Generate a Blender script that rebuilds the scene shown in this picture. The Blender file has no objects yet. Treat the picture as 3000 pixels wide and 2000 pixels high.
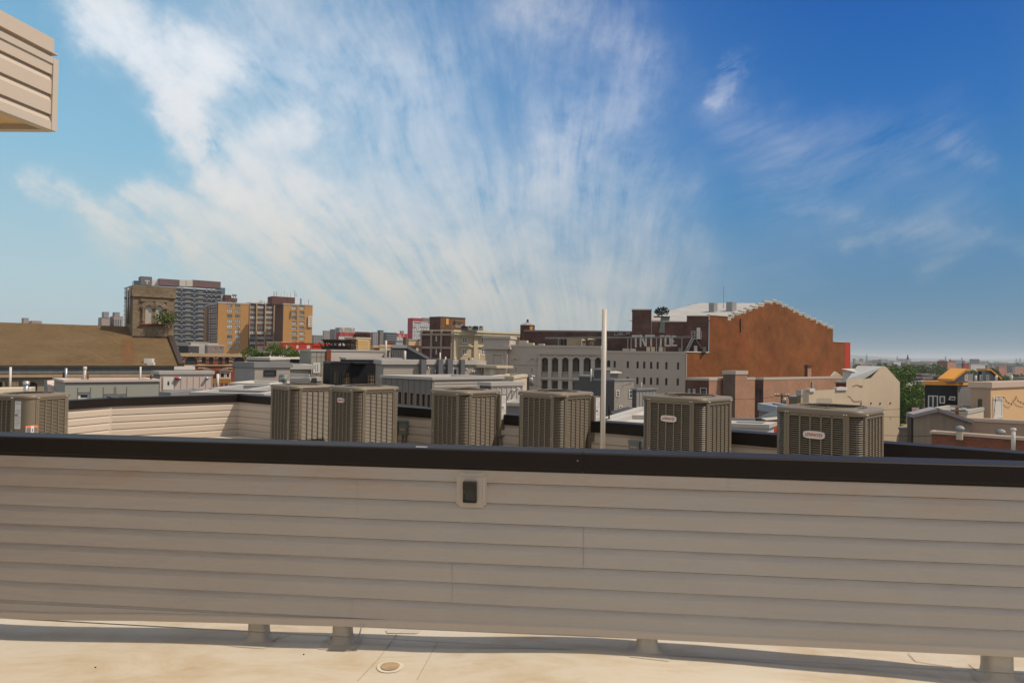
import bpy, math, random
from mathutils import Vector, Matrix
random.seed(7)
R = math.radians
sc = bpy.context.scene
col = sc.collection
GROUND = -10.32
EZ = 1.74

# ------------------------------------------------------------------ camera
TH, RHO, F = .018, .016, 2000.0
EYE = Vector((0, 0, EZ))
FW = Vector((0, math.cos(TH), math.sin(TH)))
U0 = Vector((0, -math.sin(TH), math.cos(TH)))
R0 = Vector((1, 0, 0))
RT = R0 * math.cos(RHO) + U0 * math.sin(RHO)
UP = -R0 * math.sin(RHO) + U0 * math.cos(RHO)
cam = bpy.data.cameras.new('camera')
cam.lens = 24; cam.sensor_width = 36; cam.clip_start = .1; cam.clip_end = 30000
co = bpy.data.objects.new('camera', cam); col.objects.link(co)
m = Matrix((RT, UP, -FW)).transposed().to_4x4(); m.translation = EYE
co.matrix_world = m
sc.camera = co

# ------------------------------------------------------------------ sun
SUN_EL = R(52)
SAZ = Vector((.998, -.058)).normalized()
SDIR = Vector((SAZ.x * math.cos(SUN_EL), SAZ.y * math.cos(SUN_EL), math.sin(SUN_EL)))
sl = bpy.data.lights.new('sun', 'SUN'); sl.energy = 4.2; sl.angle = R(.5); sl.color = (1, .88, .72)
so = bpy.data.objects.new('sun', sl); col.objects.link(so)
so.rotation_euler = SDIR.to_track_quat('Z', 'Y').to_euler()
so.location = (30, 5, 60)

def s2l(c): c /= 255.; return c / 12.92 if c <= .04045 else ((c + .055) / 1.055) ** 2.4
def C(r, g, b): return (s2l(r), s2l(g), s2l(b), 1)

# ------------------------------------------------------------------ world: sky with thin clouds, laid out by world direction
def ray(px, py): return FW + RT * ((px - 1500) / F) + UP * ((1000 - py) / F)
def azel(px, py):
    d = ray(px, py)
    return math.atan2(d.x, d.y), math.atan2(d.z, math.hypot(d.x, d.y))
W = bpy.data.worlds.new('World'); sc.world = W; W.use_nodes = True
nt = W.node_tree; N = nt.nodes; L = nt.links
for n in list(N): N.remove(n)
def mth(op, a, b=None, c=None, clamp=False):
    n = N.new('ShaderNodeMath'); n.operation = op; n.use_clamp = clamp
    for i, v in enumerate((a, b, c)):
        if v is None: continue
        if isinstance(v, (int, float)): n.inputs[i].default_value = v
        else: L.new(v, n.inputs[i])
    return n.outputs[0]
def mixc(f, a, b):
    n = N.new('ShaderNodeMix'); n.data_type = 'RGBA'
    for s, v in ((n.inputs[0], f), (n.inputs[6], a), (n.inputs[7], b)):
        if isinstance(v, (int, float)): s.default_value = v
        elif isinstance(v, tuple): s.default_value = v
        else: L.new(v, s)
    return n.outputs[2]
def comb(x, y, z=0.0):
    n = N.new('ShaderNodeCombineXYZ')
    for i, v in enumerate((x, y, z)):
        if isinstance(v, (int, float)): n.inputs[i].default_value = v
        else: L.new(v, n.inputs[i])
    return n.outputs[0]
def noise(vec, scale, detail=5, rough=.6, dist=0.0):
    n = N.new('ShaderNodeTexNoise'); n.noise_dimensions = '3D'
    L.new(vec, n.inputs['Vector']); n.inputs['Scale'].default_value = scale
    n.inputs['Detail'].default_value = detail; n.inputs['Roughness'].default_value = rough
    n.inputs['Distortion'].default_value = dist
    return n.outputs['Fac']
def ramp(f, stops):
    n = N.new('ShaderNodeValToRGB'); L.new(f, n.inputs[0]); cr = n.color_ramp
    cr.elements[0].position, cr.elements[0].color = stops[0]
    cr.elements[1].position, cr.elements[1].color = stops[-1]
    for p, c in stops[1:-1]: e = cr.elements.new(p); e.color = c
    return n.outputs[0]
tc = N.new('ShaderNodeTexCoord'); sp = N.new('ShaderNodeSeparateXYZ'); L.new(tc.outputs['Generated'], sp.inputs[0])
X, Yv, Z = sp.outputs
AZ = mth('ARCTAN2', X, Yv); EL = mth('ARCTAN2', Z, mth('SQRT', mth('ADD', mth('MULTIPLY', X, X), mth('MULTIPLY', Yv, Yv))))
base = comb(AZ, EL)
w1 = noise(base, 5, 5, .6); w2 = noise(comb(EL, AZ, 3.1), 5, 5, .6)
w3 = noise(base, 24, 5, .65); w4 = noise(comb(EL, AZ, 7.7), 24, 5, .65)
AW = mth('ADD', AZ, mth('ADD', mth('MULTIPLY', mth('SUBTRACT', w1, .5), .11), mth('MULTIPLY', mth('SUBTRACT', w3, .5), .06)))
EW = mth('ADD', EL, mth('ADD', mth('MULTIPLY', mth('SUBTRACT', w2, .5), .10), mth('MULTIPLY', mth('SUBTRACT', w4, .5), .04)))
ws1 = noise(base, 4, 1.5, .5); ws2 = noise(comb(EL, AZ, 5.5), 4, 1.5, .5)
AS = mth('ADD', AZ, mth('MULTIPLY', mth('SUBTRACT', ws1, .5), .11)); ES = mth('ADD', EL, mth('MULTIPLY', mth('SUBTRACT', ws2, .5), .11))
def strokes(lines, soft=1.0):
    tot = None
    for pts, wd, amp in lines:
        q = [azel(*p) for p in pts]
        best = None
        for (a0, e0), (a1, e1) in zip(q, q[1:]):
            da, de = a1 - a0, e1 - e0; l2 = da * da + de * de
            xa = mth('SUBTRACT', AW, a0); ya = mth('SUBTRACT', EW, e0)
            t = mth('DIVIDE', mth('ADD', mth('MULTIPLY', xa, da), mth('MULTIPLY', ya, de)), l2, clamp=True)
            dx = mth('SUBTRACT', xa, mth('MULTIPLY', t, da)); dy = mth('SUBTRACT', ya, mth('MULTIPLY', t, de))
            d2 = mth('ADD', mth('MULTIPLY', dx, dx), mth('MULTIPLY', dy, dy))
            best = d2 if best is None else mth('MINIMUM', best, d2)
        wr = wd / F
        v = mth('MULTIPLY', mth('EXPONENT', mth('DIVIDE', best, -wr * wr)), amp)
        tot = v if tot is None else mth('ADD', tot, v)
    return tot
def streak(angle, scale, stretch, seed, det=6, rough=.62):
    c, s = math.cos(angle), math.sin(angle)
    along = mth('ADD', mth('MULTIPLY', AS, c), mth('MULTIPLY', ES, s))
    across = mth('SUBTRACT', mth('MULTIPLY', ES, c), mth('MULTIPLY', AS, s))
    return noise(comb(mth('DIVIDE', along, stretch), across, seed), scale, det, rough)
G1 = strokes([([(265, 0), (340, 130), (450, 200), (545, 260), (590, 480), (690, 600), (860, 700)], 52, 1.25),
              ([(590, 140), (660, 180)], 60, .9), ([(640, 220), (560, 380)], 55, .8), ([(700, 420), (880, 370)], 50, .6), ([(370, 10), (420, 60)], 40, .5)])
G2 = strokes([([(110, 510), (240, 590), (400, 680), (560, 740)], 26, 1.1), ([(370, 540), (500, 620), (900, 770)], 34, 1.1),
              ([(640, 560), (960, 740), (1420, 880)], 36, 1.2), ([(720, 470), (1000, 640), (1400, 800)], 50, .9),
              ([(300, 640), (700, 800), (1250, 900)], 60, .6), ([(620, 930), (1750, 960)], 95, 1.0)])
G3 = strokes([([(760, 0), (900, 260), (1000, 480), (1250, 700)], 220, .62),
              ([(1080, 60), (1200, 300), (1300, 620), (1500, 780)], 230, .60),
              ([(850, 520), (1050, 560)], 140, .6),
              ([(1560, 0), (1800, 90), (1860, 180), (1770, 330), (1620, 460)], 90, .62),
              ([(1500, 120), (1640, 300)], 110, .35), ([(1880, 540), (1650, 640), (1450, 770)], 120, .42), ([(1750, 330), (1560, 600)], 90, .40),
              ([(1900, 700), (1700, 840)], 110, .45), ([(1560, 800), (1900, 880)], 150, .45)])
G4 = strokes([([(2175, 160), (2120, 215), (2085, 285)], 24, .9), ([(2090, 300), (2160, 380), (2350, 440), (2600, 450), (2720, 400)], 75, .30),
              ([(2250, 520), (2550, 640), (2800, 600)], 90, .18), ([(2300, 584), (2520, 620)], 18, .35),
              ([(2480, 700), (2760, 660)], 26, .3), ([(2710, 750), (2875, 668)], 22, .4), ([(2740, 430), (2890, 480)], 18, .4)])
def streak(angle, scale, stretch, seed, det=6, rough=.62):
    c, s = math.cos(angle), math.sin(angle)
    along = mth('ADD', mth('MULTIPLY', AS, c), mth('MULTIPLY', ES, s))
    across = mth('SUBTRACT', mth('MULTIPLY', ES, c), mth('MULTIPLY', AS, s))
    return noise(comb(mth('DIVIDE', along, stretch), across, seed), scale, det, rough)
G1 = strokes([([(265, 0), (340, 130), (450, 200), (545, 260), (590, 480), (690, 600), (860, 700)], 52, 1.25),
              ([(590, 140), (660, 180)], 60, .9), ([(640, 220), (560, 380)], 55, .8), ([(700, 420), (880, 370)], 50, .6), ([(370, 10), (420, 60)], 40, .5)])
G2 = strokes([([(110, 510), (240, 590), (400, 680), (560, 740)], 26, 1.1), ([(370, 540), (500, 620), (900, 770)], 34, 1.1),
              ([(640, 560), (960, 740), (1420, 880)], 36, 1.2), ([(720, 470), (1000, 640), (1400, 800)], 50, .9),
              ([(300, 640), (700, 800), (1250, 900)], 60, .6), ([(620, 930), (1750, 960)], 95, 1.0)])
G3 = strokes([([(760, 0), (900, 260), (1000, 480), (1250, 700)], 220, .62),
              ([(1080, 60), (1200, 300), (1300, 620), (1500, 780)], 230, .60),
              ([(850, 520), (1050, 560)], 140, .6),
              ([(1560, 0), (1800, 90), (1860, 180), (1770, 330), (1620, 460)], 90, .62),
              ([(1500, 120), (1640, 300)], 110, .35), ([(1880, 540), (1650, 640), (1450, 770)], 120, .42), ([(1750, 330), (1560, 600)], 90, .40),
              ([(1900, 700), (1700, 840)], 110, .45), ([(1560, 800), (1900, 880)], 150, .45)])
G4 = strokes([([(2175, 160), (2120, 215), (2085, 285)], 24, .9), ([(2090, 300), (2160, 380), (2350, 440), (2600, 450), (2720, 400)], 75, .30),
              ([(2250, 520), (2550, 640), (2800, 600)], 90, .18), ([(2300, 584), (2420, 597), (2520, 620)], 20, .22),
              ([(2480, 700), (2600, 665), (2760, 660)], 26, .3), ([(2710, 750), (2780, 715), (2875, 668)], 26, .28),
              ([(2740, 430), (2820, 455), (2890, 480)], 20, .26), ([(2950, 690), (3050, 720)], 20, .2), ([(1900, 800), (2300, 760)], 90, .10)])
def two(angle, sc, st, seed, fine=3.2, k=.45, rough=.62):
    """coarse streaks with finer fibres riding on them"""
    a_ = streak(angle, sc, st, seed, 6, rough); b_ = streak(angle + .12, sc * fine, st * 1.6, seed + 20, 5, .65)
    return mth('ADD', mth('MULTIPLY', a_, 1 - k), mth('MULTIPLY', b_, k))
fa, fe = azel(1640, 1480)                       # the cirrus fans out of one point low in the sky
fdx = mth('SUBTRACT', AS, fa); fdy = mth('SUBTRACT', ES, fe)
fth = mth('ARCTAN2', fdx, fdy); fr = mth('SQRT', mth('ADD', mth('MULTIPLY', fdx, fdx), mth('MULTIPLY', fdy, fdy)))
def fan(sc, st, seed, det=6, rough=.62, k=.42):
    th_ = fth
    a_ = noise(comb(mth('MULTIPLY', th_, .6), mth('DIVIDE', fr, st), seed), sc, det, rough); b_ = noise(comb(mth('MULTIPLY', th_, .6), mth('DIVIDE', fr, st * 1.7), seed + 5), sc * 3.0, 5, .65)
    return mth('ADD', mth('MULTIPLY', a_, 1 - k), mth('MULTIPLY', b_, k))
n1 = two(R(-42), 10, 1.5, 1.0, 2.6, .4); n2 = fan(20, 5.5, 2.0); n3 = fan(15, 3.4, 3.0); n4 = two(R(12), 10, 3.5, 4.0)
iso = noise(comb(AS, ES, 12.0), 16, 7, .66)
def soft(n, k): return mth('ADD', mth('MULTIPLY', n, 1 - k), mth('MULTIPLY', iso, k))
n1 = soft(n1, .3); n2 = soft(n2, .25); n3 = soft(n3, .36)
bil = noise(comb(AS, ES, 9.0), 7, 6, .6)      # larger gaps where the blue shows through
def dens(g, n, k, off, cap):
    v = mth('MULTIPLY', g, mth('MAXIMUM', mth('MULTIPLY_ADD', mth('SUBTRACT', n, .5), k, off), 0.0))
    return mth('MULTIPLY', mth('SUBTRACT', 1.0, mth('EXPONENT', mth('MULTIPLY', v, -1.2))), cap)
gap = mth('MINIMUM', mth('MAXIMUM', mth('MULTIPLY_ADD', mth('SUBTRACT', bil, .5), 3.4, 1.0), .22), 1.5)
def over(a, b): return mth('SUBTRACT', 1.0, mth('MULTIPLY', mth('SUBTRACT', 1.0, a), mth('SUBTRACT', 1.0, b)))
D = over(dens(G1, n1, 11.0, 1.15, 1.0), dens(G2, n2, 9.0, .85, .90))
D = over(D, dens(mth('MULTIPLY', G3, gap), n3, 4.4, .62, .76)); D = over(D, dens(G4, n4, 5.0, .50, .60))
# pale cloud added behind the camera and overhead to neutralise blue fill light
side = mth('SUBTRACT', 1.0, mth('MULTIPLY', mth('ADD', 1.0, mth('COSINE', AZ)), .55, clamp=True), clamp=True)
fill_veil = mth('MULTIPLY', mth('MULTIPLY_ADD', mth('SUBTRACT', n3, .5), 2.0, .75), side, clamp=True)
fill_high = mth('MULTIPLY', mth('SUBTRACT', EL, R(31)), 3.2, clamp=True)
D = mth('MAXIMUM', D, mth('MAXIMUM', fill_veil, mth('MULTIPLY', mth('MULTIPLY', fill_high, .95), mth('MULTIPLY_ADD', n3, .8, .5), clamp=True)))
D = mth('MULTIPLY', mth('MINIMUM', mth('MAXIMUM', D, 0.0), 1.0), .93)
eln = mth('DIVIDE', EL, R(90), clamp=True)
left = ramp(eln, [(0, C(186, 203, 205)), (.06, C(176, 203, 212)), (.16, C(140, 190, 217)), (.30, C(108, 163, 203)), (.6, C(60, 110, 170)), (1, C(38, 80, 140))])
right = ramp(eln, [(0, C(112, 142, 156)), (.05, C(90, 136, 168)), (.13, C(62, 128, 182)), (.20, C(38, 110, 182)), (.32, C(8, 84, 168)), (.6, C(10, 60, 130)), (1, C(20, 60, 120))])
lr = N.new('ShaderNodeMapRange'); L.new(AZ, lr.inputs[0]); lr.inputs[1].default_value = R(-34); lr.inputs[2].default_value = R(30); lr.interpolation_type = 'SMOOTHSTEP'
grad = mixc(lr.outputs[0], left, right)
low = ramp(eln, [(0, C(186, 186, 178)), (.07, C(212, 208, 199)), (.14, C(226, 224, 222)), (.24, C(233, 236, 241)), (.40, C(226, 218, 204)), (1, C(226, 214, 196))])  # upper stops warmed so the added overhead cloud takes blue from the fill
sky = N.new('ShaderNodeTexSky'); sky.sky_type = 'NISHITA'; sky.sun_disc = False
sky.sun_elevation = SUN_EL; sky.sun_rotation = math.atan2(SAZ.x, SAZ.y)
sky.air_density = 1.2; sky.dust_density = 1.5
scl = N.new('ShaderNodeVectorMath'); scl.operation = 'SCALE'; L.new(grad, scl.inputs[0]); scl.inputs['Scale'].default_value = 10.0
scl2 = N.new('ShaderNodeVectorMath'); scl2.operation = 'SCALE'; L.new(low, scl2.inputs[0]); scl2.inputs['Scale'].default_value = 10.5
blue = mixc(.985, sky.outputs[0], scl.outputs[0])
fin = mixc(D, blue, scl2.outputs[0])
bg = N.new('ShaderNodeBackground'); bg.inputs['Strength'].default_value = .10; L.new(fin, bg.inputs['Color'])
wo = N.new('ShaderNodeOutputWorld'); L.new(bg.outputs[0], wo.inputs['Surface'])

# ------------------------------------------------------------------ render settings
vs = sc.view_settings; vs.view_transform = 'Standard'; vs.look = 'None'; vs.exposure = 0.0; vs.gamma = 1
sc.cycles.use_denoising = True
sc.cycles.max_bounces = 6; sc.cycles.diffuse_bounces = 3; sc.cycles.glossy_bounces = 3; sc.cycles.volume_bounces = 0
sc.cycles.transparent_max_bounces = 8

# ------------------------------------------------------------------ pixel -> world helpers (layout only)
def at(px, py, Y):
    r = ray(px, py); return EYE + r * (Y / r.y)
def onz(px, py, z):
    r = ray(px, py); return EYE + r * ((z - EZ) / r.z)
def r1(x, y): return (x / 3.92, 780 + y / 3.92)
def r2(x, y): return (500 + x / 3.92, 780 + y / 3.92)
def r3(x, y): return (900 + x / 3.92, 880 + y / 3.92)
def r4(x, y): return (1150 + x / 3.92, 900 + y / 3.92)
def r5(x, y): return (1500 + x / 3.484, 900 + y / 3.484)
def r6(x, y): return (1800 + x / 3.267, 820 + y / 3.267)
def r7(x, y): return (2400 + x / 3.92, 1000 + y / 3.92)
def r8(x, y): return (x / 3.36, 1000 + y / 3.36)
def r9(x, y): return (2480 + x / 4.523, 1030 + y / 4.523)
def r10(x, y): return (640 + x / 4.704, 1040 + y / 4.704)
def ra(x, y): return (1760 + x / 7.35, 920 + y / 7.35)      # brick side wall close-up
def rb(x, y): return (2600 + x / 7.84, 1120 + y / 7.84)
def rc(x, y): return (980 + x / 7.84, 930 + y / 7.84)
def rd(x, y): return (560 + x / 5.88, 960 + y / 5.88)
def re_(x, y): return (2180 + x / 7.84, 1130 + y / 7.84)
def rf(x, y): return (360 + x / 7.35, 790 + y / 7.35)
def rect(fn, x0, y0, x1, y1):
    a = fn(x0, y0); b = fn(x1, y1); return (a[0], a[1], b[0], b[1])

class Face:
    """a vertical plane: origin on it, unit direction left->right as seen, outward normal"""
    def __init__(s, o, d):
        s.o = Vector((o.x, o.y, 0)); s.d = Vector((d[0], d[1], 0)).normalized(); s.n = Vector((s.d.y, -s.d.x, 0))
    def hit(s, px, py):
        r = ray(px, py); t = (s.o - EYE).dot(s.n) / r.dot(s.n); p = EYE + r * t
        return (p - s.o).dot(s.d), p.z
    def pt(s, u, z, n=0.0): q = s.o + s.d * u + s.n * n; return Vector((q.x, q.y, z))
    def rc(s, x0, y0, x1, y1):
        xm, ym = (x0 + x1) / 2, (y0 + y1) / 2
        return (s.hit(x0, ym)[0], s.hit(x1, ym)[0], s.hit(xm, y1)[1], s.hit(xm, y0)[1])

# ------------------------------------------------------------------ mesh builder
class MB:
    def __init__(s): s.v = []; s.f = []; s.m = []; s.mi = 0; s.sm = []; s.smooth = False
    def add(s, pts, faces):
        b = len(s.v); s.v += [tuple(p) for p in pts]
        for f in faces: s.f.append([b + i for i in f]); s.m.append(s.mi); s.sm.append(s.smooth)
        return s
    def quad(s, *p): return s.add(p, [list(range(len(p)))])
    def obox(s, o, a, b, c):
        o = Vector(o); a = Vector(a); b = Vector(b); c = Vector(c)
        p = [o, o + a, o + a + b, o + b, o + c, o + a + c, o + a + b + c, o + b + c]
        if a.cross(b).dot(c) < 0: fs = [[0, 1, 2, 3], [7, 6, 5, 4], [4, 5, 1, 0], [5, 6, 2, 1], [6, 7, 3, 2], [7, 4, 0, 3]]
        else: fs = [[3, 2, 1, 0], [4, 5, 6, 7], [0, 1, 5, 4], [1, 2, 6, 5], [2, 3, 7, 6], [3, 0, 4, 7]]
        return s.add(p, fs)
    def box(s, x0, y0, z0, x1, y1, z1): return s.obox((x0, y0, z0), (x1 - x0, 0, 0), (0, y1 - y0, 0), (0, 0, z1 - z0))
    def fbox(s, fc, u0, u1, z0, z1, n0, n1):
        return s.obox(fc.pt(u0, z0, n0), fc.d * (u1 - u0), fc.n * (n1 - n0), Vector((0, 0, z1 - z0)))
    def fquad(s, fc, u0, u1, z0, z1, n=0.0):
        return s.quad(fc.pt(u0, z0, n), fc.pt(u1, z0, n), fc.pt(u1, z1, n), fc.pt(u0, z1, n))
    def fpoly(s, fc, pts, n0, n1=None):
        """extruded outline on a face; pts (u,z) counter-clockwise seen from outside"""
        k = len(pts); fr = [fc.pt(u, z, n0 if n1 is None else n1) for u, z in pts]
        if n1 is None: return s.add(fr, [list(range(k))])
        bk = [fc.pt(u, z, n0) for u, z in pts]
        return s.add(fr + bk, [list(range(k)), list(range(2 * k - 1, k - 1, -1))] + [[(i + 1) % k, i, k + i, k + (i + 1) % k] for i in range(k)])
    def prism(s, poly, z0, z1):
        """poly: list of (x,y) counter-clockwise"""
        k = len(poly); a = [(x, y, z0) for x, y in poly]; b = [(x, y, z1) for x, y in poly]
        return s.add(a + b, [list(range(k - 1, -1, -1)), list(range(k, 2 * k))] + [[i, (i + 1) % k, k + (i + 1) % k, k + i] for i in range(k)])
    def cyl(s, p0, p1, r0, r1=None, n=12, caps=True):
        r1 = r0 if r1 is None else r1; p0 = Vector(p0); p1 = Vector(p1); ax = (p1 - p0).normalized()
        t = ax.orthogonal().normalized(); w = ax.cross(t)
        P = [p0 + (t * math.cos(2 * math.pi * i / n) + w * math.sin(2 * math.pi * i / n)) * r0 for i in range(n)]
        P += [p1 + (t * math.cos(2 * math.pi * i / n) + w * math.sin(2 * math.pi * i / n)) * r1 for i in range(n)]
        fs = [[i, (i + 1) % n, n + (i + 1) % n, n + i] for i in range(n)]
        if caps: fs += [list(range(n - 1, -1, -1)), list(range(n, 2 * n))]
        return s.add(P, fs)
    def tube(s, pts, r, n=6):
        for a, b in zip(pts, pts[1:]): s.cyl(a, b, r, n=n)
        return s
    def lathe(s, c, prof, n=20):
        c = Vector(c); P = []
        for r, z in prof: P += [c + Vector((r * math.cos(2 * math.pi * i / n), r * math.sin(2 * math.pi * i / n), z)) for i in range(n)]
        fs = [[k * n + i, k * n + (i + 1) % n, (k + 1) * n + (i + 1) % n, (k + 1) * n + i] for k in range(len(prof) - 1) for i in range(n)]
        return s.add(P, fs)
    def build(s, name, mats, T=None, parent=None, uv=True):
        off = T.loc if T else Vector((0, 0, 0))
        me = bpy.data.meshes.new(name)
        me.from_pydata([(x - off.x, y - off.y, z - off.z) for x, y, z in s.v], [], s.f)
        if not isinstance(mats, (list, tuple)): mats = [mats]
        for q in mats: me.materials.append(q)
        me.polygons.foreach_set('material_index', s.m); me.polygons.foreach_set('use_smooth', s.sm)
        me.update()
        if uv:
            l = me.uv_layers.new(name='UVMap').data
            for p in me.polygons:
                n = p.normal
                if abs(n.z) > .75 or n.length < .5:
                    for li in p.loop_indices: c = me.vertices[me.loops[li].vertex_index].co; l[li].uv = (c.x, c.y)
                else:
                    t = Vector((-n.y, n.x, 0)).normalized(); k = 1 / max(.3, math.sqrt(1 - n.z * n.z))
                    for li in p.loop_indices: c = me.vertices[me.loops[li].vertex_index].co; l[li].uv = (c.dot(t), c.z * k)
        o = bpy.data.objects.new(name, me); col.objects.link(o)
        if parent: o.parent = parent
        elif T: o.parent = T.e
        return o

class Thing:
    def __init__(s, name, label, cat, loc=(0, 0, 0), group=None):
        s.loc = Vector(loc); s.e = bpy.data.objects.new(name, None); s.e.empty_display_size = .2
        col.objects.link(s.e); s.e.location = s.loc; tag(s.e, label, cat, group)
def tag(o, label=None, cat=None, group=None, kind=None):
    if label: o['label'] = label
    if cat: o['category'] = cat
    if group: o['group'] = group
    if kind: o['kind'] = kind
    return o

# ------------------------------------------------------------------ materials
MC = {}
def newm(name):
    mt = bpy.data.materials.new(name); mt.use_nodes = True
    b = mt.node_tree.nodes['Principled BSDF']; return mt, mt.node_tree, b
def nd(t, typ, **kw):
    n = t.nodes.new(typ)
    for k, v in kw.items():
        if k in n.inputs: n.inputs[k].default_value = v
        else: setattr(n, k, v)
    return n
def dark(c, k): return (c[0] * k, c[1] * k, c[2] * k, 1)
def M(name, c, rough=.75, var=.12, scale=1.5, bump=0.0, metal=0.0, fine=30, spec=.22, streaks=0.0):
    """plain surface with two scales of tone variation"""
    if name in MC: return MC[name]
    mt, t, b = newm(name)
    tcn = nd(t, 'ShaderNodeTexCoord')
    n1 = nd(t, 'ShaderNodeTexNoise', Scale=scale, Detail=6.0, Roughness=.65); t.links.new(tcn.outputs['Object'], n1.inputs['Vector'])
    n2 = nd(t, 'ShaderNodeTexNoise', Scale=fine, Detail=3.0); t.links.new(tcn.outputs['Object'], n2.inputs['Vector'])
    ad = nd(t, 'ShaderNodeMath', operation='MULTIPLY_ADD'); t.links.new(n2.outputs[0], ad.inputs[0]); ad.inputs[1].default_value = .35; t.links.new(n1.outputs[0], ad.inputs[2])
    cur = ad.outputs[0]
    if streaks:
        mp = nd(t, 'ShaderNodeMapping'); mp.inputs['Scale'].default_value = (3.0, 3.0, .12); t.links.new(tcn.outputs['Object'], mp.inputs[0])
        n3 = nd(t, 'ShaderNodeTexNoise', Scale=2.0, Detail=4.0); t.links.new(mp.outputs[0], n3.inputs['Vector'])
        a2 = nd(t, 'ShaderNodeMath', operation='MULTIPLY_ADD'); t.links.new(n3.outputs[0], a2.inputs[0]); a2.inputs[1].default_value = streaks
        t.links.new(cur, a2.inputs[2]); cur = a2.outputs[0]
    mr = nd(t, 'ShaderNodeMapRange'); t.links.new(cur, mr.inputs[0])
    mr.inputs[1].default_value = .35 + streaks * .3; mr.inputs[2].default_value = 1.0 + streaks * .7
    mx = nd(t, 'ShaderNodeMix', data_type='RGBA'); t.links.new(mr.outputs[0], mx.inputs[0])
    mx.inputs[6].default_value = dark(c, 1 + var); mx.inputs[7].default_value = dark(c, 1 - var)
    t.links.new(mx.outputs[2], b.inputs['Base Color'])
    b.inputs['Roughness'].default_value = rough; b.inputs['Metallic'].default_value = metal; b.inputs['Specular IOR Level'].default_value = spec
    if bump:
        bp = nd(t, 'ShaderNodeBump', Strength=bump, Distance=.02); t.links.new(ad.outputs[0], bp.inputs['Height']); t.links.new(bp.outputs[0], b.inputs['Normal'])
    MC[name] = mt; return mt
def BR(name, c1, c2, mortar, w=.22, h=.075, ms=.012, var=.3, off=.5, bump=.4, patch=None, pscale=.12, rough=.85):
    """brick / stone / shingle courses from the metre UVs, with large soft patches of tone"""
    if name in MC: return MC[name]
    mt, t, b = newm(name)
    tcn = nd(t, 'ShaderNodeTexCoord')
    bk = nd(t, 'ShaderNodeTexBrick'); t.links.new(tcn.outputs['UV'], bk.inputs['Vector'])
    bk.offset = off
    for k, v in (('Color1', c1), ('Color2', c2), ('Mortar', mortar), ('Scale', 1.0), ('Mortar Size', ms), ('Mortar Smooth', .3), ('Bias', 0.0), ('Brick Width', w), ('Row Height', h)):
        bk.inputs[k].default_value = v
    n1 = nd(t, 'ShaderNodeTexNoise', Scale=pscale * 4, Detail=8.0, Roughness=.7); t.links.new(tcn.outputs['Object'], n1.inputs['Vector'])
    mp = nd(t, 'ShaderNodeMapping'); mp.inputs['Scale'].default_value = (1.2, 3.5, 1); t.links.new(tcn.outputs['UV'], mp.inputs[0])
    n3 = nd(t, 'ShaderNodeTexNoise', Scale=2.6, Detail=8.0, Roughness=.85); t.links.new(mp.outputs[0], n3.inputs['Vector'])
    ad = nd(t, 'ShaderNodeMath', operation='ADD'); t.links.new(n1.outputs[0], ad.inputs[0]); t.links.new(n3.outputs[0], ad.inputs[1])
    mr = nd(t, 'ShaderNodeMapRange'); t.links.new(ad.outputs[0], mr.inputs[0]); mr.inputs[1].default_value = .78; mr.inputs[2].default_value = 1.22
    mr.inputs[3].default_value = 1 - var; mr.inputs[4].default_value = 1 + var
    ml = nd(t, 'ShaderNodeVectorMath', operation='SCALE'); t.links.new(bk.outputs['Color'], ml.inputs[0]); t.links.new(mr.outputs[0], ml.inputs['Scale'])
    out = ml.outputs[0]
    if patch:
        n2 = nd(t, 'ShaderNodeTexNoise', Scale=pscale, Detail=6.0, Roughness=.65, Distortion=.4); t.links.new(tcn.outputs['Object'], n2.inputs['Vector'])
        m2 = nd(t, 'ShaderNodeMapRange'); t.links.new(n2.outputs[0], m2.inputs[0]); m2.inputs[1].default_value = .47; m2.inputs[2].default_value = .62; m2.inputs[4].default_value = .75
        mx = nd(t, 'ShaderNodeMix', data_type='RGBA'); t.links.new(m2.outputs[0], mx.inputs[0]); t.links.new(out, mx.inputs[6])
        ml2 = nd(t, 'ShaderNodeVectorMath', operation='SCALE'); ml2.inputs[0].default_value = patch[:3]; t.links.new(mr.outputs[0], ml2.inputs['Scale'])
        t.links.new(ml2.outputs[0], mx.inputs[7]); out = mx.outputs[2]
    t.links.new(out, b.inputs['Base Color']); b.inputs['Roughness'].default_value = rough; b.inputs['Specular IOR Level'].default_value = .08
    if bump:
        bp = nd(t, 'ShaderNodeBump', Strength=bump, Distance=.02); t.links.new(bk.outputs['Fac'], bp.inputs['Height']); bp.invert = True
        t.links.new(bp.outputs[0], b.inputs['Normal'])
    MC[name] = mt; return mt
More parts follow.
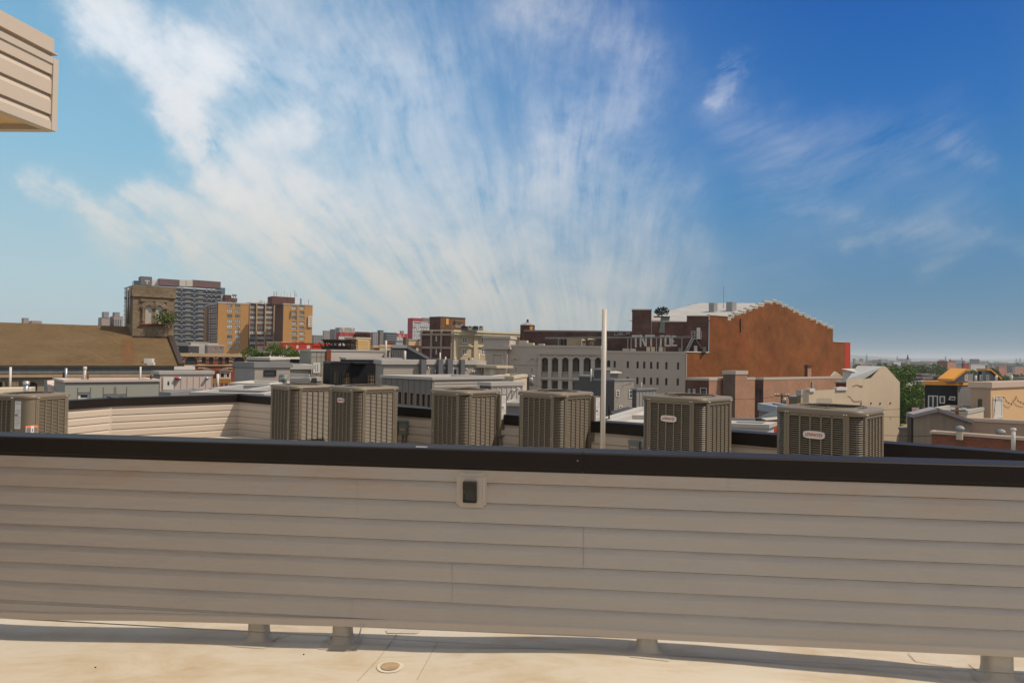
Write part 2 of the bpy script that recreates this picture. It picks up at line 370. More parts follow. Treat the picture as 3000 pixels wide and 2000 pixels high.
def GL(name, c=(.03, .04, .05, 1), rough=.06, var=.5):
    """window glass: dark, glossy, slightly uneven so panes differ"""
    if name in MC: return MC[name]
    mt, t, b = newm(name)
    oi = nd(t, 'ShaderNodeObjectInfo'); tcn = nd(t, 'ShaderNodeTexCoord')
    n1 = nd(t, 'ShaderNodeTexNoise', Scale=1.3, Detail=2.0); t.links.new(tcn.outputs['Object'], n1.inputs['Vector'])
    mx = nd(t, 'ShaderNodeMix', data_type='RGBA'); ad = nd(t, 'ShaderNodeMath', operation='MULTIPLY_ADD')
    t.links.new(oi.outputs['Random'], ad.inputs[0]); ad.inputs[1].default_value = .8; t.links.new(n1.outputs[0], ad.inputs[2]); 
    mr = nd(t, 'ShaderNodeMapRange'); t.links.new(ad.outputs[0], mr.inputs[0]); mr.inputs[1].default_value = .4; mr.inputs[2].default_value = 1.3
    t.links.new(mr.outputs[0], mx.inputs[0]); mx.inputs[6].default_value = dark(c, 1 - var); mx.inputs[7].default_value = dark(c, 1 + var * 2)
    t.links.new(mx.outputs[2], b.inputs['Base Color']); b.inputs['Roughness'].default_value = rough
    b.inputs['Specular IOR Level'].default_value = .6
    MC[name] = mt; return mt
def LEAF(name, c, c2):
    if name in MC: return MC[name]
    mt, t, b = newm(name)
    g = nd(t, 'ShaderNodeNewGeometry'); mx = nd(t, 'ShaderNodeMix', data_type='RGBA'); t.links.new(g.outputs['Random Per Island'], mx.inputs[0])
    mx.inputs[6].default_value = c; mx.inputs[7].default_value = c2; t.links.new(mx.outputs[2], b.inputs['Base Color'])
    b.inputs['Roughness'].default_value = .6
    tr = nd(t, 'ShaderNodeBsdfTranslucent'); t.links.new(mx.outputs[2], tr.inputs[0]); ms = nd(t, 'ShaderNodeMixShader'); ms.inputs[0].default_value = .3
    t.links.new(b.outputs[0], ms.inputs[1]); t.links.new(tr.outputs[0], ms.inputs[2]); t.links.new(ms.outputs[0], t.nodes['Material Output'].inputs[0])
    MC[name] = mt; return mt

# palette (linear base colours)
m_vinyl = M('beige vinyl siding', (.56, .49, .41, 1), .55, .05, .8, 0, fine=60)
m_vinyl_far = M('pale vinyl siding', (.46, .39, .325, 1), .6, .05, .8, 0)
m_capd = M('dark bronze coated metal', (.0125, .0085, .007, 1), .5, .15, 3, .05, fine=120, spec=.22)
m_trim = M('beige trim', (.46, .40, .34, 1), .55, .04)
m_ac = M('taupe coated steel', (.165, .134, .098, 1), .45, .06, 4, 0, 0, fine=200, spec=.35)
m_acd = M('dark condenser coil', (.022, .018, .015, 1), .7, .3, 8)
m_white = M('white paint', (.60, .56, .51, 1), .5, .05)
m_black = M('black metal', (.012, .012, .013, 1), .5, .2)
m_label = M('white label', (.62, .61, .60, 1), .5, .03)
m_red = M('red ink', (.42, .02, .03, 1), .5, .03)
m_ink = M('grey print', (.16, .15, .15, 1), .6, .1)
m_orange = M('orange print', (.75, .16, .02, 1), .5, .03)
m_pipe = M('white pipe plastic', (.50, .45, .39, 1), .4, .05, 6, streaks=.1)
m_galv = M('galvanised metal', (.38, .38, .38, 1), .4, .15, 5, 0, .6)
m_grey = M('grey electrical box', (.17, .19, .175, 1), .5, .1, 6)
m_bronze0 = M('dark scrap', (.03, .02, .015, 1))
m_glass = GL('dark window glass')
m_glassb = GL('blue window glass', (.05, .07, .09, 1))
# ================================================================== NEAR: roof deck
def lerp_tab(tab, x):
    if x <= tab[0][0]: return tab[0][1]
    for (a, u), (b, v) in zip(tab, tab[1:]):
        if x <= b: t = (x - a) / (b - a); t = t * t * (3 - 2 * t); return u + (v - u) * t
    return tab[-1][1]
FT = [(x, EZ - d) for x, d in ((-6, 1.745), (-3.11, 1.743), (-1.61, 1.70), (-.59, 1.678), (.536, 1.633), (.95, 1.641), (1.85, 1.665), (2.46, 1.69), (6, 1.70))]
def fz(x, y): return lerp_tab(FT, x) * (1 if y < 5 else max(0, 1 - (y - 5) * .5))
mt, t, b = newm('cream roof membrane')
tcn = nd(t, 'ShaderNodeTexCoord')
mp = nd(t, 'ShaderNodeMapping'); mp.inputs['Scale'].default_value = (.55, 1.3, 1); mp.inputs['Rotation'].default_value = (0, 0, .25); t.links.new(tcn.outputs['Object'], mp.inputs[0])
n1 = nd(t, 'ShaderNodeTexNoise', Scale=2.6, Detail=9.0, Roughness=.7, Distortion=.9); t.links.new(mp.outputs[0], n1.inputs['Vector'])
n2 = nd(t, 'ShaderNodeTexNoise', Scale=.7, Detail=5.0, Roughness=.6, Distortion=.3); t.links.new(tcn.outputs['Object'], n2.inputs['Vector'])
n3 = nd(t, 'ShaderNodeTexNoise', Scale=14.0, Detail=8.0, Roughness=.75); t.links.new(mp.outputs[0], n3.inputs['Vector'])
ad = nd(t, 'ShaderNodeMath', operation='ADD'); t.links.new(n1.outputs[0], ad.inputs[0]); t.links.new(n2.outputs[0], ad.inputs[1])
ad2 = nd(t, 'ShaderNodeMath', operation='MULTIPLY_ADD'); t.links.new(n3.outputs[0], ad2.inputs[0]); ad2.inputs[1].default_value = .3; t.links.new(ad.outputs[0], ad2.inputs[2])
cr = nd(t, 'ShaderNodeValToRGB'); mr = nd(t, 'ShaderNodeMapRange'); t.links.new(ad2.outputs[0], mr.inputs[0]); mr.inputs[1].default_value = .8; mr.inputs[2].default_value = 1.55
t.links.new(mr.outputs[0], cr.inputs[0]); e = cr.color_ramp.elements
e[0].position = .1; e[0].color = (.53, .49, .43, 1); e[1].position = .95; e[1].color = (.38, .29, .195, 1)
q = e.new(.45); q.color = (.51, .45, .365, 1); q = e.new(.66); q.color = (.465, .385, .28, 1)
t.links.new(cr.outputs[0], b.inputs['Base Color']); b.inputs['Roughness'].default_value = .6
bp = nd(t, 'ShaderNodeBump', Strength=.15, Distance=.01); t.links.new(n1.outputs[0], bp.inputs['Height']); t.links.new(bp.outputs[0], b.inputs['Normal'])
m_mem = mt
# deck floor sheet, gently sloped to drain
WP0 = Vector((-3.1125, 4.15, 0)); WP1 = Vector((2.715, 3.62, 0))
WF = Face(WP0, WP1 - WP0)             # front plane of the near wall's siding
ns = [6, 4, 3, 2.2, 1.6, 1.2, .9, .7, .5, .35, .25, .15, .08, .03, 0, -.03, -.06, -.09, -.12, -.16, -.2, -.3, -.5, -.8]
us = [-2.0 + i * .2 for i in range(56)]
def nz(n): return 0
P = []
for n in ns:
    for u in us:
        p = WF.pt(u, 0, n); k_ = min(1, max(0, (-n - .25) / .5)); P.append((p.x, p.y, fz(p.x, 4) * (1 - k_) + .03 * k_))
mb = MB(); mb.smooth = True; nx = len(us)
mb.add(P, [[j * nx + i, j * nx + i + 1, (j + 1) * nx + i + 1, (j + 1) * nx + i] for j in range(len(ns) - 1) for i in range(nx - 1)])
dk0 = WF.pt(us[0], -.09, -.8); dk1 = WF.pt(us[-1], -.09, -.8)
DECKMB = mb
# ---- near parapet wall
EXP = .1135
_, ZA = WF.hit(1000, 1571)
uL, uR = -3.2, 9.2
PT = Thing('parapet_wall', 'long beige vinyl sided parapet wall with dark metal cap across the foreground', 'wall', (0, 3.9, 0))
wbot = [(u, EZ - d) for u, d in ((-3.2, 1.69), (0.0, 1.635), (1.5, 1.588), (2.55, 1.562), (3.7, 1.547), (4.1, 1.552), (5.0, 1.547), (5.9, 1.542), (9.2, 1.54))]
zcapb = EZ - .547 - .100
def lap_rows(mb, fc, u0, u1, ztop, zbot, e, zref, proj=.015, dutch=True, seams=(), bot=None, clamp=None, plain=()):
    """clapboard: sloped shoulder, flat face, butt edge; seams = (u, row) vertical joints"""
    k = math.floor((zref - zbot) / e) + 1
    z = zref - k * e
    row = 0
    while z < ztop:
        za = max(z, zbot if bot is None else min(bot(u0), bot(u1)) - .01); zb = min(z + e, ztop)
        idx = round((z - zref) / e)
        cuts = sorted([u for u, r in seams if r == idx and u0 < u < u1])
        st = [u0] + cuts + [u1]
        for i, (ua, ub) in enumerate(zip(st, st[1:])):
            o = .0022 * (i % 2) if len(st) > 2 else 0
            g = .0014 if i < len(st) - 2 else 0
            if (ub, idx) in plain or (ua, idx) in plain: o = 0; g = 0
            ub2 = ub - g
            def c(zz):   # section
                f = (zz - z) / e
                if dutch:
                    if f < .0: f = 0
                    if f < .66: return proj + o
                    if f < .95: return proj * (1 - min(1, (f - .66) / .26) * .86) + o
                    return -.003
                return proj * (1 - f) + .001 + o
            lv = [za] + [z + e * f for f in ((.66, .92, .949, .952) if dutch else ()) if za < z + e * f < zb] + [zb]
            for a, b2 in zip(lv, lv[1:]):
                if clamp:
                    ca, cb_ = clamp(ua), clamp(ub2)
                    if b2 <= min(ca, cb_): continue
                    mb.quad(fc.pt(ua, max(a, ca), c(a)), fc.pt(ub2, max(a, cb_), c(a)), fc.pt(ub2, max(b2, cb_), c(b2)), fc.pt(ua, max(b2, ca), c(b2)))
                    continue
                mb.quad(fc.pt(ua, a, c(a)), fc.pt(ub2, a, c(a)), fc.pt(ub2, b2, c(b2)), fc.pt(ua, b2, c(b2)))
            if not clamp or za > clamp(ua): mb.quad(fc.pt(ua, za, 0), fc.pt(ub2, za, 0), fc.pt(ub2, za, proj + o), fc.pt(ua, za, proj + o))
        z += e
def seam(px, py):
    u, z = WF.hit(px, py); return (u, math.floor((z - ZA) / EXP))
seams = [seam(752, 1370), seam(1050, 1430), seam(1050, 1490), seam(2131, 1415), seam(278, 1515), seam(278, 1570), seam(1709, 1560), seam(1709, 1625),
         seam(1327, 1665), seam(1327, 1725), seam(1035, 1775), seam(2950, 1495), seam(2950, 1555), seam(2945, 1840)]
mb = MB(); 
k0 = [(u * .3, r) for u in range(-10, 31) for r in range(-9, -5)]
lap_rows(mb, WF, uL, uR, zcapb, .04, EXP, ZA, seams=seams + [s_ for s_ in k0 if ZA + EXP * s_[1] < .30], clamp=lambda u: lerp_tab(wbot, u) + .044, plain=set(k0))
sid = mb.build('siding', None, PT)
# siding material: faint tan runs under the cap
mt, t, b = newm('weathered vinyl siding'); tcn = nd(t, 'ShaderNodeTexCoord')
mp = nd(t, 'ShaderNodeMapping'); mp.inputs['Scale'].default_value = (1, 1, 2.2); t.links.new(tcn.outputs['Object'], mp.inputs[0])
n1 = nd(t, 'ShaderNodeTexNoise', Scale=1.6, Detail=8.0, Roughness=.7, Distortion=.6); t.links.new(mp.outputs[0], n1.inputs['Vector'])
n2 = nd(t, 'ShaderNodeTexNoise', Scale=1.0, Detail=2.0); mp2 = nd(t, 'ShaderNodeMapping'); mp2.inputs['Scale'].default_value = (3, 3, 160); t.links.new(tcn.outputs['Object'], mp2.inputs[0]); t.links.new(mp2.outputs[0], n2.inputs['Vector'])
spn = nd(t, 'ShaderNodeSeparateXYZ'); t.links.new(tcn.outputs['Object'], spn.inputs[0])
zm = nd(t, 'ShaderNodeMapRange'); t.links.new(spn.outputs[2], zm.inputs[0]); zm.inputs[1].default_value = .80; zm.inputs[2].default_value = 1.0
nm = nd(t, 'ShaderNodeMapRange'); t.links.new(n1.outputs[0], nm.inputs[0]); nm.inputs[1].default_value = .42; nm.inputs[2].default_value = .72
mu = nd(t, 'ShaderNodeMath', operation='MULTIPLY'); t.links.new(zm.outputs[0], mu.inputs[0]); t.links.new(nm.outputs[0], mu.inputs[1])
mx = nd(t, 'ShaderNodeMix', data_type='RGBA'); t.links.new(mu.outputs[0], mx.inputs[0]); mx.inputs[6].default_value = (.385, .352, .322, 1); mx.inputs[7].default_value = (.37, .27, .20, 1)
sc2 = nd(t, 'ShaderNodeMapRange'); t.links.new(n1.outputs[0], sc2.inputs[0]); sc2.inputs[3].default_value = .88; sc2.inputs[4].default_value = 1.10
ml = nd(t, 'ShaderNodeVectorMath', operation='SCALE'); t.links.new(mx.outputs[2], ml.inputs[0]); t.links.new(sc2.outputs[0], ml.inputs['Scale'])
t.links.new(ml.outputs[0], b.inputs['Base Color']); b.inputs['Roughness'].default_value = .5
bp = nd(t, 'ShaderNodeBump', Strength=.08, Distance=.004); t.links.new(n2.outputs[0], bp.inputs['Height'])
n4w = nd(t, 'ShaderNodeTexNoise', Scale=1.3, Detail=3.0); mp4 = nd(t, 'ShaderNodeMapping'); mp4.inputs['Scale'].default_value = (1.6, 1.6, 9.0); t.links.new(tcn.outputs['Object'], mp4.inputs[0]); t.links.new(mp4.outputs[0], n4w.inputs['Vector'])
bp2 = nd(t, 'ShaderNodeBump', Strength=.9, Distance=.02); t.links.new(n4w.outputs[0], bp2.inputs['Height']); t.links.new(bp.outputs[0], bp2.inputs['Normal']); t.links.new(bp2.outputs[0], b.inputs['Normal'])
m_sidn = mt
sid.data.materials.clear(); sid.data.materials.append(m_sidn)
# wall core (behind siding)
mb = MB(); st = 24
for i in range(st):
    a = uL + (uR - uL) * i / st; c = uL + (uR - uL) * (i + 1) / st
    za, zc = lerp_tab(wbot, a), lerp_tab(wbot, c)
    p = [WF.pt(a, za, -.09), WF.pt(c, zc, -.09), WF.pt(c, zc, -.002), WF.pt(a, za, -.002), WF.pt(a, zcapb + .08, -.09), WF.pt(c, zcapb + .08, -.09), WF.pt(c, zcapb + .08, -.002), WF.pt(a, zcapb + .08, -.002)]
    mb.add(p, [[0, 1, 2, 3], [5, 4, 7, 6], [1, 0, 4, 5], [3, 2, 6, 7]])
mb.build('wall_core', m_vinyl, PT)
# bottom starter trim, follows the sloping foot
mb = MB()
for i in range(st):
    a = uL + (uR - uL) * i / st; c = uL + (uR - uL) * (i + 1) / st
    za, zc = lerp_tab(wbot, a), lerp_tab(wbot, c)
    pr = [(0, .024), (.035, .024), (.042, .018), (.042, -.089), (0, -.089)]
    A = [WF.pt(a, za + h, n) for h, n in pr]; B2 = [WF.pt(c, zc + h, n) for h, n in pr]; k = len(pr)
    mb.add(A + B2, [[j, k + j, k + (j + 1) % k, (j + 1) % k] for j in range(k)])
mb.build('bottom_trim', m_trim, PT)
# dark cap in lengths with lapped joints
cj = [WF.hit(x, 1300)[0] for x in (248, 1709)] ; cj = [uL] + cj + [uR]
for i, (a, c) in enumerate(zip(cj, cj[1:])):
    o = .0015 * (i % 2); mb = MB()
    pr = [(0, .024 + o), (.010, .028 + o), (.095, .030 + o), (.1006, .026 + o), (.104, .012), (.104, -.16), (.095, -.185), (0, -.185), (0, -.18), (.09, -.18), (.09, .018), (0, .018)]
    g = .002 if i < 2 else 0
    A = [WF.pt(a, zcapb + h, n) for h, n in pr]; B2 = [WF.pt(c - g, zcapb + h, n) for h, n in pr]; k = len(pr)
    mb.add(A + B2, [[j, k + j, k + (j + 1) % k, (j + 1) % k] for j in range(k)] + [list(range(k))[::-1], list(range(k, 2 * k))])
    # drip hem
    mb.obox(WF.pt(a, zcapb - .012, .0145), WF.d * (c - a - g), WF.n * .006, Vector((0, 0, .014)))
    mb.build('cap', m_capd, PT)
# feet wrapped in membrane
m_boot = M('grey-cream membrane boot', (.46, .41, .34, 1), .6, .12, 5, .1)
def foot(px, py, w):
    u, _ = WF.hit(px, py); x = WF.pt(u, 0).x; z0 = fz(x, 4); zt = lerp_tab(wbot, u) + .012
    mb = MB(); mb.smooth = True; rings = []
    hh_ = zt - z0
    for h, k in ((.002, 1.5), (.008, 1.25), (.022, 1.06), (.05, 1.0), (hh_, .97)):
        n = 16; ring = []
        for i in range(n):
            a = 2 * math.pi * i / n; cx = max(-1, min(1, 1.25 * math.cos(a))); cy = max(-1, min(1, 1.25 * math.sin(a)))
            ring.append(WF.pt(u + cx * w / 2 * k, z0 + h, -.062 + cy * .045 * (k + .1)))
        rings.append(ring)
    P = [p for r_ in rings for p in r_]
    mb.add(P, [[k * n + i, k * n + (i + 1) % n, (k + 1) * n + (i + 1) % n, (k + 1) * n + i] for k in range(len(rings) - 1) for i in range(n)])
    f = mb.build('membrane_boot', m_boot, PT)
    mb = MB(); pl = [WF.pt(u + dx * w, z0 + .004, dn) for dx, dn in ((-1.0, -.03), (-.95, .07), (.9, .085), (1.15, .03), (1.05, -.14), (-.8, -.14))]
    pl = [Vector((p.x, p.y, fz(p.x, 4) + .0025)) for p in pl]; mb.add(pl, [list(range(6))[::-1]]); mb.build('flashing_patch', m_boot, PT)
for px, w in ((745, .105), (994, .105), (1900, .11), (2942, .135)): foot(px, 1840, w)

# ---- wall light
LT = Thing('wall_light', 'small dark hooded step light on a beige mounting block on the near wall', 'wall light', WF.pt(WF.hit(1382, 1432)[0], WF.hit(1382, 1432)[1], .02))
u0, u1, z0, z1 = WF.rc(1339, 1381, 1427, 1484)
def notched(u0, u1, z0, z1, k, steps=5):
    pts = []
    for cx, cz, a0 in ((u0, z0, 90), (u1, z0, 180), (u1, z1, 270), (u0, z1, 360)):
        for i in range(steps + 1):
            a = R(a0 - 90 * i / steps); pts.append((cx + k * math.cos(a), cz + k * math.sin(a)))
    return pts
mb = MB()
mb.fpoly(WF, notched(u0, u1, z0, z1, .018), .0, .020)
mb.fpoly(WF, notched(u0 + .007, u1 - .007, z0 + .007, z1 - .007, .018), .018, .026)
mb.fbox(WF, u0 + .024, u1 - .024, z0 + .024, z1 - .024, .018, .033)
mb.build('mounting_block', m_trim, LT)
a0, a1, b0, b1 = WF.rc(1361, 1405, 1400, 1466)
mb = MB(); h = b1 - b0; zt = b1 - h * .33
mb.fbox(WF, a0, a1, zt, b1, .033, .068)
mb.fbox(WF, a0, a0 + .004, b0, zt - .001, .033, .055); mb.fbox(WF, a1 - .004, a1, b0, zt - .001, .033, .055); mb.fbox(WF, a0 + .0045, a1 - .0045, b0, b0 + .004, .033, .058)
mb.build('hood', M('dark bronze lamp', (.035, .03, .026, 1), .45, .1), LT)
mb = MB(); mb.fpoly(WF, [(a0 + .005, b0 + .005), (a1 - .005, b0 + .005), (a1 - .012, zt - .002), (a0 + .012, zt - .002)], .034, .046)
mb.build('lens', M('smoked lens', (.05, .047, .044, 1), .2, .1), LT)

# ---- cable loop, roof patches
cu = WF.hit(1062, 1830)[0]
pts = []
for px, py, z, n in ((1065, 1817, .10, .01), (1062, 1835, .075, .03), (1050, 1862, .065, .06), (1030, 1878, .062, .10), (1000, 1880, .06, .12), (972, 1876, .06, .12), (966, 1868, .062, .11), (985, 1856, .064, .08), (1008, 1846, .066, .06), (1020, 1848, .07, .05), (1022, 1856, .07, .06)):
    pts.append(WF.pt(*WF.hit(px, py), n) if py < 1842 and px > 1030 else onz(px, py, z + (.0 if py > 1855 else .012)))
mb = MB(); mb.smooth = True
def cr_pts(P, k=6):
    out = []
    for i in range(len(P) - 1):
        p0 = P[max(0, i - 1)]; p1 = P[i]; p2 = P[i + 1]; p3 = P[min(len(P) - 1, i + 2)]
        for j in range(k):
            t_ = j / k; out.append(.5 * ((2 * p1) + (p2 - p0) * t_ + (2 * p0 - 5 * p1 + 4 * p2 - p3) * t_ ** 2 + (3 * p1 - p0 - 3 * p2 + p3) * t_ ** 3))
    return out + [P[-1]]
mb.tube(cr_pts(pts), .0042, 8); tag(mb.build('cable', m_white), 'loose white cable looped on the roof below the parapet wall', 'cable')
m_patch = M('tan sealant patch', (.36, .26, .16, 1), .7, .25, 12)
m_ring = M('pale sealant ring', (.56, .50, .41, 1), .6, .08, 9)
PTc = Thing('roof_patch', 'round tan sealed patch with pale ring on the sunlit roof membrane', 'roof patch', onz(1143, 1953, fz(-.6, 3.4)))
def disc(px, py, rpx, zoff, squash=1.0):
    c = onz(px, py, fz(-.6, 3.4)); r_ = rpx / 2000 * c.y
    return [(c.x + r_ * math.cos(a) * (1 + .04 * math.sin(3 * a)), c.y + r_ * math.sin(a) * squash * (1 + .04 * math.cos(2 * a)), c.z + zoff) for a in [i * math.pi / 12 for i in range(24)]]
mb = MB(); mb.add(disc(1143, 1953, 39, .003), [list(range(24))]); mb.build('sealant_ring', m_ring, PTc)
mb = MB(); mb.add(disc(1143, 1953, 27, .007), [list(range(24))]); mb.build('sealant_disc', m_patch, PTc)
# membrane seams and small flashing patch, curled edge line
m_seam = M('membrane seam', (.36, .29, .205, 1), .6, .1)
def seamline(name, label, P, w=.004):
    mb = MB()
    for (a, c) in zip(P, P[1:]):
        d = (c - a); d.z = 0; s_ = Vector((-d.y, d.x, 0)).normalized() * w / 2
        n_ = max(1, int(d.length / .25))
        for i in range(n_):
            p = a.lerp(c, i / n_); q_ = a.lerp(c, (i + 1) / n_)
            p = Vector((p.x, p.y, fz(p.x, p.y) + .0035)); q_ = Vector((q_.x, q_.y, fz(q_.x, q_.y) + .0035))
            mb.quad(p - s_, q_ - s_, q_ + s_, p + s_)
    tag(mb.build(name, m_seam), label, 'seam')
z_ = .05
seamline('membrane_seam', 'thin membrane seam running past the round patch on the roof', [onz(1171, 1851, z_), onz(1110, 1935, z_), onz(1048, 2000, z_)])
seamline('membrane_seam', 'faint membrane seam right of the round roof patch', [onz(1283, 1886, z_), onz(1222, 1999, z_)], .003)
mb = MB(); pl = [onz(px, py, .075) for px, py in ((1130, 1840), (1140, 1832), (1238, 1832), (1228, 1846), (1222, 1850), (1134, 1848))]
mb.add([(p.x, p.y, fz(p.x, p.y) + .004) for p in pl], [list(range(6))][::-1]); tag(mb.build('membrane_patch', m_boot), 'small rectangular membrane patch half under the parapet wall', 'roof patch')

for lb, pts in (('thin curled wrinkle in the membrane near the right foot of the wall', ((2660, 1914), (2682, 1938), (2740, 1946), (2790, 1951))), ('thin wrinkle in the membrane just left of the rightmost wall foot', ((2838, 1944), (2866, 1968), (2900, 1982), (2945, 1984))), ('faint reddish scratch on the membrane right of the left wall foot', ((795, 1875), (812, 1866), (850, 1856)))):
    P_ = [onz(px, py, .055) for px, py in pts]; mb = MB()
    for a, c in zip(P_, P_[1:]):
        d = (c - a).normalized(); s_ = Vector((-d.y, d.x, 0)) * .002; mb.quad(*[Vector((p.x, p.y, fz(p.x, p.y) + .0045)) for p in (a - s_, c - s_, c + s_, a + s_)])
    tag(mb.build('membrane_wrinkle', M('wrinkle brown', (.16, .10, .06, 1), .8, .1)), lb, 'wrinkle')
for i, (px, py, lb) in enumerate(((890, 1911, 'tiny dark leaf scrap on the sunlit membrane left of centre'), (280, 1935, 'tiny dark scrap on the membrane at the lower left'), (2092, 1893, 'small dark knob on the shaded membrane right of centre'), (2405, 1887, 'tiny orange scrap lying just behind the wall foot line at the right'))):
    c = onz(px, py, .06); mb = MB(); mb.lathe(Vector((c.x, c.y, fz(c.x, c.y))), [(.005, 0), (.0045, .003), (.002, .005), (0, .005)], 7); tag(mb.build('debris', m_orange if i == 3 else m_bronze0), lb, 'debris')
mb = MB()
for x0, y0, x1, y1 in ((1222, 1307, 1255, 1305), (1690, 1346, 1694, 1347)):
    a_ = Vector(WF.hit(x0, y0)); b_ = Vector(WF.hit(x1, y1)); mb.fbox(WF, min(a_.x, b_.x), max(a_.x, b_.x) + .001, min(a_.y, b_.y) - .0006, max(a_.y, b_.y) + .0006, .0315, .0322)
mb.build('paint_scratches', m_label, PT)

# ---- overhang of the stair house, upper left
dv = Vector((.182, .983, 0)).normalized()
cpt = at(155, 387, 3.93); ctop = at(148, 120, 3.93)
OF = Face(Vector((cpt.x, cpt.y, 0)) - dv * 6, dv); ue = 6.0
OT = Thing('stair_house', 'beige sided stair house overhang with pale fascia at the upper left', 'roof overhang', (cpt.x - 1.5, cpt.y - 2, 0))
zb = cpt.z; zs1 = OF.hit(148, 172)[1]
e2 = OF.hit(142, 1035 / 3.733)[1] - OF.hit(142, 1255 / 3.733)[1]; zr = OF.hit(142, 1255 / 3.733)[1]
mb = MB(); lap_rows(mb, OF, 0, ue - .03, zs1 - .02, zb + .04, abs(e2), zr, proj=.018); mb.build('siding', m_vinyl_far, OT)
mb = MB()
mb.fbox(OF, ue - .035, ue, zb, zs1, -.03, .026)                    # corner post
mb.fbox(OF, 0, ue - .036, zb, zb + .045, -.03, .024)
mb.fbox(OF, 0, ue - .036, zs1 - .035, zs1, -.03, .026)
mb.build('corner_trim', m_trim, OT)
mb = MB(); zf0 = OF.hit(146, 158)[1]; zf1 = ctop.z
mb.fbox(OF, 0, ue - .03, zs1 + .001, zf0, -.25, .0)
mb.fbox(OF, 0, ue - .005, zf0, zf0 + .008, -.25, .028)
mb.fbox(OF, 0, ue - .02, zf0 + .0082, zf1, -.25, .012)
mb.build('fascia', m_vinyl_far, OT)
# soffit and hidden far/left faces of the box
far = Vector((-.9995, .03, 0)); A_ = OF.pt(ue, 0, 0); 
mb = MB()
a = OF.pt(0, zb + .03, -.031); b_ = OF.pt(ue - .036, zb + .03, -.031); 
mb.quad(a, b_, b_ + far * 3, a + far * 3)
mb.build('soffit', M('perforated tan soffit', (.62, .45, .24, 1), .7, .15, 90, .4, fine=300), OT)
mb = MB(); FB = Face(A_ + far * 3, -far)
p = OF.pt(ue, zb, -.03)
mb.obox(p, far * 3, -dv * .05, Vector((0, 0, .045)))
mb.obox(p + Vector((0, 0, .0455)), far * 3, -dv * .04, Vector((0, 0, zs1 - zb - .05)))
mb.build('end_wall', m_trim, OT)
mb = MB(); w0 = OF.pt(0, 0, -1.3); w1 = OF.pt(ue - 1.2, 0, -1.3)
mb.obox(w0, w1 - w0, far * 2, Vector((0, 0, zb + .02))); mb.build('wall', m_vinyl_far, OT)

# ================================================================== far parapet round the plant roof
PC = [(-8.6, 9.6), None, None, None]
pA = at(195, 1171, 11.4); pB = at(313, 1164, 12.2); pC = at(711, 1153, 13.7); pD = at(2157, 1262, 8.35); pE = at(3000, 1316, 7.1)
ztp = EZ - .90
for p in (pA, pB, pC, pD, pE): p.z = ztp
pA = onz(195, 1171, ztp); pB = onz(313, 1164, ztp); pC = onz(711, 1153, ztp); pD = onz(2157, 1268, ztp); pE = onz(3000, 1326, ztp)
pZ = pA + (pA - pB) * 2.5; pE2 = pE + (pE - pD) * .8
FP = Thing('rear_parapet_wall', 'beige sided rear parapet with dark metal cap behind the row of condensers', 'wall', (pC.x, pC.y, 0))
for i, (a, c) in enumerate(((pZ, pB), (pB, pC), (pC, pE2))):
    fc = Face(a, c - a); ln = (c - a).length
    fc.o += fc.n * .19
    mb = MB(); lap_rows(mb, fc, 0, ln, ztp - .14, -.3, .127, ztp - .17, proj=.016)
    mb.build('siding', m_vinyl_far, FP)
    mb = MB(); mb.fbox(fc, -.02, ln + .02, -.3, ztp - .10, -.16, -.003); mb.build('wall_core', m_trim, FP)
    js = [0, ln] if i < 2 else [0, 3.2, 6.1, 9.1, ln]
    for a_, b2 in zip(js, js[1:]):
        mb = MB()
        mb.fbox(fc, a_, b2 - .003, ztp - .15, ztp - .004, .02, .034)
        mb.fbox(fc, a_, b2 - .003, ztp - .004, ztp, -.23, .034)
        mb.fbox(fc, a_, b2 - .003, ztp - .15, ztp - .004, -.23, -.22); mb.build('cap', m_capd, FP)
    if i == 1:
        mb = MB(); mb.fbox(fc, -.04, .035, -.3, ztp - .15, .004, .03); mb.fbox(fc, ln - .05, ln - .017, -.3, ztp - .15, .004, .03); mb.build('corner_post', m_trim, FP)
RF = Face(pC, pE2 - pC); RF.o += RF.n * .19
mb = DECKMB; q0 = [dk0, dk1, pE2, pC, pB, pZ]; q0 = [Vector((p.x, p.y, .03)) for p in q0]
mb.smooth = False; mb.add(q0, [[0, 1, 2, 3, 4, 5]])
lo = [Vector((p.x, p.y, GROUND)) for p in q0]; mb.add(q0 + lo, [[6 + i, i, (i + 1) % 6, 6 + (i + 1) % 6] for i in range(1, 5)])
deck = mb.build('roof_deck', m_mem); tag(deck, kind='structure')
# ---- electrical disconnect boxes on the rear parapet
def dbox(x0, y0, x1, y1, label):
    u0, u1, z0, z1 = RF.rc(x0, y0, x1, y1)
    T = Thing('disconnect_box', label, 'electrical box', RF.pt((u0 + u1) / 2, z0), 'disconnect boxes on the rear parapet')
    mb = MB(); mb.fbox(RF, u0, u1, z0, z1, -.03, .07); mb.fbox(RF, u0 - .008, u1 + .008, z1 - .02, z1 + .004, -.03, .085); mb.build('box', m_grey, T)
    mb = MB(); h_ = z1 - z0; mb.fbox(RF, u0 + .02, u1 - .03, z0 + h_ * .34, z0 + h_ * .45, .07, .073); mb.build('label', M('pink label', (.5, .32, .28, 1)), T)
    for k in (.3, .75):
        mb = MB(); uu = u0 + (u1 - u0) * k; mb.smooth = True
        mb.tube([RF.pt(uu, z0 + .002, .03), RF.pt(uu, z0 - .1, .03), RF.pt(uu - .03, z0 - .25, .05), RF.pt(uu - .05, z0 - .5, .12)], .013, 8); mb.build('conduit', m_grey, T)
dbox(1150, 1232, 1171, 1270, 'left grey disconnect box half hidden by the second condenser')
dbox(1177, 1232, 1199, 1272, 'grey disconnect box with pink label in the gap right of the second condenser')
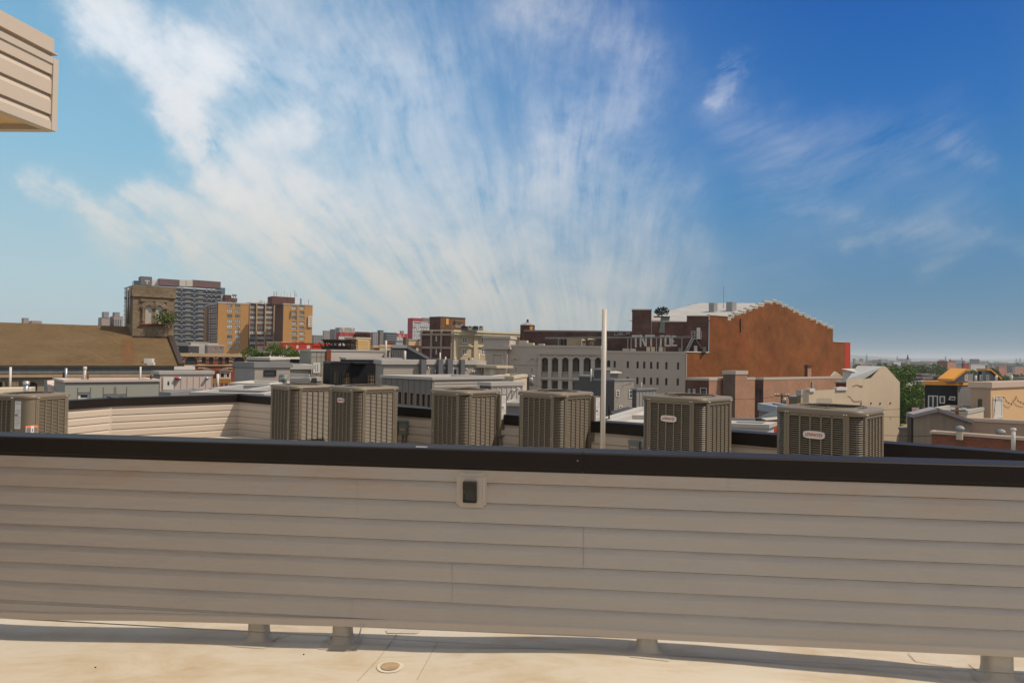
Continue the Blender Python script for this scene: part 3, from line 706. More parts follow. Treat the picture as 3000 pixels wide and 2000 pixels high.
dbox(1848, 1290, 1878, 1320, 'low grey disconnect box left of the third badge bearing condenser row gap')

# ================================================================== condensers
def rrect(w, r_, n=6):
    out = []
    for cx, cy, a0 in ((w / 2 - r_, -w / 2 + r_, -90), (w / 2 - r_, w / 2 - r_, 0), (-w / 2 + r_, w / 2 - r_, 90), (-w / 2 + r_, -w / 2 + r_, 180)):
        for i in range(n + 1):
            a = R(a0 + 90 * i / n); out.append((cx + r_ * math.cos(a), cy + r_ * math.sin(a)))
    return out
def text_mesh(s, size, shear=0.0, ext=.0008):
    cu = bpy.data.curves.new('t', 'FONT'); cu.body = s; cu.size = size; cu.shear = shear; cu.extrude = ext; cu.align_x = 'CENTER'; cu.align_y = 'CENTER'; cu.offset = size * .012; cu.resolution_u = 3
    o = bpy.data.objects.new('t', cu); col.objects.link(o); dg = bpy.context.evaluated_depsgraph_get()
    me = bpy.data.meshes.new_from_object(o.evaluated_get(dg)); v = [tuple(x.co) for x in me.vertices]; f = [list(p.vertices) for p in me.polygons]
    bpy.data.objects.remove(o); bpy.data.curves.remove(cu); bpy.data.meshes.remove(me)
    return v, f
def put_text(mb, fc, u, z, n, s, size, shear=0.0, ext=.0008, sx=1.0):
    v, f = text_mesh(s, size, shear, ext)
    mb.add([fc.pt(u + x * sx, z + y, n + w) for x, y, w in v], f)

def condenser(label, px, pytop, Y, w=.78, phi=43, h=1.05, badge=False, ctrl=False, access=False, ribs=5):
    """px,pytop: nearest top corner of the casing"""
    c = at(px, pytop, Y); ph = R(phi)
    dA = Vector((math.cos(ph), -math.sin(ph), 0)); dB = Vector((math.sin(ph), math.cos(ph), 0))
    corner = c; ctr = corner - dA * w / 2 + dB * w / 2; zt = c.z; zb_ = max(.06, zt - h)
    T = Thing('condenser_unit', label, 'air conditioner', (ctr.x, ctr.y, 0), 'condenser units in a row on the roof')
    def L2W(x, y, z): q_ = ctr + dA * x + dB * y; return Vector((q_.x, q_.y, z))   # local: x along left face, -y side faces viewer-left
    fA = Face(L2W(-w / 2, -w / 2, 0), dA); fB = Face(L2W(w / 2, -w / 2, 0), dB)
    fC = Face(L2W(w / 2, w / 2, 0), -dA); fD = Face(L2W(-w / 2, w / 2, 0), -dB)
    rr = .105; zl = zt - .055
    # base pan and stand
    mb = MB(); o = rrect(w + .01, rr); mb.prism([tuple(L2W(x, y, 0).xy) for x, y in o], zb_, zb_ + .05); mb.build('base_pan', m_ac, T)
    for s_ in (-.28, .28):
        mb = MB(); mb.obox(L2W(-w / 2 - .05, s_ - .03, 0.0), dA * (w + .1), dB * .06, Vector((0, 0, zb_ - .001))); mb.build('stand_rail', m_galv, T)
    # coil
    mb = MB(); o = rrect(w - .05, rr - .02); mb.prism([tuple(L2W(x, y, 0).xy) for x, y in o], zb_ + .051, zl - .005); mb.build('coil', m_acd, T)
    # louvre blades following the rounded casing
    mb = MB(); pitch = .0205; prf = [(.003, .0100), (.0100, .0005), (.0085, -.0008), (-.016, -.002)]
    paths = []
    for off, dz in prf: paths.append([L2W(x, y, 0) for x, y in rrect(w - .012 + 2 * off, rr + off, 5)])
    n = len(paths[0]); skip = set()
    if access: pass
    z = zb_ + .07
    mb.smooth = False
    while z < zl - .02:
        P = []
        for pth, (off, dz) in zip(paths, prf): P += [(p.x, p.y, z + dz) for p in pth]
        fs = []
        for k in range(3):
            for i in range(n):
                j = (i + 1) % n
                if access:
                    # left out where the flat access panel wraps the near corner
                    x, y = rrect(w, rr, 5)[i]; x2, y2 = rrect(w, rr, 5)[j]
                    if x + x2 > .5 * w and y + y2 < -.4 * w: continue
                fs.append([k * n + i, k * n + j, (k + 1) * n + j, (k + 1) * n + i][::-1])
        mb.add(P, fs); z += pitch
    mb.build('louvre_panel', m_ac, T)
    # posts and ribs
    for fc, tagn in ((fA, 'A'), (fB, 'B'), (fC, 'C'), (fD, 'D')):
        u0 = rr + .01; u1 = w - rr - .01; pw = .052
        if access and tagn == 'A': u1 = w - rr - .16
        for ua_ in (u0 - .02, u1 + .02 - pw):
            mb = MB(); mb.fbox(fc, ua_, ua_ + pw * .45, zb_ + .051, zl, -.010, .012); mb.fbox(fc, ua_ + pw * .45, ua_ + pw * .52, zb_ + .051, zl, -.010, .009); mb.fbox(fc, ua_ + pw * .52, ua_ + pw, zb_ + .051, zl, -.010, .012)
            mb.build('corner_post', m_ac, T)
        a_, b2 = u0 + pw - .02, u1 + .02 - pw
        mb = MB(); nb = ribs
        for k in range(1, nb):
            uu = a_ + (b2 - a_) * k / nb; mb.fbox(fc, uu - .007, uu + .007, zb_ + .051, zl, -.010, .0115)
        mb.fbox(fc, a_ + .001, b2 - .001, zl - .022, zl, -.010, .0115)
        mb.build('rib_frame', m_ac, T)
        if tagn in 'AB':
            for uu in (u0, u0 + .022, u1, u1 - .022): mb = MB(); mb.cyl(fc.pt(uu, zl + .015, .016), fc.pt(uu, zl + .015, .026), .0055, n=6); mb.build('screw', m_label, T)
            for uu in (u0 + .012, u1 - .012): mb = MB(); mb.cyl(fc.pt(uu, zb_ + .45, .010), fc.pt(uu, zb_ + .45, .017), .005, n=6); mb.build('screw', m_label, T)
    # top cover with rolled edge and fan opening
    mb = MB(); mb.smooth = True; rings = []
    for ww, z in ((w + .012, zl), (w + .030, zl + .004), (w + .034, zl + .022), (w + .026, zl + .045), (w - .005, zt), ):
        rings.append([L2W(x, y, z) for x, y in rrect(ww, rr + (ww - w) / 2, 6)])
    nn = len(rings[0])
    rf_ = w * .42
    angs = [math.atan2(y, x) for x, y in rrect(w, rr, 6)]
    rings.append([L2W(rf_ * 1.06 * math.cos(a), rf_ * 1.06 * math.sin(a), zt + .006) for a in angs])
    rings.append([L2W(rf_ * 1.03 * math.cos(a), rf_ * 1.03 * math.sin(a), zt + .016) for a in angs])
    rings.append([L2W(rf_ * math.cos(a), rf_ * math.sin(a), zt + .014) for a in angs])
    rings.append([L2W(rf_ * math.cos(a), rf_ * math.sin(a), zt - .05) for a in angs])
    P = [p for r_ in rings for p in r_]
    mb.add(P, [[k * nn + i, k * nn + (i + 1) % nn, (k + 1) * nn + (i + 1) % nn, (k + 1) * nn + i] for k in range(len(rings) - 1) for i in range(nn)])
    mb.build('top_cover', m_ac, T)
    # fan guard
    mb = MB(); mb.smooth = True
    for k in range(14):
        r_ = rf_ * (k + 1) / 14.5; hz = zt + .006 + .008 * (1 - (r_ / rf_) ** 2)
        n_ = 28; pr = [L2W(r_ * math.cos(2 * math.pi * i / n_), r_ * math.sin(2 * math.pi * i / n_), hz) for i in range(n_ + 1)]
        for a_, b2 in zip(pr, pr[1:]): mb.cyl(a_, b2, .0022, n=4, caps=False)
    for k in range(8):
        a = 2 * math.pi * k / 8 + .2; mb.tube([L2W(.05 * math.cos(a), .05 * math.sin(a), zt + .016), L2W(rf_ * .99 * math.cos(a), rf_ * .99 * math.sin(a), zt + .010)], .003, 4)
    mb.build('fan_guard', m_acd, T)
    mb = MB(); mb.lathe(L2W(0, 0, zt - .12), [(.0, .11), (.075, .11), (.08, .1), (.08, 0)], 16)
    for k in range(4):
        a = math.pi / 2 * k; ca, sa = math.cos(a), math.sin(a)
        mb.quad(L2W(.07 * ca, .07 * sa, zt - .09), L2W(rf_ * .9 * math.cos(a + .25), rf_ * .9 * math.sin(a + .25), zt - .11), L2W(rf_ * .9 * math.cos(a + .75), rf_ * .9 * math.sin(a + .75), zt - .07), L2W(.07 * math.cos(a + .6), .07 * math.sin(a + .6), zt - .07))
    mb.build('fan', m_acd, T)
    if badge:
        u = w * .485; z = zt - .245; bw, bh = .098, .036
        if badge == 'small': z = zt - .20; bw, bh = .085, .034
        outl = []
        for i in range(36):
            a = 2 * math.pi * i / 36; ca, sa = math.cos(a), math.sin(a)
            outl.append((u + bw * math.copysign(abs(ca) ** .55, ca), z + bh * math.copysign(abs(sa) ** .62, sa)))
        mb = MB(); mb.fpoly(fA, outl, .0, .020); bo = mb.build('badge', M('silver badge', (.62, .60, .57, 1), .3, .03, metal=.2), T)
        mb = MB(); put_text(mb, fA, u - .012, z - .001, .0212, 'LENNOX', .040, .32, sx=.86)
        arc = []
        for i in range(13):
            a = R(-70 + 140 * i / 12); arc.append((u + .038 + .040 * math.cos(a), z + .022 * math.sin(a)))
        for i in range(12, -1, -1):
            a = R(-70 + 140 * i / 12); k = 1 - .20 * math.cos(a); arc.append((u + .038 + .040 * k * math.cos(a), z + .022 * k * math.sin(a) * .98))
        for i in range(12):
            p0, p1, p2, p3 = arc[i], arc[i + 1], arc[24 - i], arc[25 - i]
            mb.quad(*[fA.pt(a_, b2, .0216) for a_, b2 in (p0, p1, p2, p3)])
        mb.build('badge_lettering', m_red, T, bo)
    def sticker(fc, u0, u1, z0, z1, n, par=None, dense=18):
        mb = MB(); mb.fbox(fc, u0, u1, z0, z1, n, n + .0012); s_ = mb.build('sticker', m_label, T, par)
        mb = MB(); hh = (z1 - z0); rnd = random.Random(int(px))
        for k in range(dense):
            zz = z1 - hh * (k + 1) / (dense + 1)
            if rnd.random() < .2: continue
            a_ = u0 + (u1 - u0) * (.08 + .3 * rnd.random() * (rnd.random() < .4)); b2 = u1 - (u1 - u0) * (.08 + .4 * rnd.random() * (rnd.random() < .5))
            mb.fbox(fc, a_, b2, zz, zz + hh * .012, n + .0013, n + .0018)
        mb.fbox(fc, u0 + (u1 - u0) * .06, u0 + (u1 - u0) * .5, z0 + hh * .46, z0 + hh * .53, n + .0013, n + .0019)
        mb.build('sticker_print', m_ink, T, s_)
        return s_
    if ctrl:
        # control box at the far end of the right face
        u0, u1 = w - .10, w + .045
        mb = MB(); mb.fbox(fB, u0, u1, zl - .62, zl - .004, -.02, .055); cb = mb.build('control_box', m_ac, T)
        sticker(fB, u0 + .035, u1 - .02, zl - .37, zl - .02, .0555, cb); sticker(fB, u0 + .04, u1 - .02, zl - .60, zl - .53, .0555, cb, 5)
        mb = MB(); mb.smooth = True; uu = (u0 + u1) / 2
        mb.tube(cr_pts([fB.pt(uu, zl - .618, .02), fB.pt(uu + .005, zl - .75, .03), fB.pt(uu + .03, zl - .95, .05), fB.pt(uu + .08, .12, .1)], 4), .011, 8); mb.build('conduit', m_grey, T)
    if access:
        o = rrect(w, rr, 8); 
        pp = [(x, y) for x, y in o if x > .25 * w - .001 and y < -.25 * w]
        pp = [(w / 2 - rr - .155, -w / 2)] + [p_ for p_ in pp] + [(w / 2, -w / 2 + rr + .012)]
        mb = MB(); mb.smooth = True; k = len(pp)
        def ofs(x, y, d):
            cx = min(x, w / 2 - rr); cy = max(y, -w / 2 + rr); v = Vector((x - cx, y - cy)); v = v.normalized() if v.length > 1e-5 else Vector((0, -1)); return (x + v.x * d, y + v.y * d)
        P = []
        for z in (zb_ + .052, zl - .002):
            P += [L2W(*ofs(x, y, .004), z) for x, y in pp]
        mb.add(P, [[i, i + 1, k + i + 1, k + i] for i in range(k - 1)]); mb.build('access_panel', m_ac, T)
        ua = w - rr - .15
        sticker(fA, ua + .02, ua + .12, zl - .42, zl - .03, .006)
        # warning label on the rounded corner
        aa = Vector((1, -1, 0)).normalized(); cc = L2W(w / 2 - rr, -w / 2 + rr, 0)
        th = R(62); nrm = (-dB * math.cos(th) + dA * math.sin(th)); tan = (dA * math.cos(th) + dB * math.sin(th))
        wf = Face(cc + nrm * (rr + .0075) - tan * .075, tan)
        z1 = zl - .37; wl = .15
        mb = MB(); mb.fbox(wf, 0, wl, z1 - .20, z1, -.004, 0); lb = mb.build('warning_label', m_label, T)
        mb = MB()
        for a_, b2, c2, d2 in ((0, wl, z1 - .006, z1), (0, wl, z1 - .135, z1 - .115), (0, wl, z1 - .17, z1 - .155), (0, .004, z1 - .2, z1), (wl - .004, wl, z1 - .2, z1), (.008, .062, z1 - .026, z1 - .008), (.10, .145, z1 - .026, z1 - .008)):
            mb.fbox(wf, a_, b2, c2, d2, .0002, .0008)
        mb.build('orange_bands', m_orange, T, lb)
        mb = MB()
        for a_, b2, c2, d2 in ((.008, .062, z1 - .11, z1 - .03), (.10, .145, z1 - .105, z1 - .03), (.074, .088, z1 - .09, z1 - .045)):
            mb.fbox(wf, a_, b2, c2, d2, .0002, .0008)
        mb.build('label_print', m_ink, T, lb)
    return T
condenser('leftmost condenser with smooth access panel and orange warning label', 88, 1158, 9.6, w=.74, phi=10, h=.95, access=True, ribs=4)
condenser('tall condenser without badge at the left end of the middle pair', 860, 1131, 10.6, w=.78)
T1 = condenser('condenser with small red lettered badge, right one of the middle pair', 1047, 1136, 9.9, w=.785, badge='small')
condenser('condenser with labelled control box standing behind the step light', 1360, 1147, 9.6, w=.77, ctrl=True)
condenser('condenser with labelled control box right beside the tall white vent pipe', 1641, 1153, 8.85, w=.775, ctrl=True)
condenser('badged condenser between the white vent pipe and the rightmost unit', 2058, 1168, 7.45, w=.785, badge=True)
condenser('rightmost and nearest condenser, its red lettered badge clearly readable', 2522, 1205, 6.15, w=.78, badge=True)

# ---- vent pipe
pb = at(1765.5, 1330, 8.2); ptp = at(1771, 906, 8.2); 
VP = Thing('vent_pipe', 'tall plain white vent pipe rising beside the condensers', 'vent pipe', (ptp.x, ptp.y, 0))
mb = MB(); mb.smooth = True; mb.cyl((ptp.x, ptp.y, 0), (ptp.x, ptp.y, ptp.z), .029, n=20); mb.build('pipe', m_pipe, VP)
mb = MB(); mb.smooth = True; mb.lathe((ptp.x, ptp.y, 0), [(.09, 0.002), (.06, .01), (.035, .12), (.031, .16), (.029, .161)], 20); mb.build('pipe_boot', m_boot, VP)
# ================================================================== CITY helpers
def wall_holes(mb, fc, u0, u1, z0, z1, holes, rev=.15):
    """wall sheet with real openings; holes = (ua, ub, za, zb, arch)"""
    hs = [(max(u0 + .01, a), min(u1 - .01, b2), max(z0 + .01, c), min(z1 - .01, d), ar) for a, b2, c, d, ar in holes if b2 > u0 and a < u1 and d > z0 and c < z1]
    us = sorted(set([u0, u1] + [h[0] for h in hs] + [h[1] for h in hs])); zs = sorted(set([z0, z1] + [h[2] for h in hs] + [h[3] for h in hs]))
    for zi in range(len(zs) - 1):
        za, zb = zs[zi], zs[zi + 1]
        if zb - za < 1e-6: continue
        zm = (za + zb) / 2; act = [h for h in hs if h[2] < zm < h[3]]; run = None
        for ui in range(len(us) - 1):
            ua, ub = us[ui], us[ui + 1]; um = (ua + ub) / 2
            solid = not any(h[0] < um < h[1] for h in act)
            if solid and run is None: run = ua
            if not solid and run is not None:
                mb.fquad(fc, run, ua, za, zb); run = None
        if run is not None: mb.fquad(fc, run, u1, za, zb)
    for a, b2, c, d, ar in hs:
        mb.quad(fc.pt(a, c, 0), fc.pt(b2, c, 0), fc.pt(b2, c, -rev), fc.pt(a, c, -rev))
        rise = (b2 - a) / 2 * (ar if ar else 0); zt = d - rise
        mb.quad(fc.pt(a, c, -rev), fc.pt(a, zt, -rev), fc.pt(a, zt, 0), fc.pt(a, c, 0))
        mb.quad(fc.pt(b2, c, 0), fc.pt(b2, zt, 0), fc.pt(b2, zt, -rev), fc.pt(b2, c, -rev))
        if not ar: mb.quad(fc.pt(a, d, -rev), fc.pt(b2, d, -rev), fc.pt(b2, d, 0), fc.pt(a, d, 0))
        else:
            k = 12; uc = (a + b2) / 2; w_ = (b2 - a) / 2
            pts = [(uc - w_ * math.cos(math.pi * i / k), zt + rise * math.sin(math.pi * i / k)) for i in range(k + 1)]
            for i in range(k):
                p, q_ = pts[i], pts[i + 1]
                mb.quad(fc.pt(*p, -rev), fc.pt(*q_, -rev), fc.pt(*q_, 0), fc.pt(*p, 0))
                mb.quad(fc.pt(*p), fc.pt(*q_), fc.pt(q_[0], d), fc.pt(p[0], d))
def window(T, fc, h, fm, gm=None, fr=.06, mun=(1, 2), deep=.12, proud=False, sill=None, name='window', arch=0, bar=.035, framed=True):
    u0, u1, z0, z1 = h[:4]; gm = gm or m_glass
    a, b2 = (.002, .05) if proud else (-deep, -deep + .05)
    if not framed:
        mb = MB()
        if arch:
            k = 12; uc = (u0 + u1) / 2; w_ = (u1 - u0) / 2; zt = z1 - w_ * arch
            mb.fpoly(fc, [(u0, z0), (u1, z0)] + [(uc + w_ * math.cos(math.pi * i / k), zt + w_ * arch * math.sin(math.pi * i / k)) for i in range(k + 1)], a, a + .02)
        else: mb.fbox(fc, u0, u1, z0, z1, a, a + .02)
        return mb.build(name, gm, T)
    mb = MB()
    if arch:
        k = 12; uc = (u0 + u1) / 2; w_ = (u1 - u0) / 2; zt = z1 - w_ * arch
        o = [(u0, z0), (u1, z0)] + [(uc + w_ * math.cos(math.pi * i / k), zt + w_ * arch * math.sin(math.pi * i / k)) for i in range(k + 1)]
        wi = w_ - fr; i_ = [(u0 + fr, z0 + fr), (u1 - fr, z0 + fr)] + [(uc + wi * math.cos(math.pi * i / k), zt + wi * arch * math.sin(math.pi * i / k)) for i in range(k + 1)]
    else:
        o = [(u0, z0), (u1, z0), (u1, z1), (u0, z1)]; i_ = [(u0 + fr, z0 + fr), (u1 - fr, z0 + fr), (u1 - fr, z1 - fr), (u0 + fr, z1 - fr)]
    k = len(o); P = [fc.pt(u, z, b2) for u, z in o] + [fc.pt(u, z, b2) for u, z in i_] + [fc.pt(u, z, a) for u, z in i_] + [fc.pt(u, z, a) for u, z in o]
    mb.add(P, [[j, (j + 1) % k, k + (j + 1) % k, k + j] for j in range(k)] + [[k + j, k + (j + 1) % k, 2 * k + (j + 1) % k, 2 * k + j] for j in range(k)] + [[3 * k + j, 3 * k + (j + 1) % k, (j + 1) % k, j] for j in range(k)])
    nx, nz = mun
    for i in range(1, nx):
        uu = u0 + (u1 - u0) * i / nx; mb.fbox(fc, uu - bar / 2, uu + bar / 2, z0 + fr, z1 - fr * .99 - (0 if not arch else .0), a, b2 - .008)
    for i in range(1, nz):
        zz = z0 + (z1 - z0) * i / nz; mb.fbox(fc, u0 + fr, u1 - fr, zz - bar / 2, zz + bar / 2, a, b2 - .011)
    if sill: mb.fbox(fc, u0 - .08, u1 + .08, z0 - .12, z0 - .002, 0, .08)
    o_ = mb.build(name, fm, T)
    mb = MB()
    if arch: mb.fpoly(fc, i_, a + .005, a + .02)
    else: mb.fbox(fc, u0 + fr, u1 - fr, z0 + fr, z1 - fr, a + .005, a + .02)
    mb.build('pane', gm, T, o_)
    return o_
def battens(mb, fc, u0, u1, z0, z1, step=.4, w=.05, d=.025):
    n = max(1, int((u1 - u0) / step))
    for i in range(n + 1):
        u = u0 + (u1 - u0) * i / n; mb.fbox(fc, u - w / 2, u + w / 2, z0, z1 if not callable(z1) else z1(u), 0, d)
class Bld: pass
def bld(name, label, cat, c, Y, xl=None, xr=None, pa=35, pb=55, lenA=8, lenB=8, mats=None, zb=None, wa=(), wb=(), wstyle=None, cop=.2, cproj=.06, cmat=None, rmat=None,
        lap=None, bat=None, group=None, rev=.15, z1=None, roofdrop=.1, cw=.25):
    """box-like building: c = near top corner in the photo, side A runs off to the left, side B to the right"""
    B = Bld(); P = at(c[0], c[1], Y) if z1 is None else None
    if z1 is not None:
        P = at(c[0], c[1], Y); P.z = z1
    B.P = P; B.zt = P.z; B.zb = GROUND if zb is None else zb
    al = math.degrees(math.atan((c[0] - 1500) / F))
    if xl is None: pa = 88
    if xr is None: pb = 0
    pb = max(min(pb, 54), al + 12); pa = min(pa, 90 + al - 10)
    A = Vector((-math.cos(R(pa)), math.sin(R(pa)), 0)); D = Vector((math.sin(R(pb)), math.cos(R(pb)), 0))
    fA0 = Face(P, -A); fB0 = Face(P, D)
    if xl is not None: lenA = -fA0.hit(xl, c[1] + 5)[0]
    if xr is not None: lenB = fB0.hit(xr, c[1] + 5)[0]
    assert lenA > 0 and lenB > 0, (name, label, lenA, lenB)
    B.lenA, B.lenB = lenA, lenB; B.A, B.D = A, D
    pl = P + A * lenA; pr = P + D * lenB; pk = P + A * lenA + D * lenB
    B.fA = Face(pl, -A); B.fB = Face(P, D); B.pl, B.pr, B.pk = pl, pr, pk
    T = B.T = Thing(name, label, cat, (P.x, P.y, B.zb), group)
    mats = mats or (m_vinyl_far,); mA = mats[0]; mB = mats[-1]
    hA = [(*B.fA.rc(*w[:4]), w[4] if len(w) > 4 else 0) for w in wa]; hB = [(*B.fB.rc(*w[:4]), w[4] if len(w) > 4 else 0) for w in wb]
    B.hA, B.hB = hA, hB
    mb = MB(); pd = (wstyle or {}).get('proud')
    mb.mi = 0; wall_holes(mb, B.fA, 0, lenA, B.zb, B.zt, () if pd else hA, rev)
    mb.mi = 1; wall_holes(mb, B.fB, 0, lenB, B.zb, B.zt, () if pd else hB, rev)
    q = lambda p, z: Vector((p.x, p.y, z))
    mb.mi = 1; mb.quad(q(pk, B.zb), q(pl, B.zb), q(pl, B.zt), q(pk, B.zt))
    mb.mi = 0; mb.quad(q(pr, B.zb), q(pk, B.zb), q(pk, B.zt), q(pr, B.zt))
    B.wall = mb.build('wall', [mA, mB], T)
    if lap:
        for fc, ln, mt_ in ((B.fA, lenA, mA), (B.fB, lenB, mB)):
            zlo = max(B.zb, B.zt - 9); mb = MB(); lap_rows(mb, fc, 0, ln, B.zt - .01, zlo, lap, B.zt, proj=.02, dutch=False); mb.build('siding', mt_, T)
    if bat:
        for fc, ln, mt_ in ((B.fA, lenA, mA), (B.fB, lenB, mB)):
            mb = MB(); battens(mb, fc, 0, ln, max(B.zb, B.zt - 8), B.zt - .01, bat); mb.build('battens', mt_, T)
    # roof: low kerb all round and a slab just below its top
    cm = cmat or m_trim; rm = rmat or m_roofg
    e = cproj; ch = cop
    o = [P - A * e - D * e, pl + A * e - D * e, pk + A * e + D * e, pr - A * e + D * e]
    c_ = min(cw, lenA * .2, lenB * .2); i_ = [P + A * c_ + D * c_, pl - A * c_ + D * c_, pk - A * c_ - D * c_, pr + A * c_ - D * c_]
    zc = B.zt + .004; z0 = B.zt - ch; zi = zc - max(.05, roofdrop + .06)
    Pn = [q(v, z0) for v in o] + [q(v, zc) for v in o] + [q(v, zc) for v in i_] + [q(v, zi) for v in i_]
    fs = []
    for j in range(4):
        k = (j + 1) % 4
        fs += [[k, j, 4 + j, 4 + k], [4 + k, 4 + j, 8 + j, 8 + k], [8 + k, 8 + j, 12 + j, 12 + k]]
        fs += []
    mb = MB(); mb.add(Pn, fs)
    ii = [P, pl, pk, pr]; base = [q(v, z0) for v in o] + [q(v, z0) for v in ii]
    mb.add(base, [[j, (j + 1) % 4, 4 + (j + 1) % 4, 4 + j] for j in range(4)])
    mb.build('coping', cm, T)
    mb = MB(); mb.quad(*[q(v, zi + .01) for v in (i_[0], i_[3], i_[2], i_[1])]); mb.build('roof', rm, T)
    ws = dict(fm=m_white, gm=m_glass, fr=.06, mun=(1, 2)); ws.update(wstyle or {})
    if ws.pop('none', False): return B
    for fc, hs in ((B.fA, hA), (B.fB, hB)):
        for h in hs: window(T, fc, h, arch=h[4], **ws)
    return B
def ftile(B, fc, fn, r_, n0, n1, name, mat):
    u0, u1, z0, z1 = fc.rc(*rect(fn, *r_)); mb = MB(); mb.fbox(fc, u0, u1, z0, z1, n0, n1); return mb.build(name, mat, B.T)

# city materials
m_roofg = M('pale grey roof membrane', (.25, .24, .23, 1), .8, .18, .6)
m_roofd = M('dark roof', (.06, .06, .065, 1), .85, .25, .6)
m_roofw = M('white roof coating', (.44, .425, .40, 1), .7, .12, .3)
m_coplt = M('pale metal coping', (.40, .375, .345, 1), .5, .06)
m_copgr = M('grey metal coping', (.22, .215, .215, 1), .5, .08)
m_shingle = BR('tan asphalt shingles', (.150, .100, .052, 1), (.118, .078, .040, 1), (.085, .056, .03, 1), .30, .14, .008, .17, .5, .5, patch=(.125, .088, .048, 1), pscale=.10)
m_stone = BR('brown schist stone', (.30, .225, .15, 1), (.20, .15, .10, 1), (.13, .10, .072, 1), .24, .085, .013, .34, .5, .5)
m_stoned = BR('grey church stone', (.22, .19, .155, 1), (.15, .13, .11, 1), (.10, .085, .07, 1), .5, .22, .03, .3)
m_brickhall = BR('weathered red-brown brick', (.235, .083, .028, 1), (.18, .061, .021, 1), (.20, .105, .045, 1), .22, .075, .008, .38, .5, .3, patch=(.255, .070, .025, 1), pscale=.05)
m_brickdk = BR('sooty and shaded dark brick', (.13, .055, .040, 1), (.085, .040, .032, 1), (.10, .07, .06, 1), .22, .075, .008, .40, .5, .3, patch=(.14, .09, .075, 1), pscale=.10)  # also puts the shade of left-hand walls into a darker brick
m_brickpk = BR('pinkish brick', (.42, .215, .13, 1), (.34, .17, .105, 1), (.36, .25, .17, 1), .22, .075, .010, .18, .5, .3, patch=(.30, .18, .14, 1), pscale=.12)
m_brickred = BR('red brick', (.25, .060, .028, 1), (.19, .045, .024, 1), (.20, .11, .08, 1), .22, .075, .010, .25)
m_brickor = BR('orange painted brick', (.42, .08, .022, 1), (.36, .065, .02, 1), (.30, .06, .02, 1), .22, .075, .008, .12)
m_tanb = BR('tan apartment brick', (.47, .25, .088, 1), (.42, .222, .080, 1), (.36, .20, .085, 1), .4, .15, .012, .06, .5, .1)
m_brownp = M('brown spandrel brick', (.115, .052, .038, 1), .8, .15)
m_stucco = M('cream stucco', (.50, .425, .32, 1), .9, .10, .5, .3, fine=12, streaks=.35)
m_whitewall = M('cracked white stucco', (.55, .445, .325, 1), .9, .10, .35, .5, fine=10, streaks=.4)
m_arc = M('white painted masonry', (.41, .355, .305, 1), .85, .08, .3, 0, streaks=.35)
m_arct = M('white painted trim', (.43, .38, .33, 1), .8, .05)
m_beige = M('beige office stone', (.47, .37, .235, 1), .85, .08, .3, streaks=.3)
m_cornice = M('pale cornice stone', (.62, .54, .37, 1), .8, .15, 1.0, streaks=.5)
m_conc = M('dirty concrete frame', (.30, .24, .19, 1), .85, .18, .5, streaks=.5)
m_gsid = M('grey vinyl siding', (.34, .30, .26, 1), .6, .05, .5)
m_gpan = M('blue grey wall panel', (.185, .168, .155, 1), .6, .06, .5)
m_dgrey = M('charcoal wall panel', (.085, .085, .09, 1), .6, .08, .5)
m_blk = M('black corrugated cladding', (.022, .021, .023, 1), .45, .15)
m_taupe = M('taupe cement panel', (.30, .28, .23, 1), .8, .06, .5)
m_green = M('sage grey cement panel', (.30, .30, .26, 1), .8, .05, .5)
m_pinkw = M('pale pinkish white cladding', (.50, .41, .365, 1), .7, .04, .5)
m_redw = M('bright red painted wall', (.44, .042, .02, 1), .7, .06, .4)
m_bronze = M('dark bronze window frame', (.03, .025, .02, 1), .5, .1)
m_wframe = M('pale window frame', (.62, .61, .58, 1), .5, .04)
m_reflpaint = GL('glass with painted amber reflection', (.30, .13, .06, 1), .12, .5)  # amber base colour stands in for a warm reflection
m_wood = M('dark weathered wood', (.06, .035, .022, 1), .8, .2, 3)
m_pole = M('utility pole wood', (.20, .12, .065, 1), .85, .2, 3)
m_ply = M('orange sheathing board', (.66, .30, .065, 1), .75, .10, .6, fine=8)

# ---- ground sheet to the horizon
mb = MB(); mb.quad((-9000, -2000, GROUND), (9000, -2000, GROUND), (9000, 14000, GROUND), (-9000, 14000, GROUND))
tag(mb.build('ground', M('city ground', (.12, .105, .08, 1), .95, .35, .02, fine=.3)), kind='structure')
mb = MB(); mb.quad((30, 60, GROUND + .01), (44, 57, GROUND + .01), (140, 210, GROUND + .01), (118, 222, GROUND + .01))
tag(mb.build('street', M('asphalt', (.055, .055, .058, 1), .9, .15, .3)), kind='structure')

# ================================================================== church, left
c1 = at(523, 1071, 47); cd = Vector((math.sin(R(54)), math.cos(R(54)), 0))   # eave direction
EV0 = c1 - cd * 62; CH = Thing('church', 'brown stone church with a huge tan shingle roof and square bell tower', 'church', (c1.x, c1.y, GROUND))
eF = Face(EV0, cd); LN = 62.0
back = -eF.n; zr = at(300, 953, 1).z
def roofpt(px, py):      # point on the roof slope plane
    return None
run = 9.0; 
# ridge height from the photo column 300
uu, _ = eF.hit(300, 1071); base_pt = eF.pt(uu, 0); rp = at(300, 953, (base_pt + back * run).y); zr = rp.z; ze = c1.z
nrm = (back * run + Vector((0, 0, zr - ze))).cross(cd).normalized()
def on_roof(px, py):
    r = ray(px, py); t_ = (c1 - EYE).dot(nrm) / r.dot(nrm); return EYE + r * t_
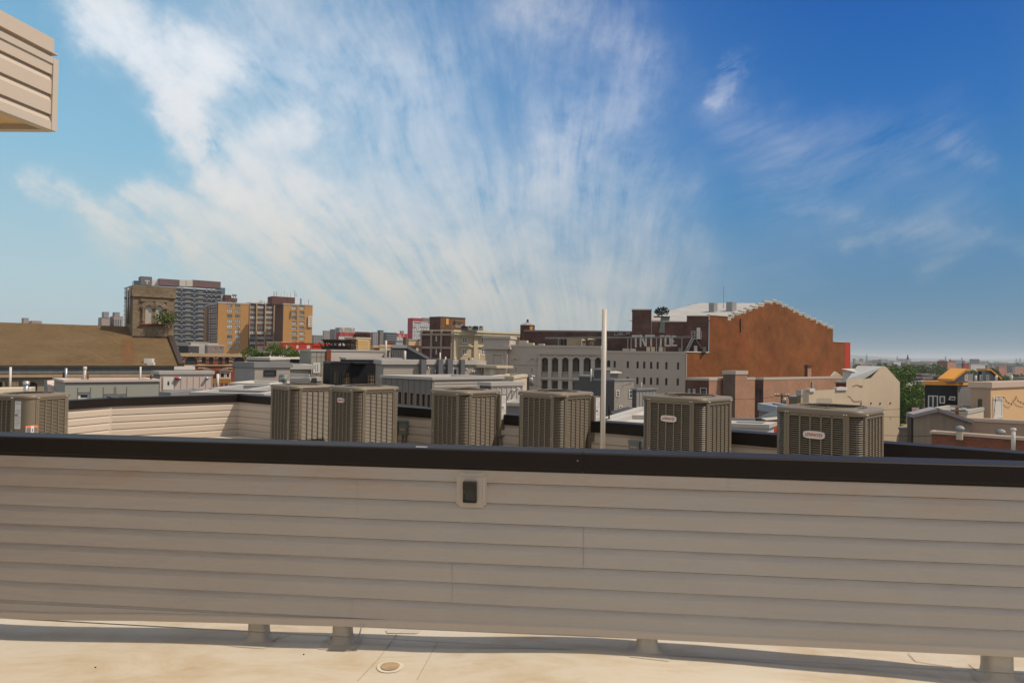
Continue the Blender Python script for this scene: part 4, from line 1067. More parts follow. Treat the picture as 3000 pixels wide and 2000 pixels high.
# main slope, cut on the right by the raking verge
vt = on_roof(491, 988); vb = on_roof(522, 1068)
ut = (vt - EV0).dot(cd); ub = (vb - EV0).dot(cd); uv_ = ub + (ut - ub) * ((zr - vb.z) / (vt.z - vb.z))
mb = MB(); A0 = eF.pt(0, ze); A1 = eF.pt(ub, ze)
B1 = eF.pt(uv_, zr) + back * run; B0 = eF.pt(0, zr) + back * run
mb.quad(A0, A1, B1, B0)
C1_ = eF.pt(uv_, ze) + back * run * 2; C0_ = eF.pt(0, ze) + back * run * 2
mb.quad(B0, B1, C1_, C0_)
mb.build('roof', m_shingle, CH)
mb = MB(); mb.quad(eF.pt(ub, GROUND, -.6), eF.pt(uv_, GROUND, -.6) + back * (run * 2 - 1.2), C1_, A1) ; mb.add([A1, C1_, B1], [[0, 1, 2]]); mb.build('gable_wall', m_stone, CH)
# verge board
mb = MB(); vd = (B1 - A1); sd_ = cd * .35; mb.obox(A1 - Vector((0, 0, .35)) - eF.n * -.02, vd, sd_, Vector((0, 0, .5))); mb.build('verge', M('dark brown verge metal', (.045, .03, .022, 1), .5, .1), CH)
# eaves: gutter, grey fascia, cornice, wall with buttresses and arched openings
mb = MB(); mb.fbox(eF, 0, ub + .1, ze - .16, ze - .01, -.3, .12); mb.build('gutter', M('old dark gutter', (.05, .045, .04, 1), .6, .3), CH)
m_fas = M('weathered blue grey fascia', (.17, .18, .18, 1), .7, .3, 1.2, streaks=.6)
mb = MB(); zf = eF.hit(300, 780 + 1225 / 3.92)[1]; mb.fbox(eF, 0, ub + .1, zf, ze - .165, -.3, .02); mb.build('fascia', m_fas, CH)
mb = MB(); zm_ = eF.hit(300, 780 + 1270 / 3.92)[1]; mb.fbox(eF, 0, ub, zm_, zf - .005, -.3, -.02); mb.build('cornice', M('tan church cornice', (.36, .26, .165, 1), .85, .2, 1.5, streaks=.4), CH)
arcs = []
for x0, x1, y0, y1 in ((-40, 35, 1330, 1460), (318, 430, 1330, 1470)):
    a = eF.rc(x0 / 3.92, 780 + y0 / 3.92, x1 / 3.92, 780 + y1 / 3.92); arcs.append((a[0], a[1], a[2] - 2.5, a[3], 1))
for k in range(1, 5): arcs.append((arcs[0][0] - 3.6 * k, arcs[0][1] - 3.6 * k, *arcs[0][2:]))
wF = Face(eF.pt(0, 0, -.30), cd)
mb = MB(); wall_holes(mb, wF, 0, ub, GROUND, zm_, arcs, .35); mb.build('wall', M('tan church wall', (.27, .225, .165, 1), .9, .2, .8, streaks=.4), CH)
for h in arcs: window(CH.e and CH, wF, h, m_stoned, m_glass, fr=.18, mun=(2, 1), deep=.30, arch=1)
for x0, x1 in ((135, 218), (30, 60), (700, 760), (1120, 1170)):
    a = wF.rc(x0 / 3.92, 1100, x1 / 3.92, 1120); mb = MB(); mb.fbox(wF, a[0], a[1], GROUND, zm_ - .25, .002, .28); mb.build('buttress', m_stone, CH)
# rust run on the slope below the tower corner
mt_, t_, b_ = newm('rust stain'); b_.inputs['Base Color'].default_value = (.20, .085, .03, 1); b_.inputs['Roughness'].default_value = .9
tcn_ = nd(t_, 'ShaderNodeTexCoord'); mp_ = nd(t_, 'ShaderNodeMapping'); mp_.inputs['Scale'].default_value = (2.6, 2.6, .25); t_.links.new(tcn_.outputs['Object'], mp_.inputs[0]); nn_ = nd(t_, 'ShaderNodeTexNoise', Scale=1.5, Detail=5.0); t_.links.new(mp_.outputs[0], nn_.inputs['Vector'])
at_ = nd(t_, 'ShaderNodeVertexColor', layer_name='fade'); mm_ = nd(t_, 'ShaderNodeMath', operation='MULTIPLY'); t_.links.new(nn_.outputs[0], mm_.inputs[0]); t_.links.new(at_.outputs[0], mm_.inputs[1]); t_.links.new(mm_.outputs[0], b_.inputs['Alpha'])
xs_ = (350, 364, 377, 387, 398); mb = MB(); rws = ((990, .0), (1008, .65), (1040, .75), (1069, .35)); P_ = []
for y_, _ in rws: P_ += [on_roof(x_, y_) + nrm.normalized() * (.02 if nrm.z > 0 else -.02) for x_ in xs_]
mb.add(P_, [[j * 5 + i, j * 5 + i + 1, (j + 1) * 5 + i + 1, (j + 1) * 5 + i] for j in range(3) for i in range(4)]); o_ = mb.build('rust_stain', mt_, CH)
ca_ = o_.data.color_attributes.new('fade', 'FLOAT_COLOR', 'POINT')
for i in range(20): v_ = rws[i // 5][1] * (0, .6, 1, .8, 0)[i % 5] * 1.6; ca_.data[i].color = (v_, v_, v_, 1)
# white cornice return at the gable foot
k_ = at(541, 1072, A1.y + .3); mb = MB()
for i, (zz, pr_) in enumerate(((-.75, .05), (-.5, .15), (-.25, .28), (0.0, .42))):
    o_ = eF.pt(ub - .3, ze - .28 + zz, pr_ * .3); mb.obox(o_, cd * (.9 + pr_), -eF.n * 1.2, Vector((0, 0, .24)))
mb.build('cornice_return', m_white, CH)
# tower
tb = at(391, 838, 51.0); TW = Bld(); 
pa_, pb_ = 18, 72
tA = Vector((-math.cos(R(pa_)), math.sin(R(pa_)), 0)); tA = Vector((-cd.y, cd.x, 0)); tD = cd.copy()
tf = Face(tb, tD); wT = tf.hit(511, 900)[0]; lT = 4.2
back_t = -tf.n
fl = Face(tb + back_t * lT, -back_t)
holes = []
for x0, x1, y0, y1 in ((480, 632, 768, 1160), (705, 850, 775, 1165)):
    holes.append((*tf.rc(*rect(rf, x0, y0, x1, y1)), 1))
mb = MB(); wall_holes(mb, tf, 0, wT, GROUND, tb.z, holes, .3)
wall_holes(mb, fl, 0, lT, GROUND, tb.z, (), .3)
q = lambda p, z: Vector((p.x, p.y, z))
p1 = tf.pt(wT, 0); p2 = p1 + back_t * lT; p3 = tb + back_t * lT
mb.quad(q(p1, GROUND), q(p2, GROUND), q(p2, tb.z), q(p1, tb.z)); mb.quad(q(p2, GROUND), q(p3, GROUND), q(p3, tb.z), q(p2, tb.z))
mb.quad(q(tb, tb.z - .02), q(p1, tb.z - .02), q(p2, tb.z - .02), q(p3, tb.z - .02))
tw = mb.build('bell_tower', m_stone, CH)
for h in holes:
    mb = MB(); k = 14; uc = (h[0] + h[1]) / 2; w_ = (h[1] - h[0]) / 2; zt_ = h[3] - w_
    mb.fpoly(tf, [(h[0], h[2]), (h[1], h[2])] + [(uc + w_ * math.cos(math.pi * i / k), zt_ + w_ * math.sin(math.pi * i / k)) for i in range(k + 1)], -.12, -.06)
    nl = 22
    for i in range(nl):
        zz = h[2] + (h[3] - h[2]) * i / nl; hw = w_ if zz < zt_ else math.sqrt(max(0, w_ * w_ - (zz - zt_) ** 2))
        if hw > .1: mb.fbox(tf, uc - hw + .01, uc + hw - .01, zz, zz + .03, -.059, -.04)
    mb.build('louvred_window', m_white, CH, tw)
    mb = MB()   # raised arch ring
    for i in range(k):
        a0, a1 = math.pi * i / k, math.pi * (i + 1) / k
        ro, ri = w_ + .32, w_ + .01
        pts_ = [(uc + ri * math.cos(a0), zt_ + ri * math.sin(a0)), (uc + ro * math.cos(a0), zt_ + ro * math.sin(a0)), (uc + ro * math.cos(a1) * .999, zt_ + ro * math.sin(a1)), (uc + ri * math.cos(a1), zt_ + ri * math.sin(a1))]
        mb.fpoly(tf, pts_, .002, .12)
    mb.build('arch_surround', m_stone, CH, tw)
mb = MB(); z_c = tf.hit(450, 790 + 555 / 7.35)[1]; z_c2 = tf.hit(450, 790 + 595 / 7.35)[1]
mb.fbox(tf, -.06, wT + .06, z_c2, z_c, .0, .12); mb.fbox(fl, 0, lT - .02, z_c2, z_c, .0, .12); mb.fbox(tf, -.1, wT + .1, z_c + .002, tb.z + .05, .003, .07)
mb.build('string_course', m_stone, CH, tw)
mb = MB(); h_ = tf.rc(*rect(rf, 375, 640, 985, 690)); mb.fbox(tf, h_[0], h_[1], h_[2], h_[3], .003, .12)
h2 = tf.rc(*rect(rf, 940, 690, 980, 925)); mb.fbox(tf, h2[0], h2[1], h2[2], h2[3] - .01, .003, .10)
h2 = tf.rc(*rect(rf, 415, 800, 455, 1110)); mb.fbox(tf, h2[0], h2[1], h2[2], h2[3], .003, .14); mb.build('hood_mould', m_stone, CH, tw)
mb = MB(); h_ = tf.rc(*rect(rf, 370, 1165, 900, 1190)); mb.fbox(tf, h_[0], h_[1], h_[2], h_[3], .003, .16); mb.build('sill', M('rusty red sill', (.22, .06, .02, 1), .8, .2), CH, tw)
mb = MB(); h_ = tf.rc(*rect(rf, 215, 1460, 960, 1500)); mb.fbox(tf, h_[0], h_[1] + .3, h_[2], h_[3] + .1, .003, .3); mb.build('base_flashing', M('dark brown verge metal', (.045, .03, .022, 1)), CH, tw)
mb = MB(); mb.smooth = True
pz0, pz1 = fl.hit(379, 948)[1], fl.hit(378, 845)[1]; mb.cyl(fl.pt(lT * .55, pz0, .1), fl.pt(lT * .5, pz1, .1), .08, n=8); mb.cyl(fl.pt(lT * .8, pz0, .1), fl.pt(lT * .8, pz0 + 2.6, .1), .05, n=8); mb.build('downpipe', m_galv, CH, tw)
# roof vent hood
vp = on_roof(434, 1064); RV = Thing('roof_vent', 'small white hooded vent low on the tan church roof', 'roof vent', vp)
mb = MB(); mb.obox(vp + Vector((-.25, -.1, -.1)), (.5, .12, 0), (-.08, .45, 0), (0, 0, .42)); mb.build('hood', m_white, RV)
mb = MB(); mb.obox(vp + Vector((.1, -.35, -.12)), (.4, .1, 0), (-.02, .25, 0), (0, 0, .2)); mb.build('spout', m_white, RV)

# ---- leaf and tree helpers
def leafcloud(mb, c, rad, n, size, rnd, flat=1.0):
    for _ in range(n):
        while True:
            p = Vector((rnd.uniform(-1, 1), rnd.uniform(-1, 1), rnd.uniform(-1, 1)))
            if .25 < p.length < 1: break
        k = p.length; p = p * (.75 + .25 / max(k, .3) * .6) if k < .8 else p
        q_ = Vector((c[0] + p.x * rad[0], c[1] + p.y * rad[1], c[2] + p.z * rad[2]))
        a = Vector((rnd.gauss(0, 1), rnd.gauss(0, 1), rnd.gauss(0, .7) * flat)).normalized(); b_ = a.orthogonal().normalized(); b_ = (b_ * math.cos(rnd.random() * 6.3) + a.cross(b_) * math.sin(rnd.random() * 6.3)).normalized(); a2 = a.cross(b_)
        s_ = size * rnd.uniform(.6, 1.3)
        mb.quad(q_ - b_ * s_, q_ + a2 * s_ * .6, q_ + b_ * s_, q_ - a2 * s_ * .6)
m_leaf = LEAF('bright green leaves', (.10, .17, .015, 1), (.035, .075, .010, 1))
m_leafd = LEAF('deep green leaves', (.050, .095, .018, 1), (.018, .042, .010, 1))
m_leaff = LEAF('distant green leaves', (.115, .175, .035, 1), (.045, .085, .018, 1))
m_bark = M('bark', (.09, .065, .045, 1), .9, .2, 4)
def tree(label, base, h, rad, seed, lm, n=2600, size=.16, cat='tree', name='tree', group=None, lumps=11, trunk=True, crown0=.35):
    rnd = random.Random(seed); base = Vector(base); T = Thing(name, label, cat, base, group)
    mb = MB(); mb.smooth = True; r_ = h * .022
    top = base + Vector((rnd.uniform(-.3, .3), 0, h * .6)); mb.cyl(base, top, r_ * 1.3, r_ * .6, n=8)
    L_ = []
    for i in range(lumps):
        a = 2.4 * i + rnd.random(); zz = crown0 + (1 - crown0) * ((i + .5) / lumps); k = math.sin(math.pi * min(1, max(.12, (zz - crown0 * .7) / (1.05 - crown0 * .7)))) ** .6
        c_ = base + Vector((math.cos(a) * rad * .62 * k, math.sin(a) * rad * .62 * k, h * (zz * .92)))
        L_.append((c_, rad * rnd.uniform(.30, .48) * (.6 + .5 * k)))
        mb.cyl(base + Vector((0, 0, h * min(.55, zz * .6))), c_, r_ * .45, r_ * .12, n=5)
    mb.build('trunk', m_bark, T)
    mb = MB(); tot = sum(r_ ** 2 for _, r_ in L_)
    for c_, r_ in L_: leafcloud(mb, c_, (r_, r_, r_ * .8), int(n * r_ * r_ / tot), size, rnd)
    mb.build('crown', lm, T); return T
# plant growing from the tower
pc = tf.pt(*tf.hit(487, 948), .15); PL = Thing('tree_of_heaven_shrub' if False else 'wild_shrub', 'green wild shrub growing out of the church tower beside its louvred arches', 'shrub', pc)
rnd = random.Random(3); mb = MB(); mb.smooth = True; ends = []
for (px, py) in ((455, 930), (468, 920), (475, 938), (490, 922), (500, 935), (510, 928), (462, 945), (485, 930), (497, 945), (470, 928)):
    u, z = tf.hit(px, py); e_ = tf.pt(u, z, .3 + rnd.random() * .7); mid = pc.lerp(e_, .5) + Vector((0, 0, .15)); mb.tube([pc, mid, e_], .02, 5); ends.append(e_)
mb.build('stem', m_bark, PL); mb = MB()
for e_ in ends: leafcloud(mb, e_, (.34, .34, .26), 46, .075, rnd)
mb.build('foliage', m_leaf, PL)

# ================================================================== left middle ground
def poles(lst):
    for name, label, px, y0, y1, Y, r_, mt_, cap_ in lst:
        a = at(px, y0, Y); b_ = at(px, y1, Y); mb = MB(); mb.smooth = True; mb.cyl((a.x, a.y, b_.z - .3), a, r_, n=10)
        if cap_: mb.lathe((a.x, a.y, a.z - .06), [(r_ * 1.35, 0), (r_ * 1.35, .10), (0, .12)], 10)
        tag(mb.build(name, mt_), label, 'vent pipe')
poles([('vent_pipe', 'thin white pole in front of the church at the far left', 31, 1075, 1145, 29, .045, m_white, False),
       ('vent_pipe', 'grey capless vent pipe before the church eaves, left of a white capped one', 194, 1078, 1115, 29, .05, m_galv, False),
       ('vent_pipe', 'white capped vent pipe before the church eaves', 249, 1077, 1115, 29, .055, m_pipe, True),
       ('vent_pipe', 'short rusty pipe stub before the church eaves', 187, 1090, 1115, 29, .045, M('rusty pipe', (.10, .05, .03, 1), .8, .2), False),
       ('vent_pipe', 'short rusty pipe with white foot right of the capped vent pipe', 258, 1092, 1112, 29, .03, M('rusty pipe', (.10, .05, .03, 1)), False),
       ('vent_pipe', 'thin white pole before the right end of the church eaves', 412, 1074, 1110, 29, .035, m_white, False),
       ('vent_pipe', 'short dark pipe near the right end of the long sage roof', 443, 1098, 1114, 29, .045, m_bronze, False),
       ('vent_pipe', 'galvanised vent with cap behind the leftmost condenser', 77, 1121, 1148, 20, .065, m_galv, True)])
# sage green panel house
w1 = [(*rect(r1, 892, 1445, 1040, 1540),), (*rect(r1, 1190, 1466, 1310, 1540),), (*rect(r1, 1336, 1466, 1455, 1540),)]
B = bld('rooftop_storey', 'sage grey panelled top storey with white parapet below the church roof', 'building', (191, 1113), 27, xr=466, pa=36, pb=54, lenA=2.2, mats=(m_green, m_green), wb=w1, cop=.09, cmat=m_pinkw, rmat=m_roofw, wstyle=dict(fm=m_wframe, mun=(1, 1), fr=.10), zb=-6)
mb = MB()
for x in (896, 1042, 1190, 1316, 1334, 1458):
    u, z = B.fB.hit(*r1(x, 1350)); mb.fbox(B.fB, u - .008, u + .008, -2.5, B.zt - .3, .001, .012)
mb.fbox(B.fB, .02, B.lenB, B.fB.hit(*r1(1000, 1345))[1], B.fB.hit(*r1(1000, 1341))[1], .001, .013); mb.build('panel_joints', M('dark joint', (.12, .12, .11, 1)), B.T)
# white sloping parapet return at its left
a = at(138, 1114, 29.5); b_ = at(190, 1114, 30.5); WR = Thing('parapet_return', 'white sloping parapet end wall left of the sage panelled storey', 'wall', a)
mb = MB(); p_ = [at(138, 1114, 29), at(190, 1114, 30), at(201, 1172, 28), at(142, 1172, 27)]
k_ = [v + Vector((0, .9, 0)) for v in p_]; mb.add(p_ + k_, [[3, 2, 1, 0], [0, 1, 5, 4], [1, 2, 6, 5], [3, 0, 4, 7], [4, 5, 6, 7]]); mb.build('sloping_face', m_pinkw, WR)
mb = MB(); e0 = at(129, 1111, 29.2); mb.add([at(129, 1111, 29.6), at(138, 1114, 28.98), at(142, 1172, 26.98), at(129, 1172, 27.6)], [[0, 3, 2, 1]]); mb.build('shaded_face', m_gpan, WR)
# low cream roof ridge at far left behind the condenser
a = at(-60, 1140, 20); mb = MB(); p_ = [at(-80, 1141, 20), at(72, 1137, 20.5), at(100, 1134, 21), at(112, 1152, 21)]
T = Thing('low_roof', 'cream low pitched roof end peeking over the leftmost condenser', 'roof', a); mb.obox(a - Vector((0, 0, .9)), at(92, 1137, 21.5) - a, Vector((-.5, .9, 0)), Vector((0, 0, .9))); mb.build('roof', m_stucco, T)
# stair box with battens, door, lamps
B = bld('stair_penthouse', 'pale pinkish batten clad stair box with a white glazed door and three wall lamps', 'penthouse', (469, 1087), 31, xl=449, xr=623, pa=40, pb=74, mats=(m_gpan, m_pinkw), cop=.14, cproj=.06, cmat=m_coplt, wb=[(*rect(r1, 1872, 1272, 1990, 1418),)], wstyle=dict(fm=m_white, fr=.17, mun=(1, 3), proud=True, name='door'), zb=-1.4)
mb = MB(); battens(mb, B.fB, .1, B.lenB - .02, B.zb, B.zt - .25, .26, .03, .02); mb.build('battens', m_pinkw, B.T)
for x, c_ in ((2022, m_red), (2058, m_galv), (2085 + 390, m_galv)):
    u, z = B.fB.hit(*( r1(x, 1285) if x < 2100 else r2(412, 1285)))
    mb = MB(); mb.smooth = True; mb.cyl(B.fB.pt(u, z, 0), B.fB.pt(u, z, .16), .055, .07, n=12); mb.build('wall_lamp', c_, B.T)
def roofbox(label, p, Y, xl, xr, pa, pb, cm, wm, rm=None, cop=.25, lenB=3, lenA=3, **k):
    return bld('low_roof', label, 'roof', p, Y, xl=xl, xr=xr, pa=pa, pb=pb, mats=(wm,), cmat=cm, rmat=rm, cop=cop, lenB=lenB, lenA=lenA, **k)
roofbox('pale grey low roof edge under the batten clad stair box', (500, 1149), 25, 470, None, 30, 78, m_copgr, m_gpan, m_roofd, .2, lenB=2.5)
roofbox('flat dark roof with pale coping between the stair box and the grey sided box', (735, 1140), 27, 618, None, 12, 50, m_coplt, m_gpan, m_roofd, .12, lenB=3)
roofbox('dark flat roof strip nearest behind the rear parapet corner', (770, 1153), 24, 560, None, 6, 50, m_coplt, m_gpan, m_roofd, .12, lenB=2)
roofbox('batten faced grey roof base carrying the grey sided box', (790, 1124), 36, 676, None, 14, 50, m_white, m_gpan, m_roofg, .1, lenB=3, bat=.3)
poles([('vent_pipe', 'thin white pipe in front of the Victorian brick block', 638, 1095, 1130, 33, .06, m_white, False)])
# grey sided box with a dark window
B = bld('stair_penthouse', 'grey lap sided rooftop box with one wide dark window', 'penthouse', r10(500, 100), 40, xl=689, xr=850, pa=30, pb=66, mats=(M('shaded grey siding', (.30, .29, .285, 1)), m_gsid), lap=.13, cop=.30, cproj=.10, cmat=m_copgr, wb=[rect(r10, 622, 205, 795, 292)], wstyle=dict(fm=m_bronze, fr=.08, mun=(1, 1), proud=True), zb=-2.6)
MT = Thing('electric_meters', 'cluster of grey electric meters on the roof by the grey sided box', 'meter', at(*r10(885, 365), 38))
for i in range(3):
    c_ = at(*r10(862 + 25 * i, 355), 38); mb = MB(); mb.smooth = True; mb.obox(c_ + Vector((-.13, 0, -.45)), (.24, .08, 0), (-.05, .15, 0), (0, 0, .8)); mb.cyl(c_ + Vector((0, 0, .1)), c_ + Vector((.03, -.16, .1)), .1, n=12); mb.build('meter', m_grey, MT)
# white balcony house
B = bld('rowhouse', 'small white house with a flat eave, door, window and white balcony railing', 'house', (849, 1068), 54, xr=905, pa=36, pb=54, lenA=5, mats=(m_white, m_white), cop=.35, cproj=.5, cmat=m_coplt, wb=[rect(r10, 1000, 172, 1044, 235), rect(r10, 1126, 168, 1166, 235)], wstyle=dict(fm=m_white, fr=.14, mun=(1, 1), proud=True))
RL = Face(at(*r10(985, 250), 51.5), at(*r10(1262, 250), 50.5) - at(*r10(985, 250), 51.5))
T = Thing('balcony_railing', 'white balcony railing with thin balusters in front of the small white house', 'railing', RL.pt(0, 0)); zt_ = at(*r10(985, 250), 51.5).z; zb2 = at(*r10(985, 305), 51.5).z; ln = (at(*r10(1262, 250), 50.5) - at(*r10(985, 250), 51.5)).length
mb = MB(); mb.fbox(RL, 0, ln, zt_ - .08, zt_, 0, .08); mb.fbox(RL, 0, ln, zb2, zb2 + .08, 0, .08)
for i in range(26): u = ln * i / 25; mb.fbox(RL, u - .03, u + .03, zb2 + .08, zt_ - .08, .02, .06)
mb.build('rail', m_white, T)
B = roofbox('white balcony deck slab below the small white house', r10(1255, 308), 50.5, 845, None, 4, 60, m_coplt, m_gpan, m_roofg, .3, lenB=3, z1=zb2 - .02)
roofbox('grey low roof between the grey sided box and the planted roof', (790, 1047), 66, 724, None, 6, 50, m_white, m_gpan, m_roofw, .25, lenB=10)
roofbox('dark edged roof terrace carrying green shrubs', (882, 1052), 72, 786, None, 5, 60, m_blk, m_brickred, m_roofd, .7, lenB=8)
for i, (x, y, Y, h, r_, lb) in enumerate(((735, 1052, 76, 1.2, 1.1, 'small leafy shrub at the left end of the planted roof'), (800, 1052, 76, 1.7, 1.3, 'tall bushy shrub on the planted roof terrace, left of its middle'),
        (825, 1052, 76.5, 1.6, 1.5, 'bushy shrub in the middle of the planted roof terrace'), (850, 1053, 76, 1.2, 1.2, 'lower shrub right of the middle of the planted terrace'), (872, 1054, 76, .9, .9, 'low shrub at the right end of the planted terrace'), (770, 1052, 76, .7, 1.0, 'sparse low shrub between the two clumps on the planted roof'))):
    b_ = at(x, y, Y); tree(lb, b_, h, r_, 20 + i, m_leaf, 520, .10, 'shrub', 'shrub', 'shrubs on the planted roof', 7, True, .2)

# ---- Victorian brick block with arches
aw = [(*rect(r2, 170, 1042, 300, 1128), 1), (*rect(r2, 722, 1046, 845, 1128), .95)]
for x0, x1 in ((355, 400), (441, 486), (548, 593), (626, 668)): aw.append((*rect(r2, x0, 1046, x1, 1128), 1))
for x0, x1 in ((555, 582), (594, 648), (656, 676), (340, 380), (400, 450)): aw.append((*rect(r2, x0, 1215, x1, 1290), 0))
B = bld('brick_block', 'Victorian red brick block with striped arches and a deep tan cornice', 'building', r2(62, 1000), 140, xr=r2(885, 0)[0], pa=36, pb=54, lenA=14, mats=(m_brickred, m_brickred), wb=aw, cop=.6, cproj=.4, cmat=M('tan tin cornice', (.40, .29, .17, 1), .7, .15, .6), wstyle=dict(fm=m_bronze, fr=.22, mun=(2, 1)), rmat=m_roofg)
m_band = M('pale stone band', (.50, .38, .25, 1), .8, .1)
for i, h in enumerate(B.hB[:6]):
    uc = (h[0] + h[1]) / 2; w_ = (h[1] - h[0]) / 2; zs_ = h[3] - w_; mb = MB()
    if i < 2:
        for k in range(9):
            a_ = math.pi * (k + .5) / 9 ; d_ = Vector((math.cos(a_), math.sin(a_))); n_ = Vector((-d_.y, d_.x)) * .07
            r0_, r1_ = w_ + .12, w_ + .95
            pts_ = [(uc + d_.x * r0_ - n_.x, zs_ + d_.y * r0_ - n_.y), (uc + d_.x * r1_ - n_.x * 1.6, zs_ + d_.y * r1_ - n_.y * 1.6), (uc + d_.x * r1_ + n_.x * 1.6, zs_ + d_.y * r1_ + n_.y * 1.6), (uc + d_.x * r0_ + n_.x, zs_ + d_.y * r0_ + n_.y)]
            mb.fpoly(B.fB, pts_, .003, .12)
        for s_ in (-1, 1):
            for k in range(3): mb.fbox(B.fB, uc + s_ * (w_ + .2) - (1.5 if s_ < 0 else 0), uc + s_ * (w_ + .2) + (1.5 if s_ > 0 else 0), zs_ - .6 - k * .65, zs_ - .4 - k * .65, .003, .12)
        mb.build('striped_voussoirs', m_band, B.T)
    else:
        k = 10
        for j in range(k):
            a0, a1 = math.pi * j / k, math.pi * (j + 1) / k; ri, ro = w_ + .12, w_ + .5
            mb.fpoly(B.fB, [(uc + ri * math.cos(a0), zs_ + ri * math.sin(a0)), (uc + ro * math.cos(a0), zs_ + ro * math.sin(a0)), (uc + ro * math.cos(a1), zs_ + ro * math.sin(a1)), (uc + ri * math.cos(a1), zs_ + ri * math.sin(a1))], .003, .14)
        mb.build('arch_surround', m_band, B.T)
mb = MB(); h_ = B.fB.rc(*rect(r2, 60, 1130, 725, 1142)); mb.fbox(B.fB, 0, B.lenB, h_[2], h_[3], .003, .25); mb.build('string_course', M('tan tin cornice', (.40, .29, .17, 1)), B.T)
for x0, x1 in ((330, 495), (535, 690)):      # little bay roofs and bay fronts
    h_ = B.fB.rc(*rect(r2, x0, 1158, x1, 1200)); mb = MB(); u0, u1, z0, z1 = h_
    P_ = [B.fB.pt(u0, z0, .9), B.fB.pt(u1, z0, .9), B.fB.pt(u1 - 1.4, z1, 0), B.fB.pt(u0 + 1.4, z1, 0), B.fB.pt(u0, z0, 0), B.fB.pt(u1, z0, 0)]
    mb.add(P_, [[0, 1, 2, 3], [4, 0, 3], [1, 5, 2], [4, 5, 1, 0]]); mb.build('bay_roof', M('slate brown bay roof', (.12, .085, .07, 1), .8, .2), B.T)
mb = MB(); h_ = B.fB.rc(*rect(r2, 548, 1200, 684, 1300)); u0, u1, z0, z1 = h_
for a_, b2, c2, d2 in ((u0, u1, z1 - .5, z1), (u0, u1, z0, z0 + .5), (u0, u0 + .35, z0 + .5, z1 - .5), (u1 - .35, u1, z0 + .5, z1 - .5), (u0 + 1.25, u0 + 1.6, z0 + .5, z1 - .5), (u1 - 1.35, u1 - 1.0, z0 + .5, z1 - .5)): mb.fbox(B.fB, a_, b2, c2, d2, .003, .5)
mb.build('bay_frame', m_pinkw, B.T)
a = at(*r2(484, 1318), 90); b_ = at(*r2(690, 1314), 90); mb = MB(); f_ = Face(a, b_ - a); mb.fbox(f_, 0, (b_ - a).length, a.z - .25, a.z + .35, -.05, 0)
T = Thing('barrier', 'orange barrier rail on the roof in front of the Victorian block', 'barrier', a); mb.build('rail', m_ply, T)
for k in range(4): u = (b_ - a).length * (k + .5) / 4; mb = MB(); mb.fbox(f_, u - .05, u + .05, a.z - 1.2, a.z - .251, -.05, 0); mb.build('post', m_white, T)
# buildings just behind it
bld('warehouse', 'blank dirty pale grey upper wall behind the Victorian block', 'building', r2(232, 866), 190, xl=552, xr=610, pa=40, pb=76, mats=(m_gpan, M('dirty pale render', (.42, .39, .36, 1), .9, .2, .3, streaks=.8)), cop=.2)
B = bld('rowhouse', 'mauve grey shingled house top with two small dark windows', 'house', r2(425, 900), 178, xl=600, xr=656, pa=60, pb=84, mats=(M('mauve shingle', (.24, .19, .18, 1), .9, .1),), wb=[rect(r2, 490, 922, 530, 965), rect(r2, 556, 922, 600, 965)], wstyle=dict(fm=m_conc, fr=.3, mun=(1, 1)), cop=.3)
B = bld('rowhouse', 'dark mansard house top with a white dormer beside the church verge', 'house', r2(205, 905), 185, xl=505, pa=4, pb=70, lenB=10, mats=(M('dark mansard slate', (.05, .05, .055, 1), .8, .3),), wa=[rect(r2, 52, 925, 90, 962)], wstyle=dict(fm=m_white, fr=.5, mun=(1, 1), proud=True), cop=.2)
B = bld('rowhouse', 'pale flat roofed buildings between the grey tower foot and the Victorian cornice', 'house', r2(400, 880), 230, xl=505, pa=3, pb=70, lenB=10, mats=(M('pale distant render', (.38, .33, .30, 1), .9, .25, .2),), cop=.4)
# ================================================================== tall blocks, left
# blue grey glass tower with pale floor lines
B = bld('apartment_tower', 'tall blue grey glass tower with pale floor lines behind the church tower', 'tower', rf(240, 325), 440, xl=rf(38, 0)[0], xr=rf(2120, 0)[0], pa=70, pb=84, lenA=10, mats=(m_glassb, M('blue grey tower cladding', (.036, .046, .062, 1), .35, .25, .08, fine=.5)), cop=.6, cproj=.3, cmat=m_gpan)
m_floor = M('pale floor line', (.50, .45, .40, 1), .6, .05)
u0 = 0; u1 = B.lenB; fcs = B.fB
for i in range(20):
    z = fcs.hit(*rf(1500, 505 + 98.3 * i))[1]
    if z < GROUND + 2: break
    mb = MB(); mb.fbox(fcs, .3, u1 + .3, z - .16, z + .16, .003, .25); mb.fbox(B.fA, .2, B.lenA, z - .2, z + .2, .003, .3); mb.build('floor_band', m_floor, B.T)
cnt = 0
for i in range(14):
    for x0, x1, y in ((1120, 1175, 458), (1245, 1280, 430), (1350, 1452, 468), (1515, 1555, 440), (1618, 1722, 480), (1785, 1820, 455), (1890, 1920, 458), (1985, 2020, 462)):
        if x0 > 1760 and i > 2: continue
        if cnt >= 92: break
        yy = y + 98.3 * i; h = fcs.rc(*rect(rf, x0, yy - 12 if x1 - x0 > 45 else yy - 40, x1, yy + 5)); mb = MB(); mb.fbox(fcs, h[0], h[1], h[2], h[3], .003, .28); mb.mi = 1; mb.fbox(fcs, h[0] - .1, h[1] + .1, h[2] - .13, h[2] + .13, .281, .36)
        mb.build('window', [m_glassb, m_floor], B.T); cnt += 1
bk = B
def block(T, fc, x0, y0, x1, y1, fn, depth, mat, name, zlo=None, n=0.0):
    h = fc.rc(*rect(fn, x0, y0, x1, y1)); mb = MB(); mb.fbox(fc, h[0], h[1], h[2] if zlo is None else zlo, h[3], -depth + n, n); return mb.build(name, mat, T)
